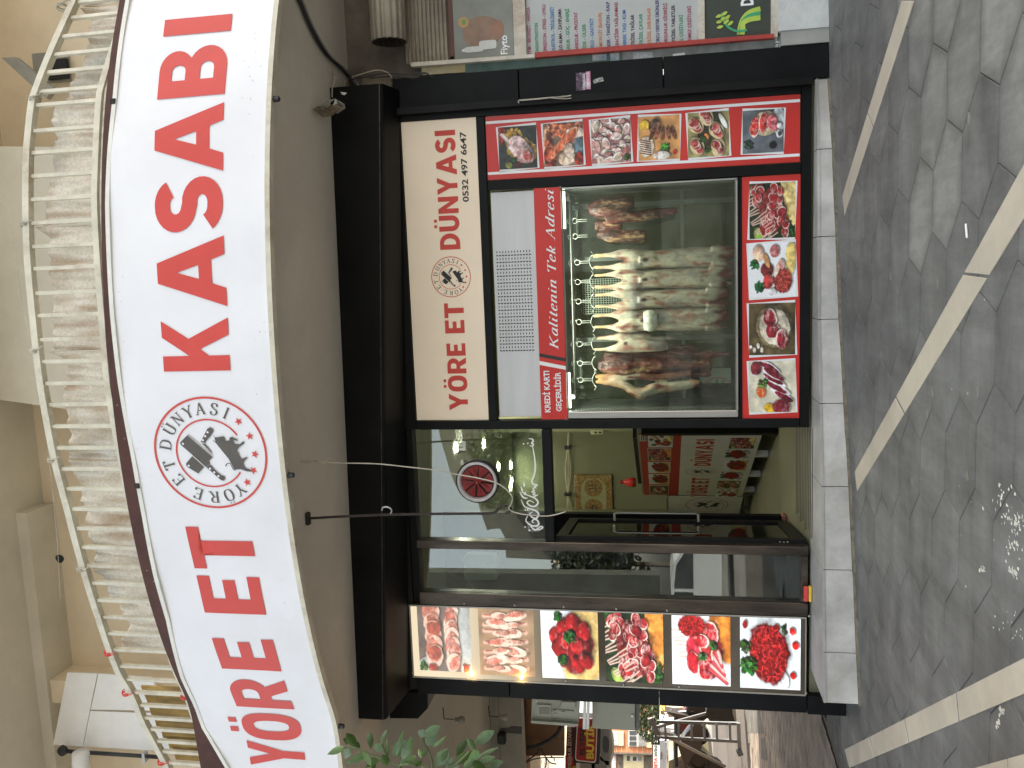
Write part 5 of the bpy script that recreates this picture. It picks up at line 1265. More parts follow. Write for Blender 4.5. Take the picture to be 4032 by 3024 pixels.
for i in range(4):
    o = lamb(xl[i], .33, zl[i], zb_l[i], [.165, .17, .165, .20][i], 10+i*7, i < 3); props(o, lab[i], 'lamb carcass', LG)
    if i == 3:
        mb = MB(); zt = zl[3]-.46
        for sg in (-1, 0, 1): loft(mb, spl([(zt+.04, xl[3]+sg*.045, .25, .03, .02), (zt-.0, xl[3]+sg*.05, .235, .045, .03), (zt-.05, xl[3]+sg*.045, .24, .04, .03), (zt-.075, xl[3]+sg*.04, .25, .02, .02)], 8), 12)
        ft_ = meat('fat_tail', mb, lambda p, d, s: mixc(lin((220, 216, 204)), FAT, .5+d), .006, 3, .007); ft_.parent = o
    a = MB().lathe([(0, 0), (.016, .002), (.019, .006)], (xl[i]+.003, .33-.083+(.0 if i < 3 else -.01), zl[i]-.44), 'y', 8)
# half lamb
xh = PY(2500, 1349, .35).x; xc0[0] = xh; mb = MB(); zt = PY(2340, 1370, .35).z
loft(mb, spl([(zt, xh-.05, .33, .014, .014), (zt-.1, xh-.05, .33, .014, .014), (zt-.22, xh-.035, .33, .045, .05), (zt-.36, xh-.02, .33, .062, .06), (zt-.44, xh-.025, .31, .055, .06), (zt-.49, xh-.035, .31, .045, .05), (zt-.6, xh-.03, .33, .045, .05), (zt-.62, xh-.03, .33, .03, .03)], 26), 16)
loft(mb, spl([(zt-.02, xh+.045, .35, .015, .015), (zt-.14, xh+.05, .35, .022, .022), (zt-.25, xh+.055, .35, .045, .04), (zt-.42, xh+.05, .36, .035, .03), (zt-.48, xh+.05, .36, .015, .01)], 18), 14)
loft(mb, spl([(zt-.28, xh+.015, .34, .04, .03), (zt-.4, xh+.02, .36, .03, .03), (zt-.68, xh+.03, .37, .012, .01)], 12), 10)
o = meat('half_lamb', mb, lambcol(zt+.02, zt-.75), .007, 31); props(o, 'short half lamb with one reddish shank, left of the broad carcass', 'lamb carcass', LG)
# dark beef sides
def beef(name, keys_l, seed, label, fat=.02, vox=.009, amp=.02, wide=1.):
    mb = MB()
    for k in keys_l: loft(mb, spl([(q[0], q[1], q[2], q[3]*wide, q[4]*wide) for q in k], 24), 14)
    o = meat(name, mb, redcol(fat), amp, seed, vox, 18); return props(o, label, 'hanging meat', 'dark meat pieces hanging in the cabinet')
xd = PY(2500, 1425, .35).x; zt = PY(2352, 1440, .35).z
beef('hanging_beef', [[(zt, xd-.03, .36, .02, .02), (zt-.08, xd-.03, .36, .05, .04), (zt-.25, xd-.03, .36, .075, .06), (zt-.36, xd-.02, .36, .06, .05), (zt-.5, xd-.03, .36, .045, .04), (zt-.95, xd-.04, .37, .035, .03)],
                      [(zt-.05, xd+.05, .38, .022, .02), (zt-.3, xd+.05, .38, .035, .03), (zt-.7, xd+.05, .38, .03, .02), (zt-.9, xd+.045, .38, .022, .02), (zt-1.12, xd+.04, .38, .012, .012)],
                      [(zt-.4, xd-.09, .4, .03, .03), (zt-.95, xd-.1, .4, .03, .03)],
                      [(zt-.6, xd+.1, .42, .03, .02), (zt-.85, xd+.09, .42, .025, .02)]], 41, 'dark red beef piece with a ribbed strip dangling, hanging left of the half lamb', -.04, wide=1.4)
xe = PY(2500, 1505, .35).x; zt = PY(2345, 1505, .35).z
mb = MB()
loft(mb, spl([(zt, xe+.01, .33, .016, .016), (zt-.12, xe+.005, .33, .03, .025), (zt-.22, xe+.0, .33, .045, .04), (zt-.34, xe-.09, .33, .05, .05), (zt-.40, xe-.10, .33, .05, .05), (zt-.48, xe-.055, .34, .05, .045), (zt-.62, xe-.045, .35, .045, .04), (zt-.84, xe-.02, .35, .04, .035), (zt-.88, xe-.02, .35, .03, .02)], 36), 16)
loft(mb, spl([(zt-.0, xe+.055, .35, .014, .014), (zt-.16, xe+.05, .35, .03, .03), (zt-.28, xe+.06, .34, .045, .04), (zt-.37, xe+.07, .34, .035, .035), (zt-.5, xe+.035, .35, .03, .03), (zt-.8, xe+.07, .36, .035, .03)], 28), 14)
def sidecol(p, d, s):
    a = mnoise.noise(Vector((p.x*10+s, p.y*10, p.z*5))); b = mnoise.noise(Vector((p.x*28+s, p.y*28, p.z*12))); t = (zt-p.z)/.9
    c = mixc(FAT, lin((170, 120, 84)), .45+a*1.5); c = mixc(c, RED, (b+a*.5-.08)*2.4); c = mixc(c, lin((160, 120, 74)), 1-t*6) if t < .16 else c
    if p.x > xe+.02 and t > .42: c = mixc(c, RED, .75)
    return c
o = meat('mutton_side', mb, sidecol, .012, 51); props(o, 'mutton side with yellow shanks and a bulging thigh, leftmost piece in the cabinet', 'hanging meat', 'dark meat pieces hanging in the cabinet')
# pieces at the right end
xa = PY(2400, 820, .35).x; za = PY(2316, 820, .35).z
beef('hanging_beef', [[(za, xa+.0, .34, .03, .03), (za-.06, xa-.0, .34, .075, .06), (za-.17, xa+.0, .34, .10, .07), (za-.3, xa+.02, .34, .085, .06), (za-.38, xa+.04, .34, .05, .04)],
                      [(za-.14, xa-.09, .34, .04, .03), (za-.3, xa-.08, .34, .045, .04), (za-.5, xa-.07, .34, .045, .035), (za-.64, xa-.055, .34, .035, .03), (za-.73, xa-.05, .34, .025, .02)]], 61, 'plump dark beef cut with a long shank hanging down, rightmost in the cabinet', .03, .008, .014)
xb = PY(2400, 925, .35).x; zb3 = PY(2352, 925, .35).z
beef('hanging_beef', [[(zb3, xb, .34, .02, .02), (zb3-.08, xb+.0, .34, .06, .045), (zb3-.18, xb-.01, .34, .055, .05), (zb3-.24, xb-.02, .34, .05, .045), (zb3-.34, xb-.02, .34, .065, .05), (zb3-.40, xb-.03, .34, .045, .04)],
                      [(zb3+.02, xb+.08, .36, .04, .03), (zb3-.1, xb+.08, .36, .05, .04), (zb3-.2, xb+.07, .36, .03, .03)]], 71, 'small knobbly dark beef cut hanging beside the rightmost piece', .05, .008, .015)
P = [PY(X, Y, .76) for X, Y in ((2727, 1449), (2878, 1449), (2878, 1508), (2766, 1508))]
shp = MB().prism([(p.x, p.z) for p in P], lambda a, b: (a, .76, b), lambda a, b: (a, .765, b)).build('counter_banner_patch', mat('pale_green_white_banner', (.42, .45, .38), .6, var=.05, bump=0))  # added piece stands in for the counter banner visible through the glass
props(shp, 'stand-in for the white counter banner seen through the cabinet, part of a round red emblem lettered YAS', 'banner')
pc_ = PY(2826, 1560, .758); ra_ = abs(PY(2826, 1487, .758).x-pc_.x)
A_ = [(pc_.x+(ra_+q)*math.cos(math.radians(-46+92*i/24)), .758, pc_.z+(ra_+q)*math.sin(math.radians(-46+92*i/24))) for i in range(25) for q in (-.003, .003)]
raw('emblem_arc', A_, [(2*i, 2*i+1, 2*i+3, 2*i+2) for i in range(24)], M_red, shp)
for ch, a in (('Y', 28), ('A', 3), ('S', -22)):
    w_, V, Fc = nib_glyph(ch); t = math.radians(a); k = .05; rm = ra_-.062
    raw('ring_letter', [(pc_.x+(rm+v*k)*math.cos(t)+(u-w_/2)*k*math.sin(t), .7575-.0003*zi, pc_.z+(rm+v*k)*math.sin(t)-(u-w_/2)*k*math.cos(t)) for u, v, zi in V], Fc, M_dark, shp)
# hooks
def hook(x, y, z, ring=True, spread=True, zr=2.225):
    t = thing('meat_hook', '', 'meat hook', (x, y, z))
    MB().tube(smooth_pts([(x-.028, y, zr-.008), (x-.015, y, zr+.022), (x+.012, y, zr+.02), (x+.012, y, zr-.03), (x, y, z+.13)], 4), .0035, 7).build('hook_wire', M_chrome, t, True)
    MB().tube([(x+.022*math.cos(a), y, z+.105+.022*math.sin(a)) for a in [i*math.pi/8 for i in range(17)]], .0038, 7, False).build('ring', M_chrome, t, True)
    MB().bar((x-.008, y, z+.082), (x-.008, y, z), .005).bar((x+.008, y, z+.082), (x+.008, y, z), .005).build('swivel_shackle', M_chrome, t)
    if spread:
        MB().tube(smooth_pts([(x-.085, y-.025, z-.015), (x-.06, y-.01, z-.03), (x-.045, y, z-.012), (x, y, z+.004), (x+.045, y, z-.012), (x+.06, y-.01, z-.03), (x+.085, y-.025, z-.015)], 4), .0042, 7).build('gambrel', M_chrome, t, True)
    return t
hks = [(xl[0], 'rightmost whole lamb'), (xl[1], 'second whole lamb from the right'), (xl[2], 'slim lamb in front of the wire guard'), (xl[3], 'broad lamb'), (xh, 'half lamb'), (xd, 'ribbed dark beef piece'), (xe+.03, 'leftmost mutton side'), (xb, 'small knobbly beef cut'), (xa-.09, 'plump rightmost beef cut')]
for i, (x, l) in enumerate(hks):
    o = hook(x, .33, 2.085 if i > 6 else 2.072, spread=i < 7); o['label'] = 'chrome swivel hook from which the %s hangs' % l; o['group'] = 'meat hooks on the cabinet rail'

# ------------------------------------------------------------------ room behind the door
def top(name, mb, m, label, cat, smooth=False, **k):
    o = mb.build(name, m, None, smooth); return props(o, label, cat, **k)
def rb_(X0, X1, Y0, Y1, y, d=.02, b=.003):
    a = rectp(X0, X1, Y0, Y1, y); return MB().bbox(a[0], a[1], y, y+d, a[2], a[3], b)
M_lamp = mat('lit_downlight', (1, .95, .78), .5, var=0, bump=0, emit=22)
for i, (X, Y) in enumerate([(1794, 1762), (1905, 1747), (2052, 1778), (1962, 1838), (2010, 1918), (2041, 2025), (2035, 1862)]):
    p = PZ(X, Y, 3.715)
    if p.y < .3 or p.y > 5.2: p.y = max(.35, min(5.2, p.y))
    t = thing('ceiling_downlight', ['round lit downlight high at the right of the transom', 'lit downlight right of the red fan', 'lit downlight above the bright green glow on the wall', 'lit downlight just right of the fan ring', 'lit downlight below the fan', 'lit downlight at the bottom left of the transom over the lettering', 'small tilted lit lamp below the fan ring'][i], 'ceiling lamp', tuple(p), 'lit downlights in the shop ceiling')
    MB().lathe([(0, -.006), (.05, -.006), (.052, 0)], p, 'z', 18).build('lamp_disc', M_lamp, t); MB().lathe([(.053, -.001), (.056, -.012), (.066, -.01), (.068, 0)], p, 'z', 18).build('lamp_rim', M_white, t)
for x, y in ((-1.7, 2.0), (-2.5, 3.0), (-1.5, 3.6), (-.2, 2.4), (.8, 3.4)): area('ceiling_lamp_light', (x, y, 3.69), .3, .3, 5.6, (1, .93, .72))
# framed calligraphy
fp = thing('framed_picture', 'gold and brown framed print with two round calligraphy medallions on the green wall', 'picture', tuple(PY(2337, 1960, 5.35)))
a = rectp(2264, 2411, 1869, 2049, 5.35)
M_gold = mat('gold_brown_print', (.30, .19, .055), .6, var=.5, scale=30, bump=.02, c2=(.36, .34, .16))
M_pale = mat('pale_green_print', (.36, .38, .20), .6, var=.15, scale=20, bump=0)
MB().bbox(a[0], a[1], 5.35, 5.38, a[2], a[3], .006).build('picture_board', M_gold, fp)
cxm, w_, h_ = (a[0]+a[1])/2, (a[1]-a[0]), (a[3]-a[2])
o_ = sup((a[0]+a[1])/2, (a[2]+a[3])/2, w_*.42, h_*.34, 3, 30)
MB().prism(o_, lambda a, b: (a, 5.349, b), lambda a, b: (a, 5.3485, b)).build('pale_field', M_pale, fp)
for k, sg in enumerate((-1, 1)):
    c = (cxm+sg*w_*.22, (a[2]+a[3])/2)
    pl = [(c[0]+w_*.19*(1+.07*(i % 2))*math.cos(i*math.pi/16), c[1]+w_*.19*(1+.07*(i % 2))*math.sin(i*math.pi/16)) for i in range(32)]
    MB().prism(pl, lambda a, b: (a, 5.348, b), lambda a, b: (a, 5.3475, b)).build('medallion', M_gold, fp)
    qs = [[(-.5, -.3), (-.2, -.4), (0, -.1), (.2, -.35), (.45, -.2)], [(.3, .6), (.28, -.1)], [(-.1, .4), (-.12, -.05)], [(-.3, .5), (.0, .55)]] if sg > 0 else [[(-.4, -.4), (0, -.3), (.3, 0), (.1, .2)], [(.1, .5), (-.2, .1), (.35, .15)]]
    for j, q in enumerate(qs):
        MB().prism(thick([(c[0]+x*w_*.17, c[1]+y*w_*.17) for x, y in q], w_*.02), lambda a, b: (a, 5.347-.0003*j, b), lambda a, b: (a, 5.3465-.0003*j, b)).build('calligraphy_stroke', M_ink, fp)
# trunking along the rear wall
Z4 = Zm(1600, 1680, .434)
tr = thing('cable_bundle', 'bundle of pale cables strapped along the green wall above the picture', 'cables', tuple(PY(*Z4(1460, 300), 5.3)))
for k in range(4):
    pts = [PY(*Z4(1470+3*k, 40), 5.3), PY(*Z4(1465+2*k, 190), 5.3), PY(*Z4(1445+k*16, 400), 5.3), PY(*Z4(1465+2*k, 610), 5.3), PY(*Z4(1462+k*14, 750), 5.3), PY(*Z4(1468+k*12, 900), 5.3)]
    MB().tube(smooth_pts(pts, 5), .012, 7).build('cable', mat('pale_yellow_cable', (.42, .42, .28), .6), tr, True)
for b in (190, 612):
    p = PY(*Z4(1467, b), 5.28); MB().box(p.x-.02, p.x+.02, 5.24, 5.35, p.z-.05, p.z+.05).build('cable_strap', M_wire_b, tr)
ow = rb_(*[Z4(1675, 0)[0], Z4(1785, 0)[0], Z4(0, 35)[1], Z4(0, 70)[1]], 3.0); ow = top('socket_outlet', ow, mat('yellowed_plastic', (.42, .44, .27), .5), 'white socket outlet on the green wall at the right of the doorway', 'outlet')
ob = ow
for k in (1705, 1745):
    rb_(Z4(k, 0)[0], Z4(k+22, 0)[0], Z4(0, 45)[1], Z4(0, 60)[1], 2.994, .004, .001).build('outlet_slot', M_ink, ow)
ww = rectp(Z4(1330, 0)[0], Z4(2080, 0)[0], Z4(0, 18)[1], Z4(0, 30)[1], 3.05)
MB().box(ww[0]-.02, ww[1], 3.05, 5.4, .34, 3.7).build('inner_or_added_partition', mat('olive_green_wall', ()), sh_)
# service counters with printed fronts
Z3 = Zm(2450, 1680, .3617)
A0, A1 = PY(2800, 1708, 1.9), PY(2800, 1951, 4.05)
dA = Vector((A1.x-A0.x, A1.y-A0.y, 0)); nA = Vector((dA.y, -dA.x, 0)).normalized()
if nA.dot(CAM-A0) < 0: nA = -nA
def onA(X, Y, off=0.):
    r = ray(X, Y); o_ = Vector((A0.x, A0.y, 0))+nA*off; t = (o_-CAM).dot(nA)/r.dot(nA); return CAM+r*t
def quadA(px, off, name, m, parent, th=.004):
    P = [onA(*Z3(*q), off) for q in px]; V = P+[p-nA*th for p in P]
    return MB().hexa(V).build(name, m, parent)
ct = thing('service_counter', 'counter with red and white printed front and two rows of meat photographs', 'counter', tuple(onA(*Z3(1300, 400))))
zT, zM, zBt = onA(*Z3(190, 200)).z, onA(*Z3(630, 400)).z, onA(*Z3(1470, 250)).z
def cA(t, off=0.): return Vector((A0.x, A0.y, 0))+dA*t+nA*off
def slabA(t0, t1, z0, z1, o0, o1, name, m, parent=ct):
    a, b, c, d = cA(t0, o0), cA(t1, o0), cA(t1, o1), cA(t0, o1)
    return MB().hexa([v+Vector((0, 0, z0)) for v in (a, b, c, d)]+[v+Vector((0, 0, z1)) for v in (a, b, c, d)]).build(name, m, parent)
M_rin = mat('red_print_indoors', (.50, .025, .02), .45, var=.05, bump=.02); M_win = mat('white_print_indoors', (.74, .74, .70), .45, var=.04, bump=.02)
slabA(0, 1, zM+.002, zT, -.004, .0, 'red_front', M_rin); slabA(0, 1, zBt, zM, -.004, .0, 'white_front', M_win)
slabA(.0, 1, zBt+.02, zT+.02, -.75, -.006, 'counter_body', M_steel); slabA(-.03, -.002, zBt-.2, zT-.03, -.7, .02, 'end_panel', M_black)
slabA(.1, .85, zT+.021, zT+.07, -.5, -.05, 'counter_shelf', M_black)
for t in (.0, .34, .66, .95):
    slabA(t, t+.028, .34, zBt, -.09, -.03, 'counter_leg', M_white)
rowT = [(285, 545, 85, 225, 'mixed'), (285, 530, 237, 368, 'rack'), (288, 528, 384, 504, 'cubes'), (295, 520, 516, 626, 'cubes'), (302, 516, 638, 736, 'wood')]
for i, (X0, X1, Y0, Y1, k) in enumerate(rowT):
    ts = sorted([(onA(*Z3(400, Y0))-cA(0)).dot(dA)/dA.length_squared, (onA(*Z3(400, Y1))-cA(0)).dot(dA)/dA.length_squared])
    z0, z1 = onA(*Z3(X1-(Y0-85)*.03, (Y0+Y1)/2)).z, onA(*Z3(X0, (Y0+Y1)/2)).z
    slabA(ts[0], ts[1], z0-.006, z1+.006, .0, .001, 'photo_border', M_win)
    picture(k, 40+i, lambda u, v: cA(ts[0]+.006+(ts[1]-ts[0]-.012)*(1-u), .0018)+Vector((0, 0, z0+(z1-z0)*v)), 'counter_photo', M_inpr, ct, 26)
rowB = [(1170, 1460, 120, 238, 'rack'), (1120, 1410, 248, 352, 'mince'), (1100, 1375, 365, 478, 'cubes'), (1065, 1335, 488, 576, 'mince'), (1035, 1300, 588, 672, 'boards'), (1020, 1275, 682, 765, 'mixed')]
for i, (X0, X1, Y0, Y1, k) in enumerate(rowB):
    ts = sorted([(onA(*Z3(1250, Y0))-cA(0)).dot(dA)/dA.length_squared, (onA(*Z3(1250, Y1))-cA(0)).dot(dA)/dA.length_squared])
    z0, z1 = onA(*Z3(X1-15, (Y0+Y1)/2)).z, onA(*Z3(X0, (Y0+Y1)/2)).z
    picture(k, 50+i, lambda u, v: cA(ts[0]+(ts[1]-ts[0])*(1-u), .0018)+Vector((0, 0, z0+(z1-z0)*v)), 'counter_photo', M_inpr, ct, 26)
def tA(Y, X): return (onA(*Z3(X, Y))-cA(0)).dot(dA)/dA.length_squared
def ctext(s, Ya, Yb, Xc, Xb):
    ta, tb = tA(Ya, Xb), tA(Yb, Xb); Ym = (Ya+Yb)/2; z1, z0 = onA(*Z3(Xc, Ym)).z, onA(*Z3(Xb, Ym)).z
    bold_text(s, 0, 1, lambda u, v: cA(ta+(tb-ta)*u, .0012)+Vector((0, 0, z0+(z1-z0)*v)), 'letter', M_rin, ct)
ctext('YÖRE ET', 762, 556, 750, 935); ctext('DÜNYASI', 425, 136, 795, 985)
te, ze = tA(488, 860), onA(*Z3(858, 488)).z; ra = abs(tA(445, 860)-tA(535, 860))/2; rz = abs(onA(*Z3(690, 488)).z-onA(*Z3(1027, 488)).z)/2
emblem(lambda u, v, o: cA(te-u*ra, .0012+o*.3)+Vector((0, 0, ze+v*rz)), 'emblem', ct, ring=M_rin, ink=M_ink, letters=False, detail=False)
# small label on the red front
quadA([(188, 92), (188, 158), (262, 158), (262, 98)], .002, 'price_tag', M_win, ct)
for k in (205, 225, 245): quadA([(k, 100), (k, 150), (k+9, 150), (k+9, 100)], .0032, 'tag_print', M_ink, ct, .0008)
# second, white counter further back
B0, B1 = PY(2770, 1956, 4.15), PY(2770, 2023, 4.7)
dB = Vector((B1.x-B0.x, B1.y-B0.y, 0)); nB = Vector((dB.y, -dB.x, 0)).normalized()
if nB.dot(CAM-B0) < 0: nB = -nB
cb = thing('white_counter', 'pale counter front with a round emblem, behind the printed counter', 'counter', tuple(B0))
zb1, zb0 = PY(2632, 1990, 4.4).z, PY(2918, 1990, 4.4).z
def slabB(t0, t1, z0, z1, o0, o1, name, m):
    P = [Vector((B0.x, B0.y, 0))+dB*t+nB*o for t, o in ((t0, o0), (t1, o0), (t1, o1), (t0, o1))]
    return MB().hexa([v+Vector((0, 0, z0)) for v in P]+[v+Vector((0, 0, z1)) for v in P]).build(name, m, cb)
slabB(0, 1, zb0, zb1, -.01, 0, 'banner_front', M_win); slabB(0, 1, zb0+.01, zb1+.02, -.6, -.012, 'counter_body', M_steel)
for t in (.06, .9): slabB(t, t+.06, .34, zb0, -.1, -.05, 'counter_leg', M_steel)
zc2 = (zb0+zb1)/2-.03
emblem(lambda u, v, o: Vector((B0.x, B0.y, zc2+v*.28))+dB*(.45+u*.28/dB.length*1.0)+nB*(.001+o*.3), 'emblem', cb, ring=M_rin, ink=M_ink, letters=False, detail=False)
# vase, cash box and clutter
p = PY(*Z3(150, 606), 3.4); zv = p.z
top('vase', MB().lathe([(0, 0), (.05, 0), (.062, .04), (.056, .09), (.022, .15), (.018, .175), (.03, .19), (.02, .187)], (p.x, 3.4, zv), 'z', 20), mat('red_glazed_vase', (.42, .03, .025), .25, var=.1, bump=0), 'slim red vase standing on the counter shelf', 'vase', True)
rb_(*[Z3(640, 0)[0], Z3(1060, 0)[0], Z3(0, 945)[1], Z3(0, 1060)[1]], 4.8, .3).build('back_cabinet', M_black2, None); o = bpy.data.objects[-1] if False else bpy.data.objects['back_cabinet']; props(o, 'dark cabinet with a pale rim standing behind the door leaf', 'cabinet')
rb_(*[Z3(605, 0)[0], Z3(640, 0)[0], Z3(0, 940)[1], Z3(0, 1060)[1]], 4.78, .3).build('cabinet_rim', M_win, o)
c = thing('cash_register', 'dark cash register with small chrome parts beside the door handle', 'register', tuple(PY(*Z3(490, 1010), 4.4)))
rb_(*[Z3(440, 0)[0], Z3(600, 0)[0], Z3(0, 985)[1], Z3(0, 1055)[1]], 4.4, .2, .02).build('register_body', M_black, c)
p = PY(*Z3(430, 1000), 4.38); MB().lathe([(0, 0), (.03, 0), (.03, .07), (0, .07)], p, 'z', 12).build('register_knob', M_chrome, c)
jb = thing('wall_box', 'rounded white plastic box with hanging cables seen through the side pane', 'box', tuple(PY(1890, 2231, .9)))
a = rectp(1824, 1960, 2182, 2284, .9)
bxm = MB().prism([( (a[0]+a[1])/2+x, (a[2]+a[3])/2+z) for x, z in sup(0, 0, (a[1]-a[0])/2, (a[3]-a[2])/2, 6, 40)], lambda a, b: (a, .9, b), lambda a, b: (a, .98, b)); bxm.build('box_cover', mat('grey_white_plastic', (.6, .64, .6), .4), jb)
MB().tube(smooth_pts([PY(*Z4(360, 1310), .95), PY(*Z4(460, 1370), .95), PY(*Z4(540, 1400), .95), PY(*Z4(560, 1480), .95)], 5), .006, 6).build('box_cable', M_wire_b, jb)
MB().tube(smooth_pts([PY(*Z4(500, 1350), .95), PY(*Z4(580, 1420), .95), PY(*Z4(605, 1485), .95)], 5), .006, 6).build('box_cable', M_wire_b, jb)
MB().box(-3.51, xm0-.06, 1.25, 1.33, .34, 3.71).build('inner_or_added_partition', M_black2, sh_)  # added black partition stands in for the dark interior behind the side pane

# ------------------------------------------------------------------ fan and calligraphy on the transom
fc = PY(1882, 1893); fr = 87*7.05/3300
fn = thing('extractor_fan', 'round white extractor fan with dark red blades set in the transom glass', 'fan', tuple(fc))
MB().lathe([(fr*.99, .03), (fr*1.0, -.03), (fr*.97, -.045), (fr*.94, -.04), (fr*.935, .0)], fc, 'y', 48).build('black_gasket', M_wire_b, fn, True)
MB().lathe([(fr*.935, -.02), (fr*.92, -.05), (fr*.84, -.055), (fr*.78, -.03), (fr*.75, .05)], fc, 'y', 48).build('white_ring', mat('white_fan_plastic', (.62, .60, .62), .4), fn, True)
M_bl = mat('dark_red_fan_plastic', (.26, .02, .02), .55, var=.15)
ba = None
MB().lathe([(0, -.0035), (fr*.86, -.003), (fr*.86, -.001)], fc, 'y', 32).build('added_backing_disc', mat('dark_green_grey_backing', (.03, .032, .026), .7), fn)  # added dark disc, hides the glass reflection between the blades
for k in range(8):
    t0 = k*math.pi/4+.25; V = []
    for i in range(7):
        rr_ = fr*(.10+.63*i/6); wd = .20+.17*(i/6)**.8
        for j in range(5):
            t = t0+wd*(j/4*2-1)*1.0; V.append((fc.x+rr_*math.cos(t), -.024-.010*(j/4*2-1)*(i/6+.2), fc.z+rr_*math.sin(t)))
    Fc = [(i*5+j, i*5+j+1, i*5+j+6, i*5+j+5) for i in range(6) for j in range(4)]
    if ba is None: ba = raw('blade', V, Fc, M_bl, fn, True); ba.data.materials[0] = M_bl
    else: raw('blade', V, Fc, M_bl, fn, True)
    MB().bar((fc.x+fr*.08*math.cos(t0), -.036, fc.z+fr*.08*math.sin(t0)), (fc.x+fr*.6*math.cos(t0), -.032, fc.z+fr*.6*math.sin(t0)), .008).build('blade_rib', M_bl, fn)
MB().lathe([(0, -.052), (fr*.04, -.05), (fr*.045, -.045), (fr*.13, -.042), (fr*.15, -.02)], fc, 'y', 20).build('hub', M_bl, fn, True)
MB().lathe([(0, -.062), (fr*.035, -.059), (fr*.04, -.05)], fc, 'y', 12).build('hub_nut', M_chrome, fn, True)
MB().bbox(fc.x-fr*.6, fc.x+fr*.6, .05, .06, fc.z-.012, fc.z+.012, .002).build('motor_strut', M_wire_b, fn)
cg = thing('glass_calligraphy', 'white Arabic calligraphy line stuck on the transom glass', 'lettering', tuple(PY(*Z4(1150, 500))))
CS = [[(1110, 108), (1140, 112), (1150, 130), (1138, 150), (1152, 160), (1142, 178), (1120, 170)], [(1145, 178), (1160, 260), (1170, 360), (1160, 440), (1140, 490), (1150, 520), (1190, 530), (1160, 545), (1180, 560)],
      [(1065, 505), (1070, 530), (1064, 545)], [(1180, 545), (1150, 560), (1160, 580), (1140, 590), (1165, 600), (1150, 615), (1180, 625), (1140, 640)], [(1040, 540), (1060, 600), (1150, 640), (1180, 660), (1195, 690), (1170, 720), (1130, 720), (1095, 690), (1120, 670), (1160, 690)],
      [(1030, 590), (1060, 640), (1100, 650)], [(1040, 660), (1070, 720), (1110, 740), (1170, 760), (1200, 790), (1180, 830), (1140, 820), (1120, 790), (1150, 770)], [(1100, 810), (1085, 850), (1110, 880), (1150, 900), (1200, 890), (1190, 850), (1160, 840), (1140, 860), (1160, 870)],
      [(1120, 880), (1140, 915), (1170, 935), (1200, 920), (1215, 900)], [(1195, 940), (1235, 918), (1228, 905), (1200, 912)], [(1050, 560), (1052, 590)], [(1075, 590), (1080, 605), (1072, 618)], [(1075, 905), (1082, 915)], [(1110, 935), (1125, 942)], [(1060, 150), (1068, 160)], [(1100, 145), (1106, 155)], [(1080, 750), (1082, 760)], [(1100, 745), (1102, 760)], [(1180, 905), (1192, 900)], [(1185, 615), (1192, 622)]]
for i, q in enumerate(CS):
    P3 = smooth_pts([PY(*Z4(*v)) for v in q], 4) if len(q) > 2 else [PY(*Z4(*v)) for v in q]
    n = len(P3); th = thick([(p.x, p.z) for p in P3], .013)
    L = th[:n]; Rr = th[n:][::-1]; V = []; 
    for k in range(n):
        wv = .35+.65*math.sin(math.pi*(k+.6)/(n+.2)); mx_, mz_ = (L[k][0]+Rr[k][0])/2, (L[k][1]+Rr[k][1])/2
        for e in (L[k], Rr[k]): V.append((mx_+(e[0]-mx_)*wv*1.15, -.0015-.0003*i, mz_+(e[1]-mz_)*wv*1.15))
    raw('calligraphy_stroke', V, [(2*k, 2*k+1, 2*k+3, 2*k+2) for k in range(n-1)], M_white_film, cg)

# ------------------------------------------------------------------ things hanging under the balcony
hd_ = thing('rebar_hook', 'rusty reinforcing bar bent to a hook, hanging from the soffit in front of the door', 'hook', tuple(PZ(1205, 2042, ZS)))
yr = PZ(1205, 2042, ZS).y
pts = [PY(1203, 2042, yr)]+[PY(X, Y, yr) for X, Y in [(1344, 2034), (1480, 2028), (1600, 2025), (1750, 2023), (1900, 2022), (1945, 2018), (1962, 2003), (1978, 1993), (2000, 1994), (2011, 2004), (2008, 2014), (1990, 2021)]]
MB().tube(smooth_pts(pts, 5), .0095, 8).build('bent_bar', M_rust, hd_, True)
p = PY(1203, 2042, yr); MB().bbox(p.x-.045, p.x+.045, yr-.02, yr+.02, ZS-.03, ZS-.001, .004).build('anchor_plate', M_rust, hd_)
pts = [PY(*R8(a, b), yr) for a, b in ((292, 20), (320, 10), (325, -15), (300, -32), (270, -30), (262, -10))]
MB().tube(smooth_pts(pts, 5), .006, 7).build('wire_loop', M_steel, hd_, True)
cd = thing('twine', 'thin pale cord dangling from the banner edge down to the hook', 'cord', tuple(PY(1142, 1818, yr)))
pts = [PY(X, Y, yr-.02) for X, Y in [(1118, 1815), (1180, 1817), (1230, 1816), (1344, 1823), (1480, 1826), (1600, 1838), (1720, 1852), (1800, 1868), (1880, 1882), (1950, 1900), (1995, 1928), (2018, 1960), (2010, 1990), (2003, 2000), (2018, 2014), (2060, 2025), (2140, 2032), (2180, 2028), (2228, 2015)]]
MB().tube(smooth_pts(pts, 5), .0042, 6).build('cord_strand', M_wire_w, cd, True)
pts = [PY(X, Y, yr-.025) for X, Y in [(1150, 1816), (1175, 1808), (1200, 1826), (1240, 1812), (1275, 1825), (1290, 1808), (1302, 1805)]]
MB().tube(smooth_pts(pts, 5), .004, 6).build('cord_twist', M_wire_w, cd, True)
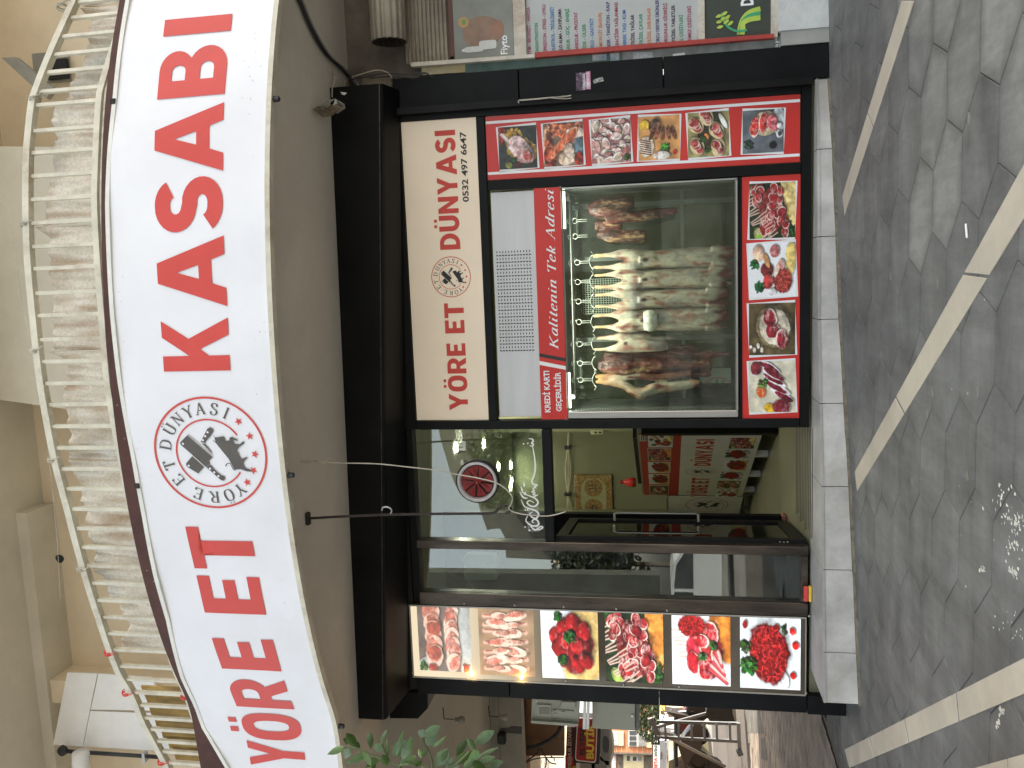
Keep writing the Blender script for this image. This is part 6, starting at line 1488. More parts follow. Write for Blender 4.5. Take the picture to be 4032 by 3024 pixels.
# cables along the soffit at the right
cbx = thing('soffit_cables', 'black and grey cables running under the soffit to the column top at the right', 'cables', tuple(PZ(1294, 225, ZS)))
Z5 = Zm(1200, 0, .3617)
for k, (m, r0, dx) in enumerate(((M_wire_b, .011, 0), (mat('grey_conduit', (.25, .24, .21), .6), .014, 9), (M_wire_b, .008, -8), (M_wire_w, .005, 16))):
    pts = [PZ(X+dx*.8, Y+dx*.3, ZS-.02) for X, Y in [(1150, -60), (1185, 10), (1222, 100), (1265, 180), (1300, 228), (1345, 268), (1378, 305)]]
    pts += [PY(X+dx*.4, Y, -.12) for X, Y in [(1410, 345)]]
    MB().tube(smooth_pts(pts, 6), r0, 7).build('cable', m, cbx, True)
for q in ([(300, 770), (328, 830), (320, 900), (300, 960), (298, 1060)], [(440, 880), (420, 960), (410, 1000)], [(510, 840), (640, 800), (780, 765), (900, 790), (950, 850)], [(480, 870), (700, 830), (900, 800), (1100, 810), (1300, 790), (1370, 830)], [(700, 850), (950, 830), (1200, 850), (1300, 800), (1400, 840)]):
    MB().tube(smooth_pts([(PY(*Z5(*v), -.14) if PY(*Z5(*v), -.14).z < ZS-.03 else PZ(*Z5(*v), ZS-.03)) for v in q], 6), .005, 6).build('loose_wire', M_wire_w if q[0][0] < 520 and q[0][0] != 480 else M_wire_b, cbx, True)
top('junction_box', rb_(1424, 1541, 294, 362, -.09, .08, .008), mat('brown_stained_plastic', (.19, .16, .115), .6, var=.25, scale=8), 'stained beige junction box on top of the right column', 'junction box')
def PS(X, Y, y):
    p = PY(X, Y, y); return p if p.z < ZS-.03 else PZ(X, Y, ZS-.03)
bb = thing('torn_bracket', 'torn piece of sheet metal and cardboard dangling at the right end of the header', 'bracket', tuple(PY(1290, 425, -.3)))
for i, q in enumerate([[(85, 1190), (150, 1150), (210, 1200), (200, 1280)], [(150, 1160), (240, 1100), (330, 1070), (210, 1180)], [(205, 1185), (330, 1120), (400, 1170), (300, 1260), (200, 1280)], [(330, 1075), (430, 1130), (440, 1180), (350, 1240), (300, 1180)], [(390, 1000), (460, 1010), (430, 1035), (400, 1030)]]):
    P = [PS(*Z5(*v), -.62+.02*i+.03*(k % 2)) for k, v in enumerate(q)]; n = len(P)
    MB().add(P+[p+Vector((0, .004, .0)) for p in P], [tuple(range(n)), tuple(range(2*n-1, n-1, -1))]+[(k, (k+1) % n, (k+1) % n+n, k+n) for k in range(n)]).build('torn_sheet', [mat('brown_cardboard', (.2, .16, .11), .9, var=.3), M_wire_w, mat('brown_cardboard', ()), M_steel, M_paper][i], bb)
top('zip_tie_strands', MB().tube(smooth_pts([PY(*R2(1150, 668), -0.115), PY(*R2(1155, 650), -0.115), PY(*R2(1250, 642), -0.125), PY(*R2(1350, 632), -0.125), PY(*R2(1430, 628), -0.115), PY(*R2(1490, 618), -0.115)], 5), .0045, 6)
    .tube(smooth_pts([PY(*R2(1340, 632), -0.130), PY(*R2(1430, 640), -0.130), PY(*R2(1492, 636), -0.120)], 5), .003, 6).tube(smooth_pts([PY(*R2(1160, 652), -0.130), PY(*R2(1300, 640), -0.130), PY(*R2(1450, 622), -0.120)], 5), .003, 6), M_wire_w,
    'frayed white plastic straps hanging on the black column at the right', 'straps')
# stickers on the column
stk_ = thing('locksmith_sticker', 'torn pink and dark sticker with white lettering on the black column', 'sticker', tuple(PY(2295, 320, -.05)))
a = rectp(2268, 2325, 285, 355, -.048); M_stk = mat('purple_sticker', (.09, .05, .09), .5, var=.8, scale=40, bump=0, c2=(.6, .5, .6)); M_pink = mat('pink_sticker', (.62, .25, .38), .5, var=.3, scale=30, bump=0, c2=(.7, .65, .7))
zm_ = a[2]+(a[3]-a[2])*.3
MB().box(a[0], a[1], -.0475, -.0465, zm_, a[3]).build('dark_half', M_stk, stk_); MB().box(a[0]+.004, a[1]+.004, -.0475, -.0465, a[2], zm_-.001).build('pink_half', M_pink, stk_)
font_text('KÖŞEM OZLUKAŞ', a[0]+.004, a[1]-.01, lambda u, v: (u, -.0482, zm_+.008+.018*v), 'lettering', M_white_film, stk_)
font_text('0541 260 13 23', a[0]+.03, a[1]-.006, lambda u, v: (u, -.0482, zm_-.02+.015*v), 'lettering', M_white_film, stk_)
a = rectp(2334, 2378, 304, 328, -.048)
top('small_sticker', MB().prism([(a[0]+.3*(a[1]-a[0]), a[2]), (a[1], a[2]+.01), (a[1]-.01, a[3]-.02), (a[0]+.5*(a[1]-a[0]), a[3]), (a[0], a[3]-.01), (a[0]+.01, a[2]+.03)], lambda a, b: (a, -.0475, b), lambda a, b: (a, -.0465, b)), mat('grey_torn_sticker', (.33, .32, .30), .6, var=.8, scale=60, bump=0), 'small torn grey sticker below the pink one on the black column', 'sticker')

# ------------------------------------------------------------------ neighbouring shop at the right
ns = thing('neighbour_shop', 'narrow visible edge of the herbalist shop right of the black column', 'shop', (2.3, 0, .3))
def npx(X0, X1, x0, x1, y, d, name, m, parent=ns):
    z1, z0 = PY(X0, 120, y).z, PY(X1, 120, y).z; return MB().box(x0, x1, y, y+d, z0, z1).build(name, m, parent)
M_wht = mat('chipped_white_frame', (.56, .52, .44), .55, var=.15, scale=9, bump=.15, c2=(.35, .24, .17))
MB().box(1.6, 9, .12, .3, 0, ZS).build('neighbour_wall', mat('dark_plaster', (.16, .14, .12), .9, var=.3, scale=3, bump=.4), ns)
M_shut = mat('rusty_shutter_steel', (.30, .27, .22), .5, metal=.3, var=.25, scale=2.5, bump=.2, c2=(.17, .08, .035), stretch=(1, 1, .6))
c0 = PY(1530, 120, -.12); R_ = .135; N_ = 64
ring = [(-.12+(R_+.008*math.cos(16*2*math.pi*i/N_))*math.cos(2*math.pi*i/N_), c0.z+(R_+.008*math.cos(16*2*math.pi*i/N_))*math.sin(2*math.pi*i/N_)) for i in range(N_)]
xr0 = PY(1530, 165, -.12).x
MB().add([(xr0, a, b) for a, b in ring]+[(4.2, a, b) for a, b in ring], [(i, (i+1) % N_, (i+1) % N_+N_, i+N_) for i in range(N_)]).build('shutter_roll', M_shut, ns, True)
ring2 = [(-.12+(a+.12)*.86, c0.z+(b-c0.z)*.86) for a, b in ring]
MB().add([(xr0-.006, a, b) for a, b in ring]+[(xr0-.006, a, b) for a, b in ring2]+[(xr0+.25, a, b) for a, b in ring2], [(i, (i+1) % N_, (i+1) % N_+N_, i+N_) for i in range(N_)]+[(i+N_, (i+1) % N_+N_, (i+1) % N_+2*N_, i+2*N_) for i in range(N_)]).build('roll_end', M_rust, ns)
zt, zb = PY(1592, 120, .02).z, PY(1768, 120, .02).z; nn = 88; V = []
for i in range(nn+1):
    z = zb+(zt-zb)*i/nn; y = .0+.014*math.cos(i*math.pi/4); V += [(PY(1700, 248, .02).x, y, z), (4.2, y, z)]
MB().add(V, [(2*i, 2*i+1, 2*i+3, 2*i+2) for i in range(nn)]).build('shutter_curtain', M_shut, ns, True)
npx(1768, 1784, PY(1776, 225).x, 4, -.02, .03, 'shutter_bottom_bar', mat('red_brown_bar', (.10, .035, .025), .6), ns)
xf = PY(2030, 215).x
npx(2022, 2070, xf-.02, 4, -.03, .06, 'white_crossbar', M_wht); npx(2748, 2775, PY(2760, 165).x, 4, -.03, .06, 'white_crossbar', M_wht); npx(3036, 3062, PY(3050, 150).x, 4, -.03, .06, 'white_crossbar', M_wht)
def slant(Xa, Ya0, Ya1, Xb, Yb0, Yb1, y, d, name, m, parent=ns):
    P = [PY(Xa, Ya0, y), PY(Xa, Ya1, y), PY(Xb, Yb1, y), PY(Xb, Yb0, y)]
    return MB().prism([(p.x, p.z) for p in P], lambda a, b: (a, y, b), lambda a, b: (a, y+d, b)).build(name, m, parent)
slant(1618, 262, 246, 2105, 226, 212, -.04, .06, 'white_post', M_wht); slant(2105, 226, 206, 3048, 148, 132, -.04, .06, 'red_post', mat('chipped_red_frame', (.36, .04, .03), .5, var=.2, bump=.15))
slant(1660, 296, 262, 1832, 284, 250, .02, .02, 'cream_board', mat('cream_aged_board', (.50, .44, .28), .7, var=.12, scale=5, c2=(.5, .33, .12)))
slant(1832, 330, 250, 2450, 280, 190, .02, .02, 'teal_board', mat('teal_faded_board', (.09, .16, .14), .6, var=.3, scale=6, c2=(.14, .19, .17)))
slant(2451, 280, 190, 3075, 240, 140, .02, .02, 'grey_board', mat('grey_faded_board', (.26, .29, .27), .6, var=.3, scale=6, c2=(.36, .38, .36)))
for q in ([(2333, 216), (2388, 212), (2388, 236), (2333, 240)], [(2402, 210), (2438, 207), (2438, 238), (2404, 240)], [(2492, 206), (2570, 204), (2574, 230), (2492, 240)]):
    P = [PY(X, Y, .015) for X, Y in q]; MB().prism([(p.x, p.z) for p in P], lambda a, b: (a, .016, b), lambda a, b: (a, .0185, b)).build('torn_notice', mat('torn_notice_paper', (.5, .54, .54), .7, var=.2, scale=30, bump=0, c2=(.18, .3, .42)), ns)
MB().lathe([(0, -.002), (.035, -.002)], PY(2372, 262, .016), 'y', 16).build('white_dot', M_white_film, ns)
MB().prism([(p.x, p.z) for p in [PY(X, Y, .01) for X, Y in ((2646, 235), (2650, 212), (2697, 206), (2697, 232))]], lambda a, b: (a, .014, b), lambda a, b: (a, .018, b)).build('white_bubble', M_white_film, ns)
font_text('er', PY(3050, 195, .01).x, PY(3050, 150, .01).x, lambda u, v: (u, .016, PY(3072, 170, .01).z+.05*v), 'lettering', M_white_film, ns, .01)
# plinth
MB().box(PY(3130, 122, -.02).x, 4, -.06, .1, .1, PY(3064, 100, -.06).z).build('white_plinth', mat('chipped_whitewash', (.55, .56, .54), .85, var=.12, scale=5, bump=.5, c2=(.3, .29, .26)), ns)
MB().box(1.6, PY(3130, 122, -.02).x-.002, -.05, .1, .1, PY(3075, 150, -.05).z).build('cement_plinth', mat('smooth_cement', (.32, .32, .29), .85, var=.1, scale=4, bump=.2), ns)
# poster
po = thing('bottle_poster', 'dim poster of a bent bare torso and white bottles, lettered Fiyto', 'poster', tuple(PY(1900, 100)))
MB().box(PY(1900, 232).x, 4, -.012, .0, PY(2021, 100).z, PY(1785, 100).z).build('poster_sheet', mat('grey_green_poster', (.20, .21, .18), .5, var=.2, scale=2, bump=0), po)
def pel(X, Y, rx, ry, m, name, y, e=2.2, a=0.):
    p = PY(X, Y); ca, sa = math.cos(a), math.sin(a)
    MB().prism([(p.x+u*ca-v*sa, p.z+u*sa+v*ca) for u, v in sup(0, 0, rx, ry, e, 28)], lambda a, b: (a, y, b), lambda a, b: (a, y-.0006, b)).build(name, m, po)
M_skin = mat('printed_skin_tone', (.24, .15, .10), .5, var=.2, scale=8, bump=0)
pel(1900, 128, .12, .155, M_skin, 'printed_shape', -.0125); pel(1962, 118, .07, .05, mat('printed_skin_dark', (.27, .14, .09), .5, bump=0), 'printed_shape', -.0135)
pel(1826, 90, .04, .042, mat('printed_orange', (.42, .25, .1), .5, bump=0), 'printed_shape', -.0137); pel(1828, 88, .022, .016, mat('printed_leaf', (.12, .26, .05), .5, bump=0), 'printed_shape', -.0145)
M_bot = mat('printed_white_bottle', (.52, .53, .50), .4, bump=0)
pel(1868, 196, .022, .075, M_bot, 'printed_bottle', -.0146, 5); pel(1835, 200, .012, .03, M_bot, 'printed_bottle', -.0152, 4); pel(1922, 178, .034, .07, M_bot, 'printed_bottle', -.0153, 5)
font_text('Fiyto', PY(1990, 215).x, PY(1990, 141).x, lambda u, v: (u, -.0135, PY(1998, 170).z+.055*v), 'lettering', M_white_film, po, .015)
# list sign
ls = thing('remedy_list_sign', 'grey sign listing herbal remedies in coloured capitals, BRONŞİT to PEKMEZ ÇEŞİTLERİ', 'sign', tuple(PY(2400, 100)))
P = [PY(2070, 228), PY(2070, -400), PY(2747, -400), PY(2747, 178)]
MB().prism([(p.x, p.z) for p in P], lambda a, b: (a, .0, b), lambda a, b: (a, .02, b)).build('sign_board', mat('silver_grey_board', (.42, .44, .43), .5, var=.06, scale=2, bump=.02), ls)
C_ = {'k': lin((40, 38, 48)), 'g': lin((40, 140, 100)), 'p': lin((150, 50, 90)), 'b': lin((50, 110, 170)), 'o': lin((196, 120, 70)), 'n': lin((52, 50, 110))}
Zl = Zm(2000, 0, .5877)
rows = [(140, 'ASTIM - BRONŞİT - HAFIZA', 355, 48, 'p'), (190, 'KONSANTRASYON', 345, 155, 'g'), (245, 'DEPRESYON - STRES - UYKU', 340, 30, 'p'), (300, 'KOLESTROL - TRİGLİSERİT', 336, 45, 'b'), (350, 'KİLO ALMA - ZAYIFLAMA', 332, 58, 'k'), (400, 'SARILIK - GÜÇ - ENERJİ', 328, 58, 'g'), (457, 'KANSIZLIK - PROSTAT', 325, 82, 'p'), (510, 'MİDE - ÜLSER', 322, 160, 'g'), (562, 'REFLÜ - GASTRİT', 318, 122, 'b'), (618, 'HEMOROİT (BASUR)', 314, 85, 'o'), (672, 'ŞEKER - TANSİYON - KALP', 310, 12, 'n'), (728, 'KARACİĞER YAĞLANMASI', 306, 18, 'p'), (780, 'BÖBREK TAŞI - KUM', 302, 68, 'b'), (835, 'BİTKİSEL YAĞLAR', 298, 98, 'k'), (890, 'BİTKİSEL ÇAYLAR', 294, 92, 'g'), (945, 'BİTKİSEL SABUNLAR', 290, 52, 'o'), (1002, 'SPORCU DESTEK ÜRÜNLERİ', 286, -10, 'n'), (1056, 'YORGUNLUK GİDERİCİ', 282, 22, 'p'), (1108, 'BİTKİSEL TABLETLER', 278, 34, 'k'), (1160, 'BAL ÇEŞİTLERİ', 274, 100, 'g'), (1216, 'PEKMEZ ÇEŞİTLERİ', 270, 40, 'p')]
for X, s_, Y0, Y1, c in rows:
    a = PY(*Zl(X, Y0)).x-.035; b = PY(*Zl(X, Y1)).x; zb = PY(*Zl(X+11, 200)).z; zt = PY(*Zl(X-11, 200)).z
    font_text(s_, a, b, lambda u, v: (u, -.002, zb+(zt-zb)*v), 'lettering', mat('letter_ink_'+c, C_[c], .5, var=.05, bump=0), ls, .025)
gs = thing('green_leaf_sign', 'black sign with green striped leaf logo at the foot of the neighbour shop', 'sign', tuple(PY(2900, 80)))
P = [PY(2776, 175), PY(2776, -400), PY(3035, -400), PY(3035, 150)]
MB().prism([(p.x, p.z) for p in P], lambda a, b: (a, -.01, b), lambda a, b: (a, .0, b)).build('sign_board', mat('dark_green_board', (.035, .045, .035), .4, var=.1, bump=.02), gs)
cG = [mat('lime_green_film', (.42, .56, .08), .4, bump=0), mat('emerald_film', (.04, .36, .16), .4, bump=0)]
for k in range(3):
    pts = [Zl(1690-0*k, 62+30*k), Zl(1620, 85+24*k), Zl(1575, 130+14*k), Zl(1555+k*9, 190), Zl(1550+k*9, 235)]
    P = smooth_pts([PY(*q) for q in pts], 4); MB().prism(thick([(p.x, p.z) for p in P], .036 if k != 1 else .03), lambda a, b: (a, -.0115-.0008*k, b), lambda a, b: (a, -.0125-.0008*k, b)).build('logo_band', cG[k % 2], gs)
P = smooth_pts([PY(*Zl(*q)) for q in ((1600, 205), (1530, 212), (1470, 180), (1435, 120), (1435, 90))], 4)
MB().prism(thick([(p.x, p.z) for p in P], .016), lambda a, b: (a, -.0155, b), lambda a, b: (a, -.0162, b)).build('logo_stem', cG[1], gs)
for X, Y, a in ((1420, 185, .2), (1415, 150, .2), (1412, 112, .3), (1440, 130, .5), (1462, 150, .6), (1490, 160, .6), (1470, 120, .6), (1450, 95, .5)):
    p = PY(*Zl(X, Y)); MB().prism([(p.x+u*math.cos(a)-v*math.sin(a), p.z+u*math.sin(a)+v*math.cos(a)) for u, v in sup(0, 0, .012, .024, 1.6, 16)], lambda a, b: (a, -.017, b), lambda a, b: (a, -.018, b)).build('logo_leaf', cG[0], gs)
font_text('DO', PY(*Zl(1580, 42)).x, PY(*Zl(1580, -70)).x, lambda u, v: (u, -.0115, PY(*Zl(1640, 20)).z+.085*v), 'lettering', M_white_film, gs, .04)

# ------------------------------------------------------------------ left end: side shutter box, lamps, meter boxes
Z8 = Zm(1240, 2500, .3436); Zc = Zm(1900, 2650, .226); Z6 = Zm(2300, 2700, .1989)
sb = thing('side_shutter_box', 'black chamfered roller shutter box running back under the soffit, left of the header', 'shutter box', tuple(PY(1600, 2770, .15)))
fpn = [PY(*Z8(a, b), .2) for a, b in ((885, 640), (1300, 640), (1300, 825), (1190, 940), (870, 935))]
poly = [(p.x, p.z) for p in fpn]
MB().prism(poly, lambda a, b: (a, .2, b), lambda a, b: (a, 3.0, b)).build('box_shell', mat('dark_brown_sheet_metal', (.05, .042, .035), .5, var=.2, bump=.05), sb)
MB().prism([(a, b) for a, b in poly], lambda a, b: (a, .17, b), lambda a, b: (a, .198, b)).build('end_cap', M_black2, sb)
M_grn = mat('frosted_lamp_glass', (.3, .29, .25), .25, var=.05, bump=0)
for i, (q, l) in enumerate((((1640, 970), 'clear glass bulb lamp on a bracket under the side shutter box'), ((2150, 940), 'small white glass lamp nearer the brown fascia'))):
    p = PY(*Z8(*q), 1.6+.8*i); t = thing('bracket_lamp', l, 'lamp', tuple(p))
    MB().lathe([(0, .04), (.02, .035), (.022, 0), (.034, -.014), (.042, -.04), (.034, -.07), (0, -.08)], p, 'z', 18).build('lamp_glass', M_grn, t, True)
    MB().tube([p+Vector((0, 0, .05)), p+Vector((.0, 0, .16)), p+Vector((.12, .02, .17))], .007, 6).build('lamp_arm', M_wire_b, t)
# neighbouring upper beam and brown canopy
M_beam = mat('pale_grey_beam', (.33, .315, .27), .85, var=.1, scale=2, bump=.2, c2=(.26, .25, .21))
yb = 4.42; zz0 = PY(2056, 2900, yb).z
nb_ = thing('passage_beam', 'pale concrete beam with a dark patch closing the passage ceiling', 'beam', (-8, yb, zz0))
MB().box(-16, -3.95, yb, yb+.25, zz0, ZS+.2).build('beam_body', M_beam, nb_)
MB().prism([(p.x, p.z) for p in [PY(*Zc(a, b), yb-.004) for a, b in ((310, 960), (470, 955), (490, 925), (690, 935), (680, 1065), (440, 1045), (320, 1050))]], lambda a, b: (a, yb-.004, b), lambda a, b: (a, yb-.001, b)).build('dark_patch', mat('bare_cement_patch', (.09, .09, .085), .9, bump=.3), nb_)
MB().box(-16, -3.95, yb-.05, yb-.01, PY(1962, 2900, yb).z-.02, PY(1962, 2900, yb).z+.02).build('ledge', M_beam, nb_)
p = PY(*Zc(330, 1145), yb-.08); MB().bbox(p.x-.08, p.x+.08, yb-.12, yb-.01, p.z-.06, p.z+.06, .02).build('black_fitting', M_wire_b, nb_)
M_brn = mat('brown_varnished_panel', (.19, .09, .035), .55, var=.2, scale=2, bump=.1, c2=(.13, .065, .03))
cn = thing('brown_canopy', 'brown panelled canopy underside beyond the beam, cables strung below it', 'canopy', (-9, 6, 4.4))
yk = 6.0
k0_, k1_ = PY(2058, 2900, yk).z, PY(2222, 2900, yk).z
for i, (Ya, Yb) in enumerate(((2735, 2908), (2911, 2976))):
    P = [PY(2058, Ya, yk), PY(2058, Yb, yk), PY(2222, Yb, yk), PY(2222, Ya, yk)]
    MB().prism([(p.x, p.z) for p in P], lambda a, b: (a, yk, b), lambda a, b: (a, yk+.06, b)).build('canopy_panel', M_brn, cn)
P = [PY(2040, 2735, yk+.02), PY(2040, 3100, yk+.02), PY(2072, 3100, yk+.02), PY(2072, 2735, yk+.02)]
MB().prism([(p.x, p.z) for p in P], lambda a, b: (a, yk-.06, b), lambda a, b: (a, yk-.02, b)).build('canopy_edge', mat('dark_brown_edge', (.05, .03, .022), .6), cn)
xw_ = PY(2300, 3070, 9.9).x
MB().box(xw_-9, xw_, 5.9, 9.9, -.4, ZS+.4).build('support_wall', mat('brown_plastered_wall', (.24, .15, .09), .85, bump=.2), cn)
MB().box(xw_-2, -7.1, 6.07, 6.5, PY(2058, 2900, yk).z-.02, PY(2058, 2900, yk).z+.12).build('canopy_beam', M_brn, cn)
cbl = thing('street_cables', 'tangle of black cables looping under the brown canopy', 'cables', tuple(PY(2150, 2900, 5.8)))
for q, r_ in (([(1380, 920), (1300, 1060), (1150, 1180), (950, 1270), (780, 1300)], .035), ([(1000, 1260), (860, 1265), (780, 1275)], .014), ([(780, 1340), (880, 1300), (960, 1260)], .014), ([(950, 1290), (970, 1360), (900, 1440), (780, 1530), (680, 1640)], .012), ([(1000, 1310), (1060, 1400), (1110, 1480), (1180, 1560), (1290, 1590)], .012), ([(760, 1560), (900, 1500), (1100, 1470), (1250, 1475), (1420, 1470)], .01), ([(1100, 1480), (1110, 1560), (1090, 1650)], .01), ([(1190, 1450), (1240, 1480), (1250, 1530)], .01)):
    MB().tube(smooth_pts([PY(*Zc(*v), 5.75) for v in q], 6), r_, 6).build('cable', M_wire_b, cbl, True)
# electricity meter
em = thing('meter_board', 'open white electricity meter box with a small window and hanging wires', 'meter box', tuple(PY(2190, 2800, 1.7)))
M_mt = mat('aged_white_meter_plastic', (.42, .43, .37), .5, var=.08, scale=5, bump=.05)
ym = 1.7
def mq(px, y, d, name, m, par, b=None):
    P = [PY(*Zc(*q), y) for q in px]; return MB().prism([(p.x, p.z) for p in P], lambda a, b: (a, y, b), lambda a, b: (a, y+d, b)).build(name, m, par)
bx = mq([(865, 395), (1690, 450), (1665, 920), (845, 860)], ym, .10, 'box_back', M_mt, em)
mq([(850, 830), (1665, 890), (1662, 935), (845, 875)], ym-.05, .045, 'box_lip', M_mt, em)
wf = mq([(940, 550), (1195, 560), (1190, 760), (935, 745)], ym-.02, .018, 'window_frame', M_mt, em)
mq([(985, 600), (1170, 605), (1165, 725), (982, 715)], ym-.023, .002, 'meter_window', mat('dim_window', (.2, .18, .13), .3), em)
mq([(1375, 500), (1620, 510), (1615, 620), (1370, 610)], ym-.06, .055, 'terminal_cover', M_mt, em)
for a, b in ((1215, 640), (1215, 800), (1355, 660)): mq([(a, b), (a+380 if a < 1300 else a+80, b+28), (a+380 if a < 1300 else a+80, b+38), (a, b+10)], ym-.015, .013, 'moulded_rib', M_mt, em)
for q in ((945, 470), (1275, 715)): MB().lathe([(0, -.012), (.012, -.01), (.014, 0)], PY(*Zc(*q), ym-.001), 'y', 8).build('screw', M_steel, em)
MB().tube(smooth_pts([PY(*Zc(*v), ym-.06) for v in ((1190, 695), (1280, 650), (1350, 570), (1370, 480), (1320, 430), (1100, 412))], 5), .006, 6).build('meter_wire', M_mt, em, True)
for a in (1760, 1820): mq([(a, 440), (a+48, 440), (a+35, 980), (a-15, 980)], ym+.1, .03, 'steel_bracket', M_steel, em)
cbn = thing('grey_cabinet', 'plain grey steel cabinet with a round lock below the meter box', 'cabinet', tuple(PY(2415, 2820, 2.0)))
P = [PY(*Z6(a, b), 2.0) for a, b in ((160, 305), (1005, 345), (1000, 890), (165, 840))]
MB().prism([(p.x, p.z) for p in P], lambda a, b: (a, 2.0, b), lambda a, b: (a, 2.25, b)).build('cabinet_body', mat('light_grey_enamel', (.36, .365, .30), .45, var=.05, scale=3, bump=.03), cbn)
P = [PY(*Z6(a, b), 2.05) for a, b in ((1008, 300), (1060, 300), (1095, 330), (1090, 870), (1010, 895))]
MB().prism([(p.x, p.z) for p in P], lambda a, b: (a, 2.05, b), lambda a, b: (a, 2.3, b)).build('cabinet_base', mat('dull_grey_steel', (.14, .14, .12), .5), cbn)
MB().lathe([(0, -.012), (.016, -.01), (.02, 0)], PY(*Z6(957, 590), 1.999), 'y', 14).build('cabinet_lock', M_steel, cbn)
MB().box(PY(2400, 2760, 2.3).x, PY(2400, 2700, 2.3).x+.2, 2.3, 2.36, P[0].z+.1, P[0].z+.9).build('mounting_frame', M_steel, cbn)

for par_, a_, b_, yy_ in ((em, 2115, 2262, 1.83), (cbn, 2350, 2480, 2.34)):
    px_ = PY((a_+b_)/2, 2742, yy_).x; zt_1 = PY(a_, 2790, yy_).z; MB().box(px_-.03, px_+.03, yy_+.03, yy_+.09, gz(px_)-.1, zt_1).build('steel_post', M_steel, par_)
# ------------------------------------------------------------------ street signs beyond
M_mar = mat('maroon_sign', (.085, .012, .014), .5, var=.1, bump=.02); M_blk = mat('black_sign_frame', (.015, .016, .02), .5, bump=.02)
def zq(px, y, d, name, m, par, Z=Zc):
    P = [PY(*Z(*q), y) for q in px]; return MB().prism([(p.x, p.z) for p in P], lambda a, b: (a, y, b), lambda a, b: (a, y+d, b)).build(name, m, par)
def stext(s, A, B, hpx, y, m, par, Z=Zc, off=.03, outline=None):
    """text along the line A->B (zoom px, baseline), cap height hpx"""
    a, b = PY(*Z(*A), y), PY(*Z(*B), y); hz = PY(*Z(A[0]-hpx, A[1]), y).z-a.z
    V, T = font2d(s, off); x0_ = min(v[0] for v in V); x1_ = max(v[0] for v in V)
    f = lambda v: (a.x+(b.x-a.x)*(v[0]-x0_)/(x1_-x0_), y, a.z+(b.z-a.z)*(v[0]-x0_)/(x1_-x0_)+hz*v[1]/.7)
    return raw('lettering', [f(v) for v in V], T, m, par)
rsn = thing('restaurant_sign', 'long maroon restaurant sign with MEŞHUR İSTANBUL lettering and pictured plates', 'sign', tuple(PY(2300, 2950, 9)))
zq([(1470, 935), (2215, 975), (2200, 1900), (1430, 1900)], 9, .3, 'sign_box', M_mar, rsn)
zq([(1440, 1440), (1600, 1450), (1600, 1900), (1440, 1900)], 8.985, .012, 'red_band', mat('bright_red_sign', (.42, .02, .02), .5), rsn)
stext('MEŞHUR İSTANBUL', (1548, 1650), (1548, 850), 62, 8.97, mat('grey_white_letters', (.55, .5, .5), .5), rsn)
M_yel = mat('yellow_letters', (.78, .58, .05), .5, bump=0)
stext('L', (1672, 1655), (1672, 1570), 100, 8.97, M_yel, rsn)
for (cx_, cy__, rx_, ry_) in ((2120, 1235, .28, .11), (1800, 1640, .13, .13), (2060, 1640, .13, .11)):
    p = PY(*Zc(cx_, cy__), 8.97); ryy = ry_; 
    if cx_ == 2120:
        for sc_i, mm, dd in ((1, M_white_film, .0), (.78, mat('grey_dish', (.33, .36, .38), .3), .004), (.4, mat('dark_dish_food', (.10, .13, .14), .4), .008)):
            MB().prism([(p.x+u*sc_i, p.z-.03+v*sc_i) for u, v in sup(0, 0, .46, .17, 2.2, 28)], lambda a, b: (a, 8.97-dd, b), lambda a, b: (a, 8.965-dd, b)).build('plate_picture', mm, rsn)
    else:
        for sc_i, mm, dd in ((1, M_white_film, .0), (.6, mat('grey_dish', ()), .004)):
            MB().prism([(p.x+u*sc_i, p.z+v*sc_i) for u, v in sup(0, 0, .24, .2, 2.2, 24)], lambda a, b: (a, 8.97-dd, b), lambda a, b: (a, 8.965-dd, b)).build('plate_picture', mm, rsn)
zq([(2213, 975), (2240, 975), (2225, 1900), (2200, 1900)], 8.9, .4, 'sign_edge', M_mt, rsn)
bs = thing('boutique_sign', 'red ELYESA BUTİK shop sign with rounded white border on a black panel', 'sign', tuple(PY(2310, 2920, 8.2)))
zq([(1615, 780), (2060, 800), (2035, 1590), (1580, 1560)], 8.3, .2, 'sign_box', M_blk, bs)
def rquad(px, k=.12, Z=Zc, y=8.27):
    P = [Vector(q) for q in px]; o = []
    n = len(P)
    for i in range(n):
        a, b, c = P[i-1], P[i], P[(i+1) % n]; u = (a-b).normalized(); v = (c-b).normalized(); L = k
        for t in (0, .33, .66, 1): o.append(tuple((b+u*L*(1-t)**2*1.0+v*L*t**2)))
    return o
zq(rquad([(1650, 780), (2005, 800), (1978, 1570), (1608, 1530)], 60), 8.27, .02, 'white_border', M_white_film, bs)
zq(rquad([(1662, 790), (1990, 812), (1962, 1548), (1626, 1512)], 50), 8.25, .015, 'red_field', mat('bright_red_sign', ()), bs)
stext('ELYESA', (1775, 1435), (1775, 930), 85, 8.236, M_ink, bs, off=.035)
stext('BUTİK', (1932, 1500), (1938, 860), 120, 8.236, M_yel, bs, off=.05)

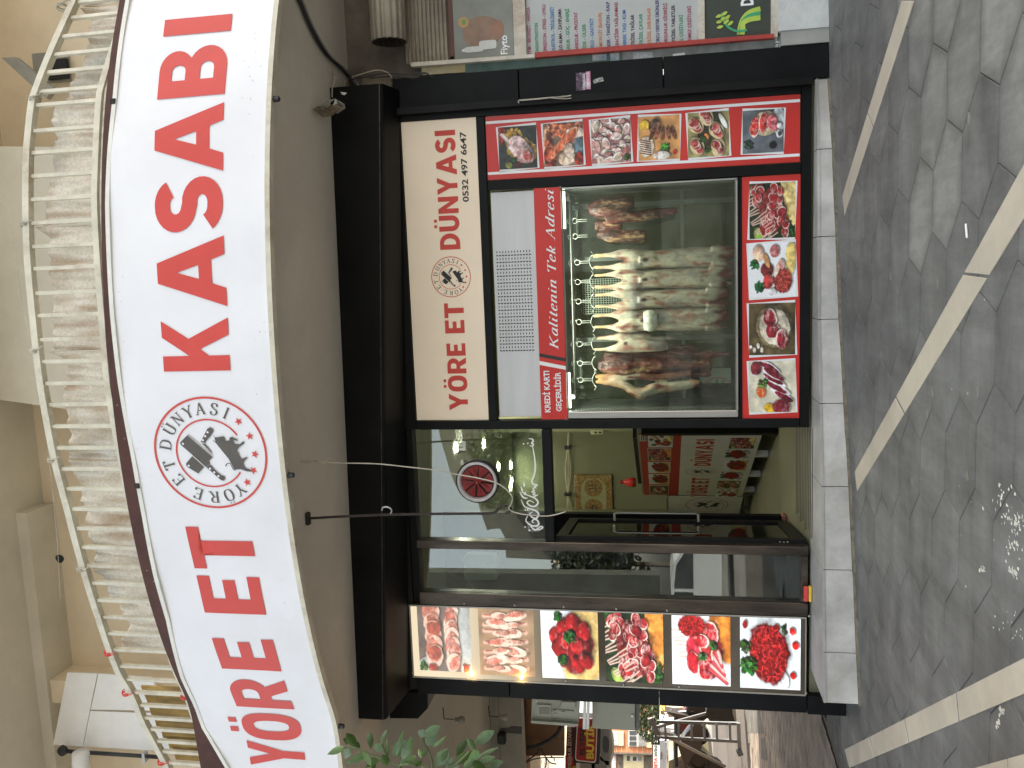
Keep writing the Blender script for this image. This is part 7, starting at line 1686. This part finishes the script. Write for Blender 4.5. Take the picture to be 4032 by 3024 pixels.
# ------------------------------------------------------------------ sunlit street behind
def PP(X, Y, p0, n):
    r = ray(X, Y); t = (Vector(p0)-CAM).dot(Vector(n))/r.dot(Vector(n)); return CAM+r*t
nF = Vector((.62, -.78, 0)).normalized()
def wallq(px, p0, off, d, name, m, par, Z=Z6):
    P = [PP(*Z(*q), p0, nF)+nF*off for q in px]; k = len(P); V = P+[p-nF*d for p in P]
    return MB().add(V, [tuple(range(k)), tuple(range(2*k-1, k-1, -1))]+[(i, (i+1) % k, (i+1) % k+k, i+k) for i in range(k)]).build(name, m, par)
p0 = PY(2500, 2900, 24)
ob = thing('orange_apartment', 'sunlit orange tiled apartment building with white barred windows across the street', 'building', tuple(p0))
M_or = mat('orange_wall_tile', (.50, .20, .10), .7, var=.14, scale=4, bump=.05); M_crw = mat('cream_window_surround', (.66, .60, .36), .7, var=.06)
M_dg = mat('dark_window_glass', (.07, .08, .085), .15, var=.2, bump=0, spec=.8)
wallq([(200, -400), (1345, -300), (1345, 2600), (200, 2600)], p0, 0, 6, 'wall', M_or, ob)
for X in (640, 740, 845, 945, 1050, 1155, 1260): wallq([(X, 1205), (X+6, 1205), (X+6, 1330), (X, 1330)], p0, .012, .01, 'tile_joint', M_crw, ob)
wallq([(565, 1330), (1345, 1350), (1345, 1385), (565, 1365)], p0, .25, .25, 'cornice', mat('grey_stone_cladding', (.16, .14, .11), .9, var=.3, bump=.4), ob)
for q in ([(655, 1370), (775, 1370), (775, 2300), (655, 2300)], [(1180, 1390), (1330, 1390), (1330, 2300), (1180, 2300)]): wallq(q, p0, .02, .02, 'stone_cladding', mat('grey_stone_cladding', ()), ob)
wallq([(780, 1360), (1178, 1375), (1178, 2300), (780, 2300)], p0, .03, .03, 'window_surround', M_crw, ob)
def window(px, cols, rows, p0, par, bars=True, m=M_dg, fr=M_white):
    (a0, b0_), (a1, b1_) = px
    w = wallq([(a0, b0_), (a1, b0_), (a1, b1_), (a0, b1_)], p0, .05, .04, 'window', fr, par)
    for i in range(cols):
        for j in range(rows):
            u0 = a0+(a1-a0)*(j+.08)/rows; u1 = a0+(a1-a0)*(j+.92)/rows; v0 = b0_+(b1_-b0_)*(i+.08)/cols; v1 = b0_+(b1_-b0_)*(i+.92)/cols
            wallq([(u0, v0), (u1, v0), (u1, v1), (u0, v1)], p0, .058, .006, 'pane', m, w)
            if bars and j == rows-1:
                for k in range(5):
                    vv = v0+(v1-v0)*(k+.5)/5; wallq([(u0, vv), (u1, vv), (u1, vv+4), (u0, vv+4)], p0, .09, .02, 'window_bar', fr, w)
wallq([(1230, 905), (1335, 905), (1335, 1228), (1230, 1228)], p0, .04, .04, 'panel_under_window', M_crw, ob)
wallq([(680, 900), (780, 900), (780, 1190), (680, 1190)], p0, .04, .04, 'panel_under_window', M_crw, ob)
wallq([(565, 880), (545, 880), (545, 1182), (565, 1182)], p0, .02, .02, 'window_surround', M_crw, ob)
window([(880, 890), (1228, 1205)], 3, 2, p0, ob); window([(540, 900), (678, 1185)], 3, 1, p0, ob, False, mat('sky_lit_pane', (.42, .46, .5), .3))
window([(955, 1400), (1140, 1500)], 1, 2, p0, ob); window([(835, 1380), (915, 1500)], 1, 1, p0, ob, False); window([(560, 1350), (630, 1640)], 2, 1, p0, ob, False, mat('sky_lit_pane', ()))
window([(835, 640), (1080, 790)], 1, 2, p0, ob, False)
p1 = PY(2150, 3000, 32)
cb2 = thing('cream_building', 'bright cream house glimpsed between the cables under the canopy', 'building', tuple(p1))
wallq([(700, 900), (1480, 900), (1480, 2600), (600, 2600)], p1, 0, 6, 'wall', mat('sunlit_cream_wall', (.62, .57, .42), .8), cb2, Zc)
for a, b in ((930, 1480), (1060, 1500), (920, 1600), (1060, 1610)): wallq([(a, b), (a+85, b), (a+85, b+75), (a, b+75)], p1, .05, .04, 'window', mat('grey_shutter', (.33, .33, .3), .7), cb2, Zc)
p2 = PY(2600, 2960, 22)
st2 = thing('hanging_store_sign', 'white store sign lettered SETAWIN beside a small black sign', 'sign', tuple(p2))
wallq([(1370, 1180), (1500, 1185), (1490, 2300), (1375, 2300)], p2, .2, .2, 'sign_panel', M_white, st2)
wallq([(1352, 955), (1465, 950), (1505, 1178), (1360, 1175)], p2, .22, .2, 'black_panel', M_blk, st2)
for k, X in enumerate((1385, 1415, 1445)): wallq([(X, 1000+20*(k % 2)), (X+10, 1000+20*(k % 2)), (X+12, 1140), (X, 1140)], p2, .24, .02, 'tiny_lettering', M_white_film, st2)
def wtext2(s, A, B, hpx, p0, m, par, Z=Z6, off=.04):
    a, b = PP(*Z(*A), p0, nF)+nF*.215, PP(*Z(*B), p0, nF)+nF*.215; hz = PP(*Z(A[0]-hpx, A[1]), p0, nF).z-PP(*Z(*A), p0, nF).z
    V, T = font2d(s, off); x0_ = min(v[0] for v in V); x1_ = max(v[0] for v in V)
    raw('lettering', [a.lerp(b, (v[0]-x0_)/(x1_-x0_))+Vector((0, 0, hz*v[1]/.7)) for v in V], T, m, par)
wtext2('SETA', (1448, 1650), (1448, 1440), 62, p2, mat('red_letters', (.5, .04, .03), .5), st2); wtext2('WIN', (1448, 1430), (1448, 1215), 62, p2, mat('dark_teal_letters', (.05, .08, .09), .5), st2)
# tree
def foliage(t, c, r, n, leaf, seed, m, par, sq=1.):
    rr = random.Random(seed); mb = MB()
    for _ in range(n):
        while 1:
            v = Vector((rr.uniform(-1, 1), rr.uniform(-1, 1), rr.uniform(-1, 1)))
            if v.length < 1: break
        k = .55+.45*mnoise.noise(v*2.3+Vector((seed, 0, 0)))
        if v.length > .62+k*.5: continue
        p = Vector(c)+Vector((v.x*r, v.y*r, v.z*r*sq)); a = Vector((rr.gauss(0, 1), rr.gauss(0, 1), rr.gauss(0, .6))).normalized()*leaf; b = a.cross(Vector((rr.gauss(0, 1), rr.gauss(0, 1), rr.gauss(0, 1)))).normalized()*leaf*.5
        mb.add([p-a, p+b, p+a, p-b], [(0, 1, 2, 3)])
    return mb.build('crown', m, par)
M_leafd = mat('dark_street_tree_leaf', (.06, .075, .025), .6, var=.5, scale=1.5, bump=0, c2=(.11, .10, .04))
c = PY(2578, 2808, 18); tr_ = thing('street_tree', 'leafy street tree in front of the orange building', 'tree', (c.x, c.y, gz(c.x)))
foliage(tr_, c, 1.0, 3200, .075, 5, M_leafd, tr_, .9)
MB().tube([(c.x, c.y, gz(c.x)), (c.x+.03, c.y, c.z-.9), (c.x, c.y, c.z)], [.1, .08, .04], 8).build('trunk', mat('grey_brown_bark', (.09, .075, .06), .9, bump=.6), tr_, True)
# van
Mvan = mat('white_van_paint', (.55, .60, .66), .3, var=.04, bump=0, coat=.5)
vp = PY(2650, 2960, 15.5)
vn = thing('white_van', 'white delivery van parked behind the motorcycles', 'van', (vp.x, vp.y, gz(vp.x)))
yv = 15.5
def vq(px, y, d, name, m, par): return zq(px, y, d, name, m, par, Z6)
vq([(1500, 1090), (1540, 1075), (2050, 1090), (2120, 1400), (2130, 1900), (1510, 1900)], yv, 2.2, 'van_body', Mvan, vn)
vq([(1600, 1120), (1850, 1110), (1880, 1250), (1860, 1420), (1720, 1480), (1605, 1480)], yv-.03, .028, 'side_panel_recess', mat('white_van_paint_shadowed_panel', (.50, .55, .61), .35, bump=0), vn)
vq([(1520, 1335), (1530, 1335), (1530, 1465), (1512, 1465)], yv-.06, .05, 'door_handle', M_blk, vn)
vq([(2010, 1120), (2110, 1130), (2120, 1420), (2060, 1400)], yv-.02, .018, 'windscreen', M_dg, vn)
for yy in (1200, 1700):
    p = PY(*Z6(2130, yy), yv-.02); MB().lathe([(0, -.05), (.3, -.05), (.33, 0), (.33, .15)], p, 'y', 24).build('wheel', M_wire_b, vn)
# car nose at the very edge
cr = thing('olive_car', 'front corner of an olive coloured parked car at the picture edge', 'car', tuple(PY(2690, 3000, 12)))
Z7 = Zm(2680, 2700, .2712)
zq([(-170, 1090), (30, 1010), (180, 1000), (320, 1040), (430, 1130), (500, 1300), (480, 1700), (-200, 1700)], 12, 1.7, 'car_body', mat('olive_beige_car_paint', (.20, .19, .12), .3, var=.05, bump=0, coat=.5), cr, Z7)
zq([(-110, 1110), (90, 1090), (110, 1300), (-110, 1300)], 11.98, .018, 'windscreen', M_dg, cr, Z7)
p = PY(*Z7(150, 1010), 11.7); MB().lathe([(0, -.06), (.05, -.05), (.06, .05), (0, .07)], p, 'z', 12).build('wing_mirror', M_redl, cr)
p = PY(*Z7(440, 1230), 11.96); MB().lathe([(0, -.04), (.26, -.04), (.3, 0), (.3, .12)], p, 'y', 24).build('wheel', M_wire_b, cr)
# motorcycles
def bike(Y0, X0, y, col, label, s=1.):
    """side-on scooter; X0 = pixel of the ground contact"""
    p = PY(X0, Y0, y); b = thing('motor_scooter', label, 'scooter', (p.x, y, p.z), 'scooters parked along the street')
    for dx in (-.62, .62):
        c = (p.x+dx*s, y, p.z+.26*s); w = MB().lathe([(.16*s, -.05), (.25*s, -.055), (.27*s, 0), (.25*s, .055), (.16*s, .05)], c, 'y', 20).build('wheel', M_wire_b, b, True)
        MB().lathe([(0, -.03), (.16*s, -.02), (.16*s, .02), (0, .03)], c, 'y', 12).build('rim', M_wire_b, w)
    o = [(-.8, .55), (-.55, .62), (-.2, .72), (.15, .50), (.32, .35), (.5, .8), (.62, 1.0), (.55, .55), (.45, .2), (.1, .16), (-.25, .2), (-.45, .42)]
    MB().prism([(p.x+a*s, p.z+c*s) for a, c in o], lambda a, c: (a, y-.12, c), lambda a, c: (a, y+.12, c)).build('body', col, b)
    MB().bbox(p.x-.75*s, p.x-.05*s, y-.13, y+.13, p.z+.72*s, p.z+.82*s, .03).build('saddle', M_wire_b, b)
    MB().tube([(p.x+.62*s, y, p.z+.26*s), (p.x+.5*s, y, p.z+1.0*s)], .025, 8).build('fork', M_steel, b); MB().tube([(p.x+.48*s, y-.28, p.z+1.06*s), (p.x+.5*s, y, p.z+1.0*s), (p.x+.48*s, y+.28, p.z+1.06*s)], .016, 8).build('handlebar', M_wire_b, b)
    MB().lathe([(0, -.02), (.035, -.01), (.04, .02), (0, .03)], (p.x+.58*s, y-.02, p.z+.86*s), 'z', 12).build('headlight', M_steel, b)
bike(2900, 2795, 11.5, mat('charcoal_scooter_paint', (.05, .045, .045), .35, bump=0), 'charcoal scooter parked beyond the foot of the ladder')
bike(2960, 2745, 13, mat('dark_grey_scooter_paint', (.09, .09, .095), .35, bump=0), 'grey scooter in front of the white van', .9)
bike(2800, 2790, 12.5, mat('dark_red_scooter_paint', (.13, .025, .02), .35, bump=0), 'dark red scooter partly hidden by the black column')
# step ladder
ld = thing('step_ladder', 'aluminium step ladder opened on the pavement behind the shop corner', 'ladder', tuple(PY(2915, 2900, 9)))
M_al = mat('dull_aluminium', (.20, .21, .22), .4, metal=.6, var=.08, bump=.02)
yl = 9.0
def lp(q, y, Z=Z7): return PY(*Z(*q), y)
MB().bar(lp((-340, 520), yl+.5), lp((845, 552), yl), .06, .03, (0, 1, 0)).build('ladder_stile', M_al, ld); MB().bar(lp((-340, 745), yl+.5), lp((845, 808), yl), .06, .03, (0, 1, 0)).build('ladder_stile', M_al, ld)
for X in (-225, -35, 155, 340, 520, 712): 
    k = (X+340)/1185; yy = yl+.5*(1-k); MB().bar(lp((X, 540), yy), lp((X+8, 790), yy), .045, .07, (0, 1, 0)).build('ladder_rung', M_al, ld)
MB().bar(lp((838, 540), yl-.02), lp((858, 1000), yl-.02), .07, .05, (0, 1, 0)).build('foot_bar', M_al, ld)
MB().bar(lp((840, 930), yl-.04), lp((875, 1005), yl-.04), .10, .08, (0, 1, 0)).build('rubber_foot', mat('grey_rubber', (.12, .13, .14), .8), ld)
MB().bar(lp((-420, 620), yl+.6), lp((745, 300), yl+1.3), .06, .03, (0, 1, 0)).build('rear_leg', M_al, ld); MB().bar(lp((-420, 620), yl+.6), lp((650, 1175), yl+1.3), .06, .03, (0, 1, 0)).build('rear_leg', M_al, ld)
MB().bar(lp((-440, 470), yl+.6), lp((-300, 760), yl+.6), .09, .05, (0, 1, 0)).build('ladder_cap', M_al, ld)
# stall table with boxes and a folded parasol base, seen between the rungs
tb = thing('stall_table', 'cream sided stall table with boxes standing in the street behind the ladder', 'table', tuple(PY(2740, 2870, 13.6)))
zq([(20, 600), (400, 620), (405, 730), (20, 720)], 14, .5, 'table_front', mat('cream_stall_board', (.45, .40, .25), .7), tb, Z7)
zq([(-200, 330), (180, 300), (190, 440), (-180, 460)], 14.2, .4, 'stall_crate', mat('pale_stall_crate', (.45, .38, .28), .7), tb, Z7); zq([(-300, 360), (-200, 360), (-200, 420), (-290, 425)], 14.1, .3, 'yellow_crate', mat('yellow_crate_plastic', (.45, .28, .04), .6), tb, Z7)
pl_ = thing('planter_box', 'dark planter box with a pale rounded rim beside the column', 'planter', tuple(PY(2850, 2810, 10)))
zq([(385, 250), (760, 250), (790, 480), (800, 520), (420, 520), (370, 400)], 10, .8, 'planter_side', mat('dark_planter', (.035, .035, .033), .8, bump=.3), pl_, Z7)
zq([(750, 280), (795, 280), (815, 520), (780, 495), (755, 400)], 9.95, .9, 'planter_rim', M_beam, pl_, Z7)

# ------------------------------------------------------------------ bushy plant at the left edge of the balcony front
pt = thing('potted_fig', 'leafy green plant branches reaching in at the lower left below the banner', 'plant', tuple(PY(1600, 3120, -3.3)))
M_lf = mat('green_plant_leaf', (.06, .125, .022), .42, var=.25, scale=18, bump=.12, spec=.5); M_lf2 = mat('blue_green_leaf_underside', (.075, .125, .045), .55, var=.2, scale=18, bump=.12)
LV = [((345, 1280), (140, 1370), .24), ((480, 1290), (360, 1125), .25), ((420, 1230), (322, 1190), .3), ((640, 1310), (630, 1110), .17), ((600, 1360), (350, 1480), .2), ((760, 1240), (825, 1085), .12), ((840, 1390), (825, 1180), .12), ((900, 1400), (960, 1210), .24), ((930, 1390), (1015, 1085), .1), ((950, 1400), (1045, 1200), .2), ((1000, 1430), (1120, 1160), .22),
      ((760, 1400), (580, 1525), .3), ((680, 1330), (790, 1250), .3), ((1220, 1170), (1440, 1040), .18), ((1265, 1260), (1405, 1120), .3), ((1350, 1285), (1500, 1160), .14), ((1212, 1180), (1252, 1080), .34), ((1170, 1390), (1030, 1450), .42), ((1220, 1410), (1190, 1300), .26), ((1235, 1400), (1290, 1300), .4), ((1390, 1500), (1530, 1300), .3), ((1385, 1520), (1530, 1330), .14), ((1500, 1540), (1592, 1390), .18), ((1620, 1390), (1760, 1190), .28), ((1620, 1480), (1790, 1330), .34),
      ((1815, 1260), (2058, 1100), .2), ((1870, 1400), (2110, 1285), .12), ((1810, 1320), (1750, 1180), .28), ((1880, 1440), (2070, 1400), .24), ((1960, 1540), (2165, 1450), .3), ((1600, 1540), (1640, 1440), .3), ((830, 1500), (780, 1370), .4), ((1440, 1450), (1530, 1310), .3), ((520, 1310), (440, 1240), .3), ((980, 1500), (1060, 1400), .34), ((1700, 1520), (1850, 1420), .34), ((1800, 1470), (1960, 1520), .3), ((1150, 1500), (1230, 1440), .35), ((700, 1480), (640, 1560), .3), ((1760, 1420), (1880, 1330), .3), ((400, 1300), (340, 1420), .28), ((540, 1340), (640, 1500), .25)]
rr = random.Random(9)
for i, (a, b, wf_) in enumerate(LV):
    y = -3.35+rr.uniform(-.12, .12); A, B = PY(*Z8(*a), y), PY(*Z8(*b), y+rr.uniform(-.05, .05)); d = B-A; L = d.length; d = d.normalized()
    n = (CAM-A).normalized(); sd = d.cross(n).normalized(); tw = rr.uniform(-.5, .5); sd = (sd*math.cos(tw)+n*math.sin(tw)); nn_ = d.cross(sd).normalized()
    V = []; N2 = 9
    for k in range(N2+1):
        t = k/N2; w2 = L*wf_*.74*math.sin(math.pi*t**.85)*(1 if t < 1 else 0)+.0005; c = A+d*L*t+nn_*(.10*L*math.sin(math.pi*t)*(.6 if i % 2 else -.6))
        V += [c-sd*w2+nn_*w2*.35, c, c+sd*w2+nn_*w2*.35]
    Fc = [f for k in range(N2) for f in ((3*k, 3*k+1, 3*k+4, 3*k+3), (3*k+1, 3*k+2, 3*k+5, 3*k+4))]
    raw('leaf', V, Fc, M_lf2 if (a[0] > 1150 and i % 3) else M_lf, pt, True)
M_stem = mat('green_brown_stem', (.09, .11, .045), .7, bump=.2)
pb_ = PY(2100, 3190, -3.35); gb_ = gz(pb_.x)
MB().lathe([(0, 0), (.17, 0), (.23, .4), (.25, .42), (.22, .43), (.2, .38), (0, .38)], (pb_.x, pb_.y, gb_), 'z', 24).build('clay_pot', mat('terracotta_pot', (.32, .15, .09), .8, bump=.2), pt, True)
for q0 in ((1050, 1600), (1330, 1620), (1650, 1600)):
    a_ = PY(*Z8(*q0), -3.35); MB().tube(smooth_pts([a_, a_.lerp(Vector((pb_.x, pb_.y, gb_+.38)), .4)+Vector((-.06, 0, 0)), (pb_.x, pb_.y, gb_+.38)], 8), .009, 6).build('stem', M_stem, pt, True)
for q in ([(345, 1280), (500, 1310), (760, 1420), (950, 1500), (1050, 1600)], [(1220, 1180), (1260, 1260), (1310, 1350), (1345, 1480), (1330, 1620)], [(1815, 1240), (1825, 1330), (1780, 1450), (1650, 1600)], [(950, 1500), (1150, 1480), (1330, 1540)], [(760, 1240), (800, 1340), (860, 1460)], [(1500, 1540), (1620, 1480), (1780, 1330)]):
    MB().tube(smooth_pts([PY(*Z8(*v), -3.35) for v in q], 6), .0055, 6).build('stem', M_stem, pt, True)

# ------------------------------------------------------------------ the other side of the street (seen mirrored in the panes)
def opp(px, D, depth, name, m, par):
    P = [PY(*Z4(*q), D) for q in px]; return MB().prism([(p.x, p.z) for p in P], lambda a, b: (a, -D, b), lambda a, b: (a, -D-depth, b)).build(name, m, par)
def owin(X0, X1, Y0, Y1, D, par):
    a = rectp(Z4(X0, 0)[0], Z4(X1, 0)[0], Z4(0, Y0)[1], Z4(0, Y1)[1], D); f = MB().box(a[0], a[1], -D, -D+.04, a[2], a[3]).build('window', M_white, par)
    MB().box(a[0]+.12, (a[0]+a[1])/2-.05, -D+.042, -D+.05, a[2]+.12, a[3]-.12).build('pane', M_dg, f); MB().box((a[0]+a[1])/2+.05, a[1]-.12, -D+.042, -D+.05, a[2]+.12, a[3]-.12).build('pane', M_dg, f)
M_gb = mat('grey_beige_render', (.17, .165, .135), .9, var=.08, scale=.5, bump=.1)
o1 = thing('grey_gabled_house', 'grey house with sloping roof edge, mirrored in the transom right of the fan', 'building', (1.5, -24, .2))
opp([(20, -1400), (310, 110), (400, 420), (450, 545), (2000, 545), (2000, -1400)], 24, 10, 'wall', M_gb, o1)
for q in ((440, 540, 120, 215), (815, 910, 80, 150), (495, 560, 310, 345)): owin(*q, 24, o1)
o2 = thing('yellow_house', 'sunlit yellow house mirrored below the fan', 'building', (-5, -33, .2))
opp([(640, 440), (640, 620), (2000, 640), (2000, 440)], 33, 8, 'wall', mat('yellow_render', (.62, .40, .17), .85, var=.05), o2); owin(850, 930, 455, 510, 33, o2); owin(1020, 1110, 455, 500, 33, o2)
o3 = thing('grey_flat_block', 'grey block with stepped flat roof mirrored left of the fan', 'building', (-9, -28, .2))
opp([(620, 600), (690, 820), (735, 945), (760, 930), (850, 925), (895, 1010), (905, 1190), (2000, 1240), (2000, 600)], 28, 9, 'wall', M_gb, o3)
for q in ((1100, 1200, 700, 800), (1100, 1200, 860, 950)): owin(*q, 28, o3)
o4 = thing('low_cream_houses', 'low cream house with two windows mirrored in the side pane', 'building', (-18, -45, .2))
opp([(1390, 1100), (1385, 1225), (1335, 1235), (1340, 1700), (2000, 1700), (2000, 1100)], 45, 6, 'wall', mat('cream_far_render', (.45, .38, .24), .85), o4); owin(1365, 1400, 1240, 1275, 45, o4); owin(1365, 1400, 1285, 1325, 45, o4)
o5 = thing('dark_side_wing', 'dark neighbouring wing that shades the left part of the side pane', 'building', (-13, -18, .2))
opp([(-600, 1312), (-600, 2300), (2300, 2300), (2300, 1350)], 16, .4, 'wall', mat('dark_grey_green_wall', (.06, .065, .055), .9, var=.15, bump=.1), o5)
M_lf3 = mat('far_hedge_leaf', (.03, .045, .02), .7, var=.4, bump=0)
for X, Y, r_, s_ in ((1750, 1240, 1.7, 3), (1700, 1120, 1.6, 4), (950, 380, 1.6, 5), (1150, 480, 1.0, 6), (900, 240, 1.3, 8)):
    c = PY(*Z4(X, Y), 20); t = thing('far_tree', ['tree mirrored low in the side pane', 'second tree mirrored in the side pane beside the door post', 'dark conifer mirrored under the fan', 'small tree mirrored over the calligraphy', 'dark round tree mirrored at the right of the transom'][s_-3 if s_ < 7 else 4], 'tree', (c.x, -20, .1))
    foliage(t, (c.x, -20, c.z), r_, 2600, .12, s_, M_lf3, t); MB().tube([(c.x, -20, gz(c.x)-.1), (c.x, -20, c.z)], [.12, .06], 8).build('trunk', mat('grey_brown_bark', ()), t)
# white car parked opposite
cp = [PY(*Z3(a, b), 12.5) for a, b in ((700, 1640), (1190, 1640))]
wc = thing('white_hatchback', 'white hatchback parked across the street, mirrored in the side pane', 'car', (cp[0].x, -12.5, .1))
zg = PY(*Z3(1195, 1500), 12.5).z; ztp = PY(*Z3(525, 1500), 12.5).z; xc = PY(*Z3(900, 1640), 12.5).x; Hh = ztp-zg
side = [(2.0, .25), (2.05, .5), (1.9, .78), (1.1, .92), (.35, 1.42), (-.3, 1.5), (-1.5, 1.42), (-2.0, 1.0), (-2.1, .6), (-2.05, .25)]
kk = Hh/1.5
MB().prism([(xc+a*kk, zg+b*kk) for a, b in side], lambda a, b: (a, -12.5, b), lambda a, b: (a, -14.2, b)).build('body', mat('white_car_paint', (.62, .66, .68), .3, var=.03, bump=0, coat=.6), wc)
MB().prism([(xc+a*kk, zg+b*kk) for a, b in ((.95, .95), (.3, 1.36), (-.3, 1.42), (-.3, .95))], lambda a, b: (a, -12.49, b), lambda a, b: (a, -12.5, b)).build('side_window', M_dg, wc)
MB().prism([(xc+a*kk, zg+b*kk) for a, b in ((-.4, .95), (-.4, 1.42), (-1.3, 1.36), (-1.7, .98))], lambda a, b: (a, -12.49, b), lambda a, b: (a, -12.5, b)).build('side_window', M_dg, wc)
for dx in (1.25, -1.35):
    wq = MB().lathe([(.2*kk, .02), (.31*kk, .03), (.33*kk, -.05), (.33*kk, -.2)], (xc+dx*kk, -12.5, zg+.32*kk), 'y', 24).build('wheel', M_wire_b, wc, True)
    r = MB()
    for k in range(5): a = k*2*math.pi/5; r.bar((xc+dx*kk, -12.46, zg+.32*kk), (xc+dx*kk+.2*kk*math.cos(a), -12.46, zg+.32*kk+.2*kk*math.sin(a)), .05)
    r.build('rim', M_steel, wq)
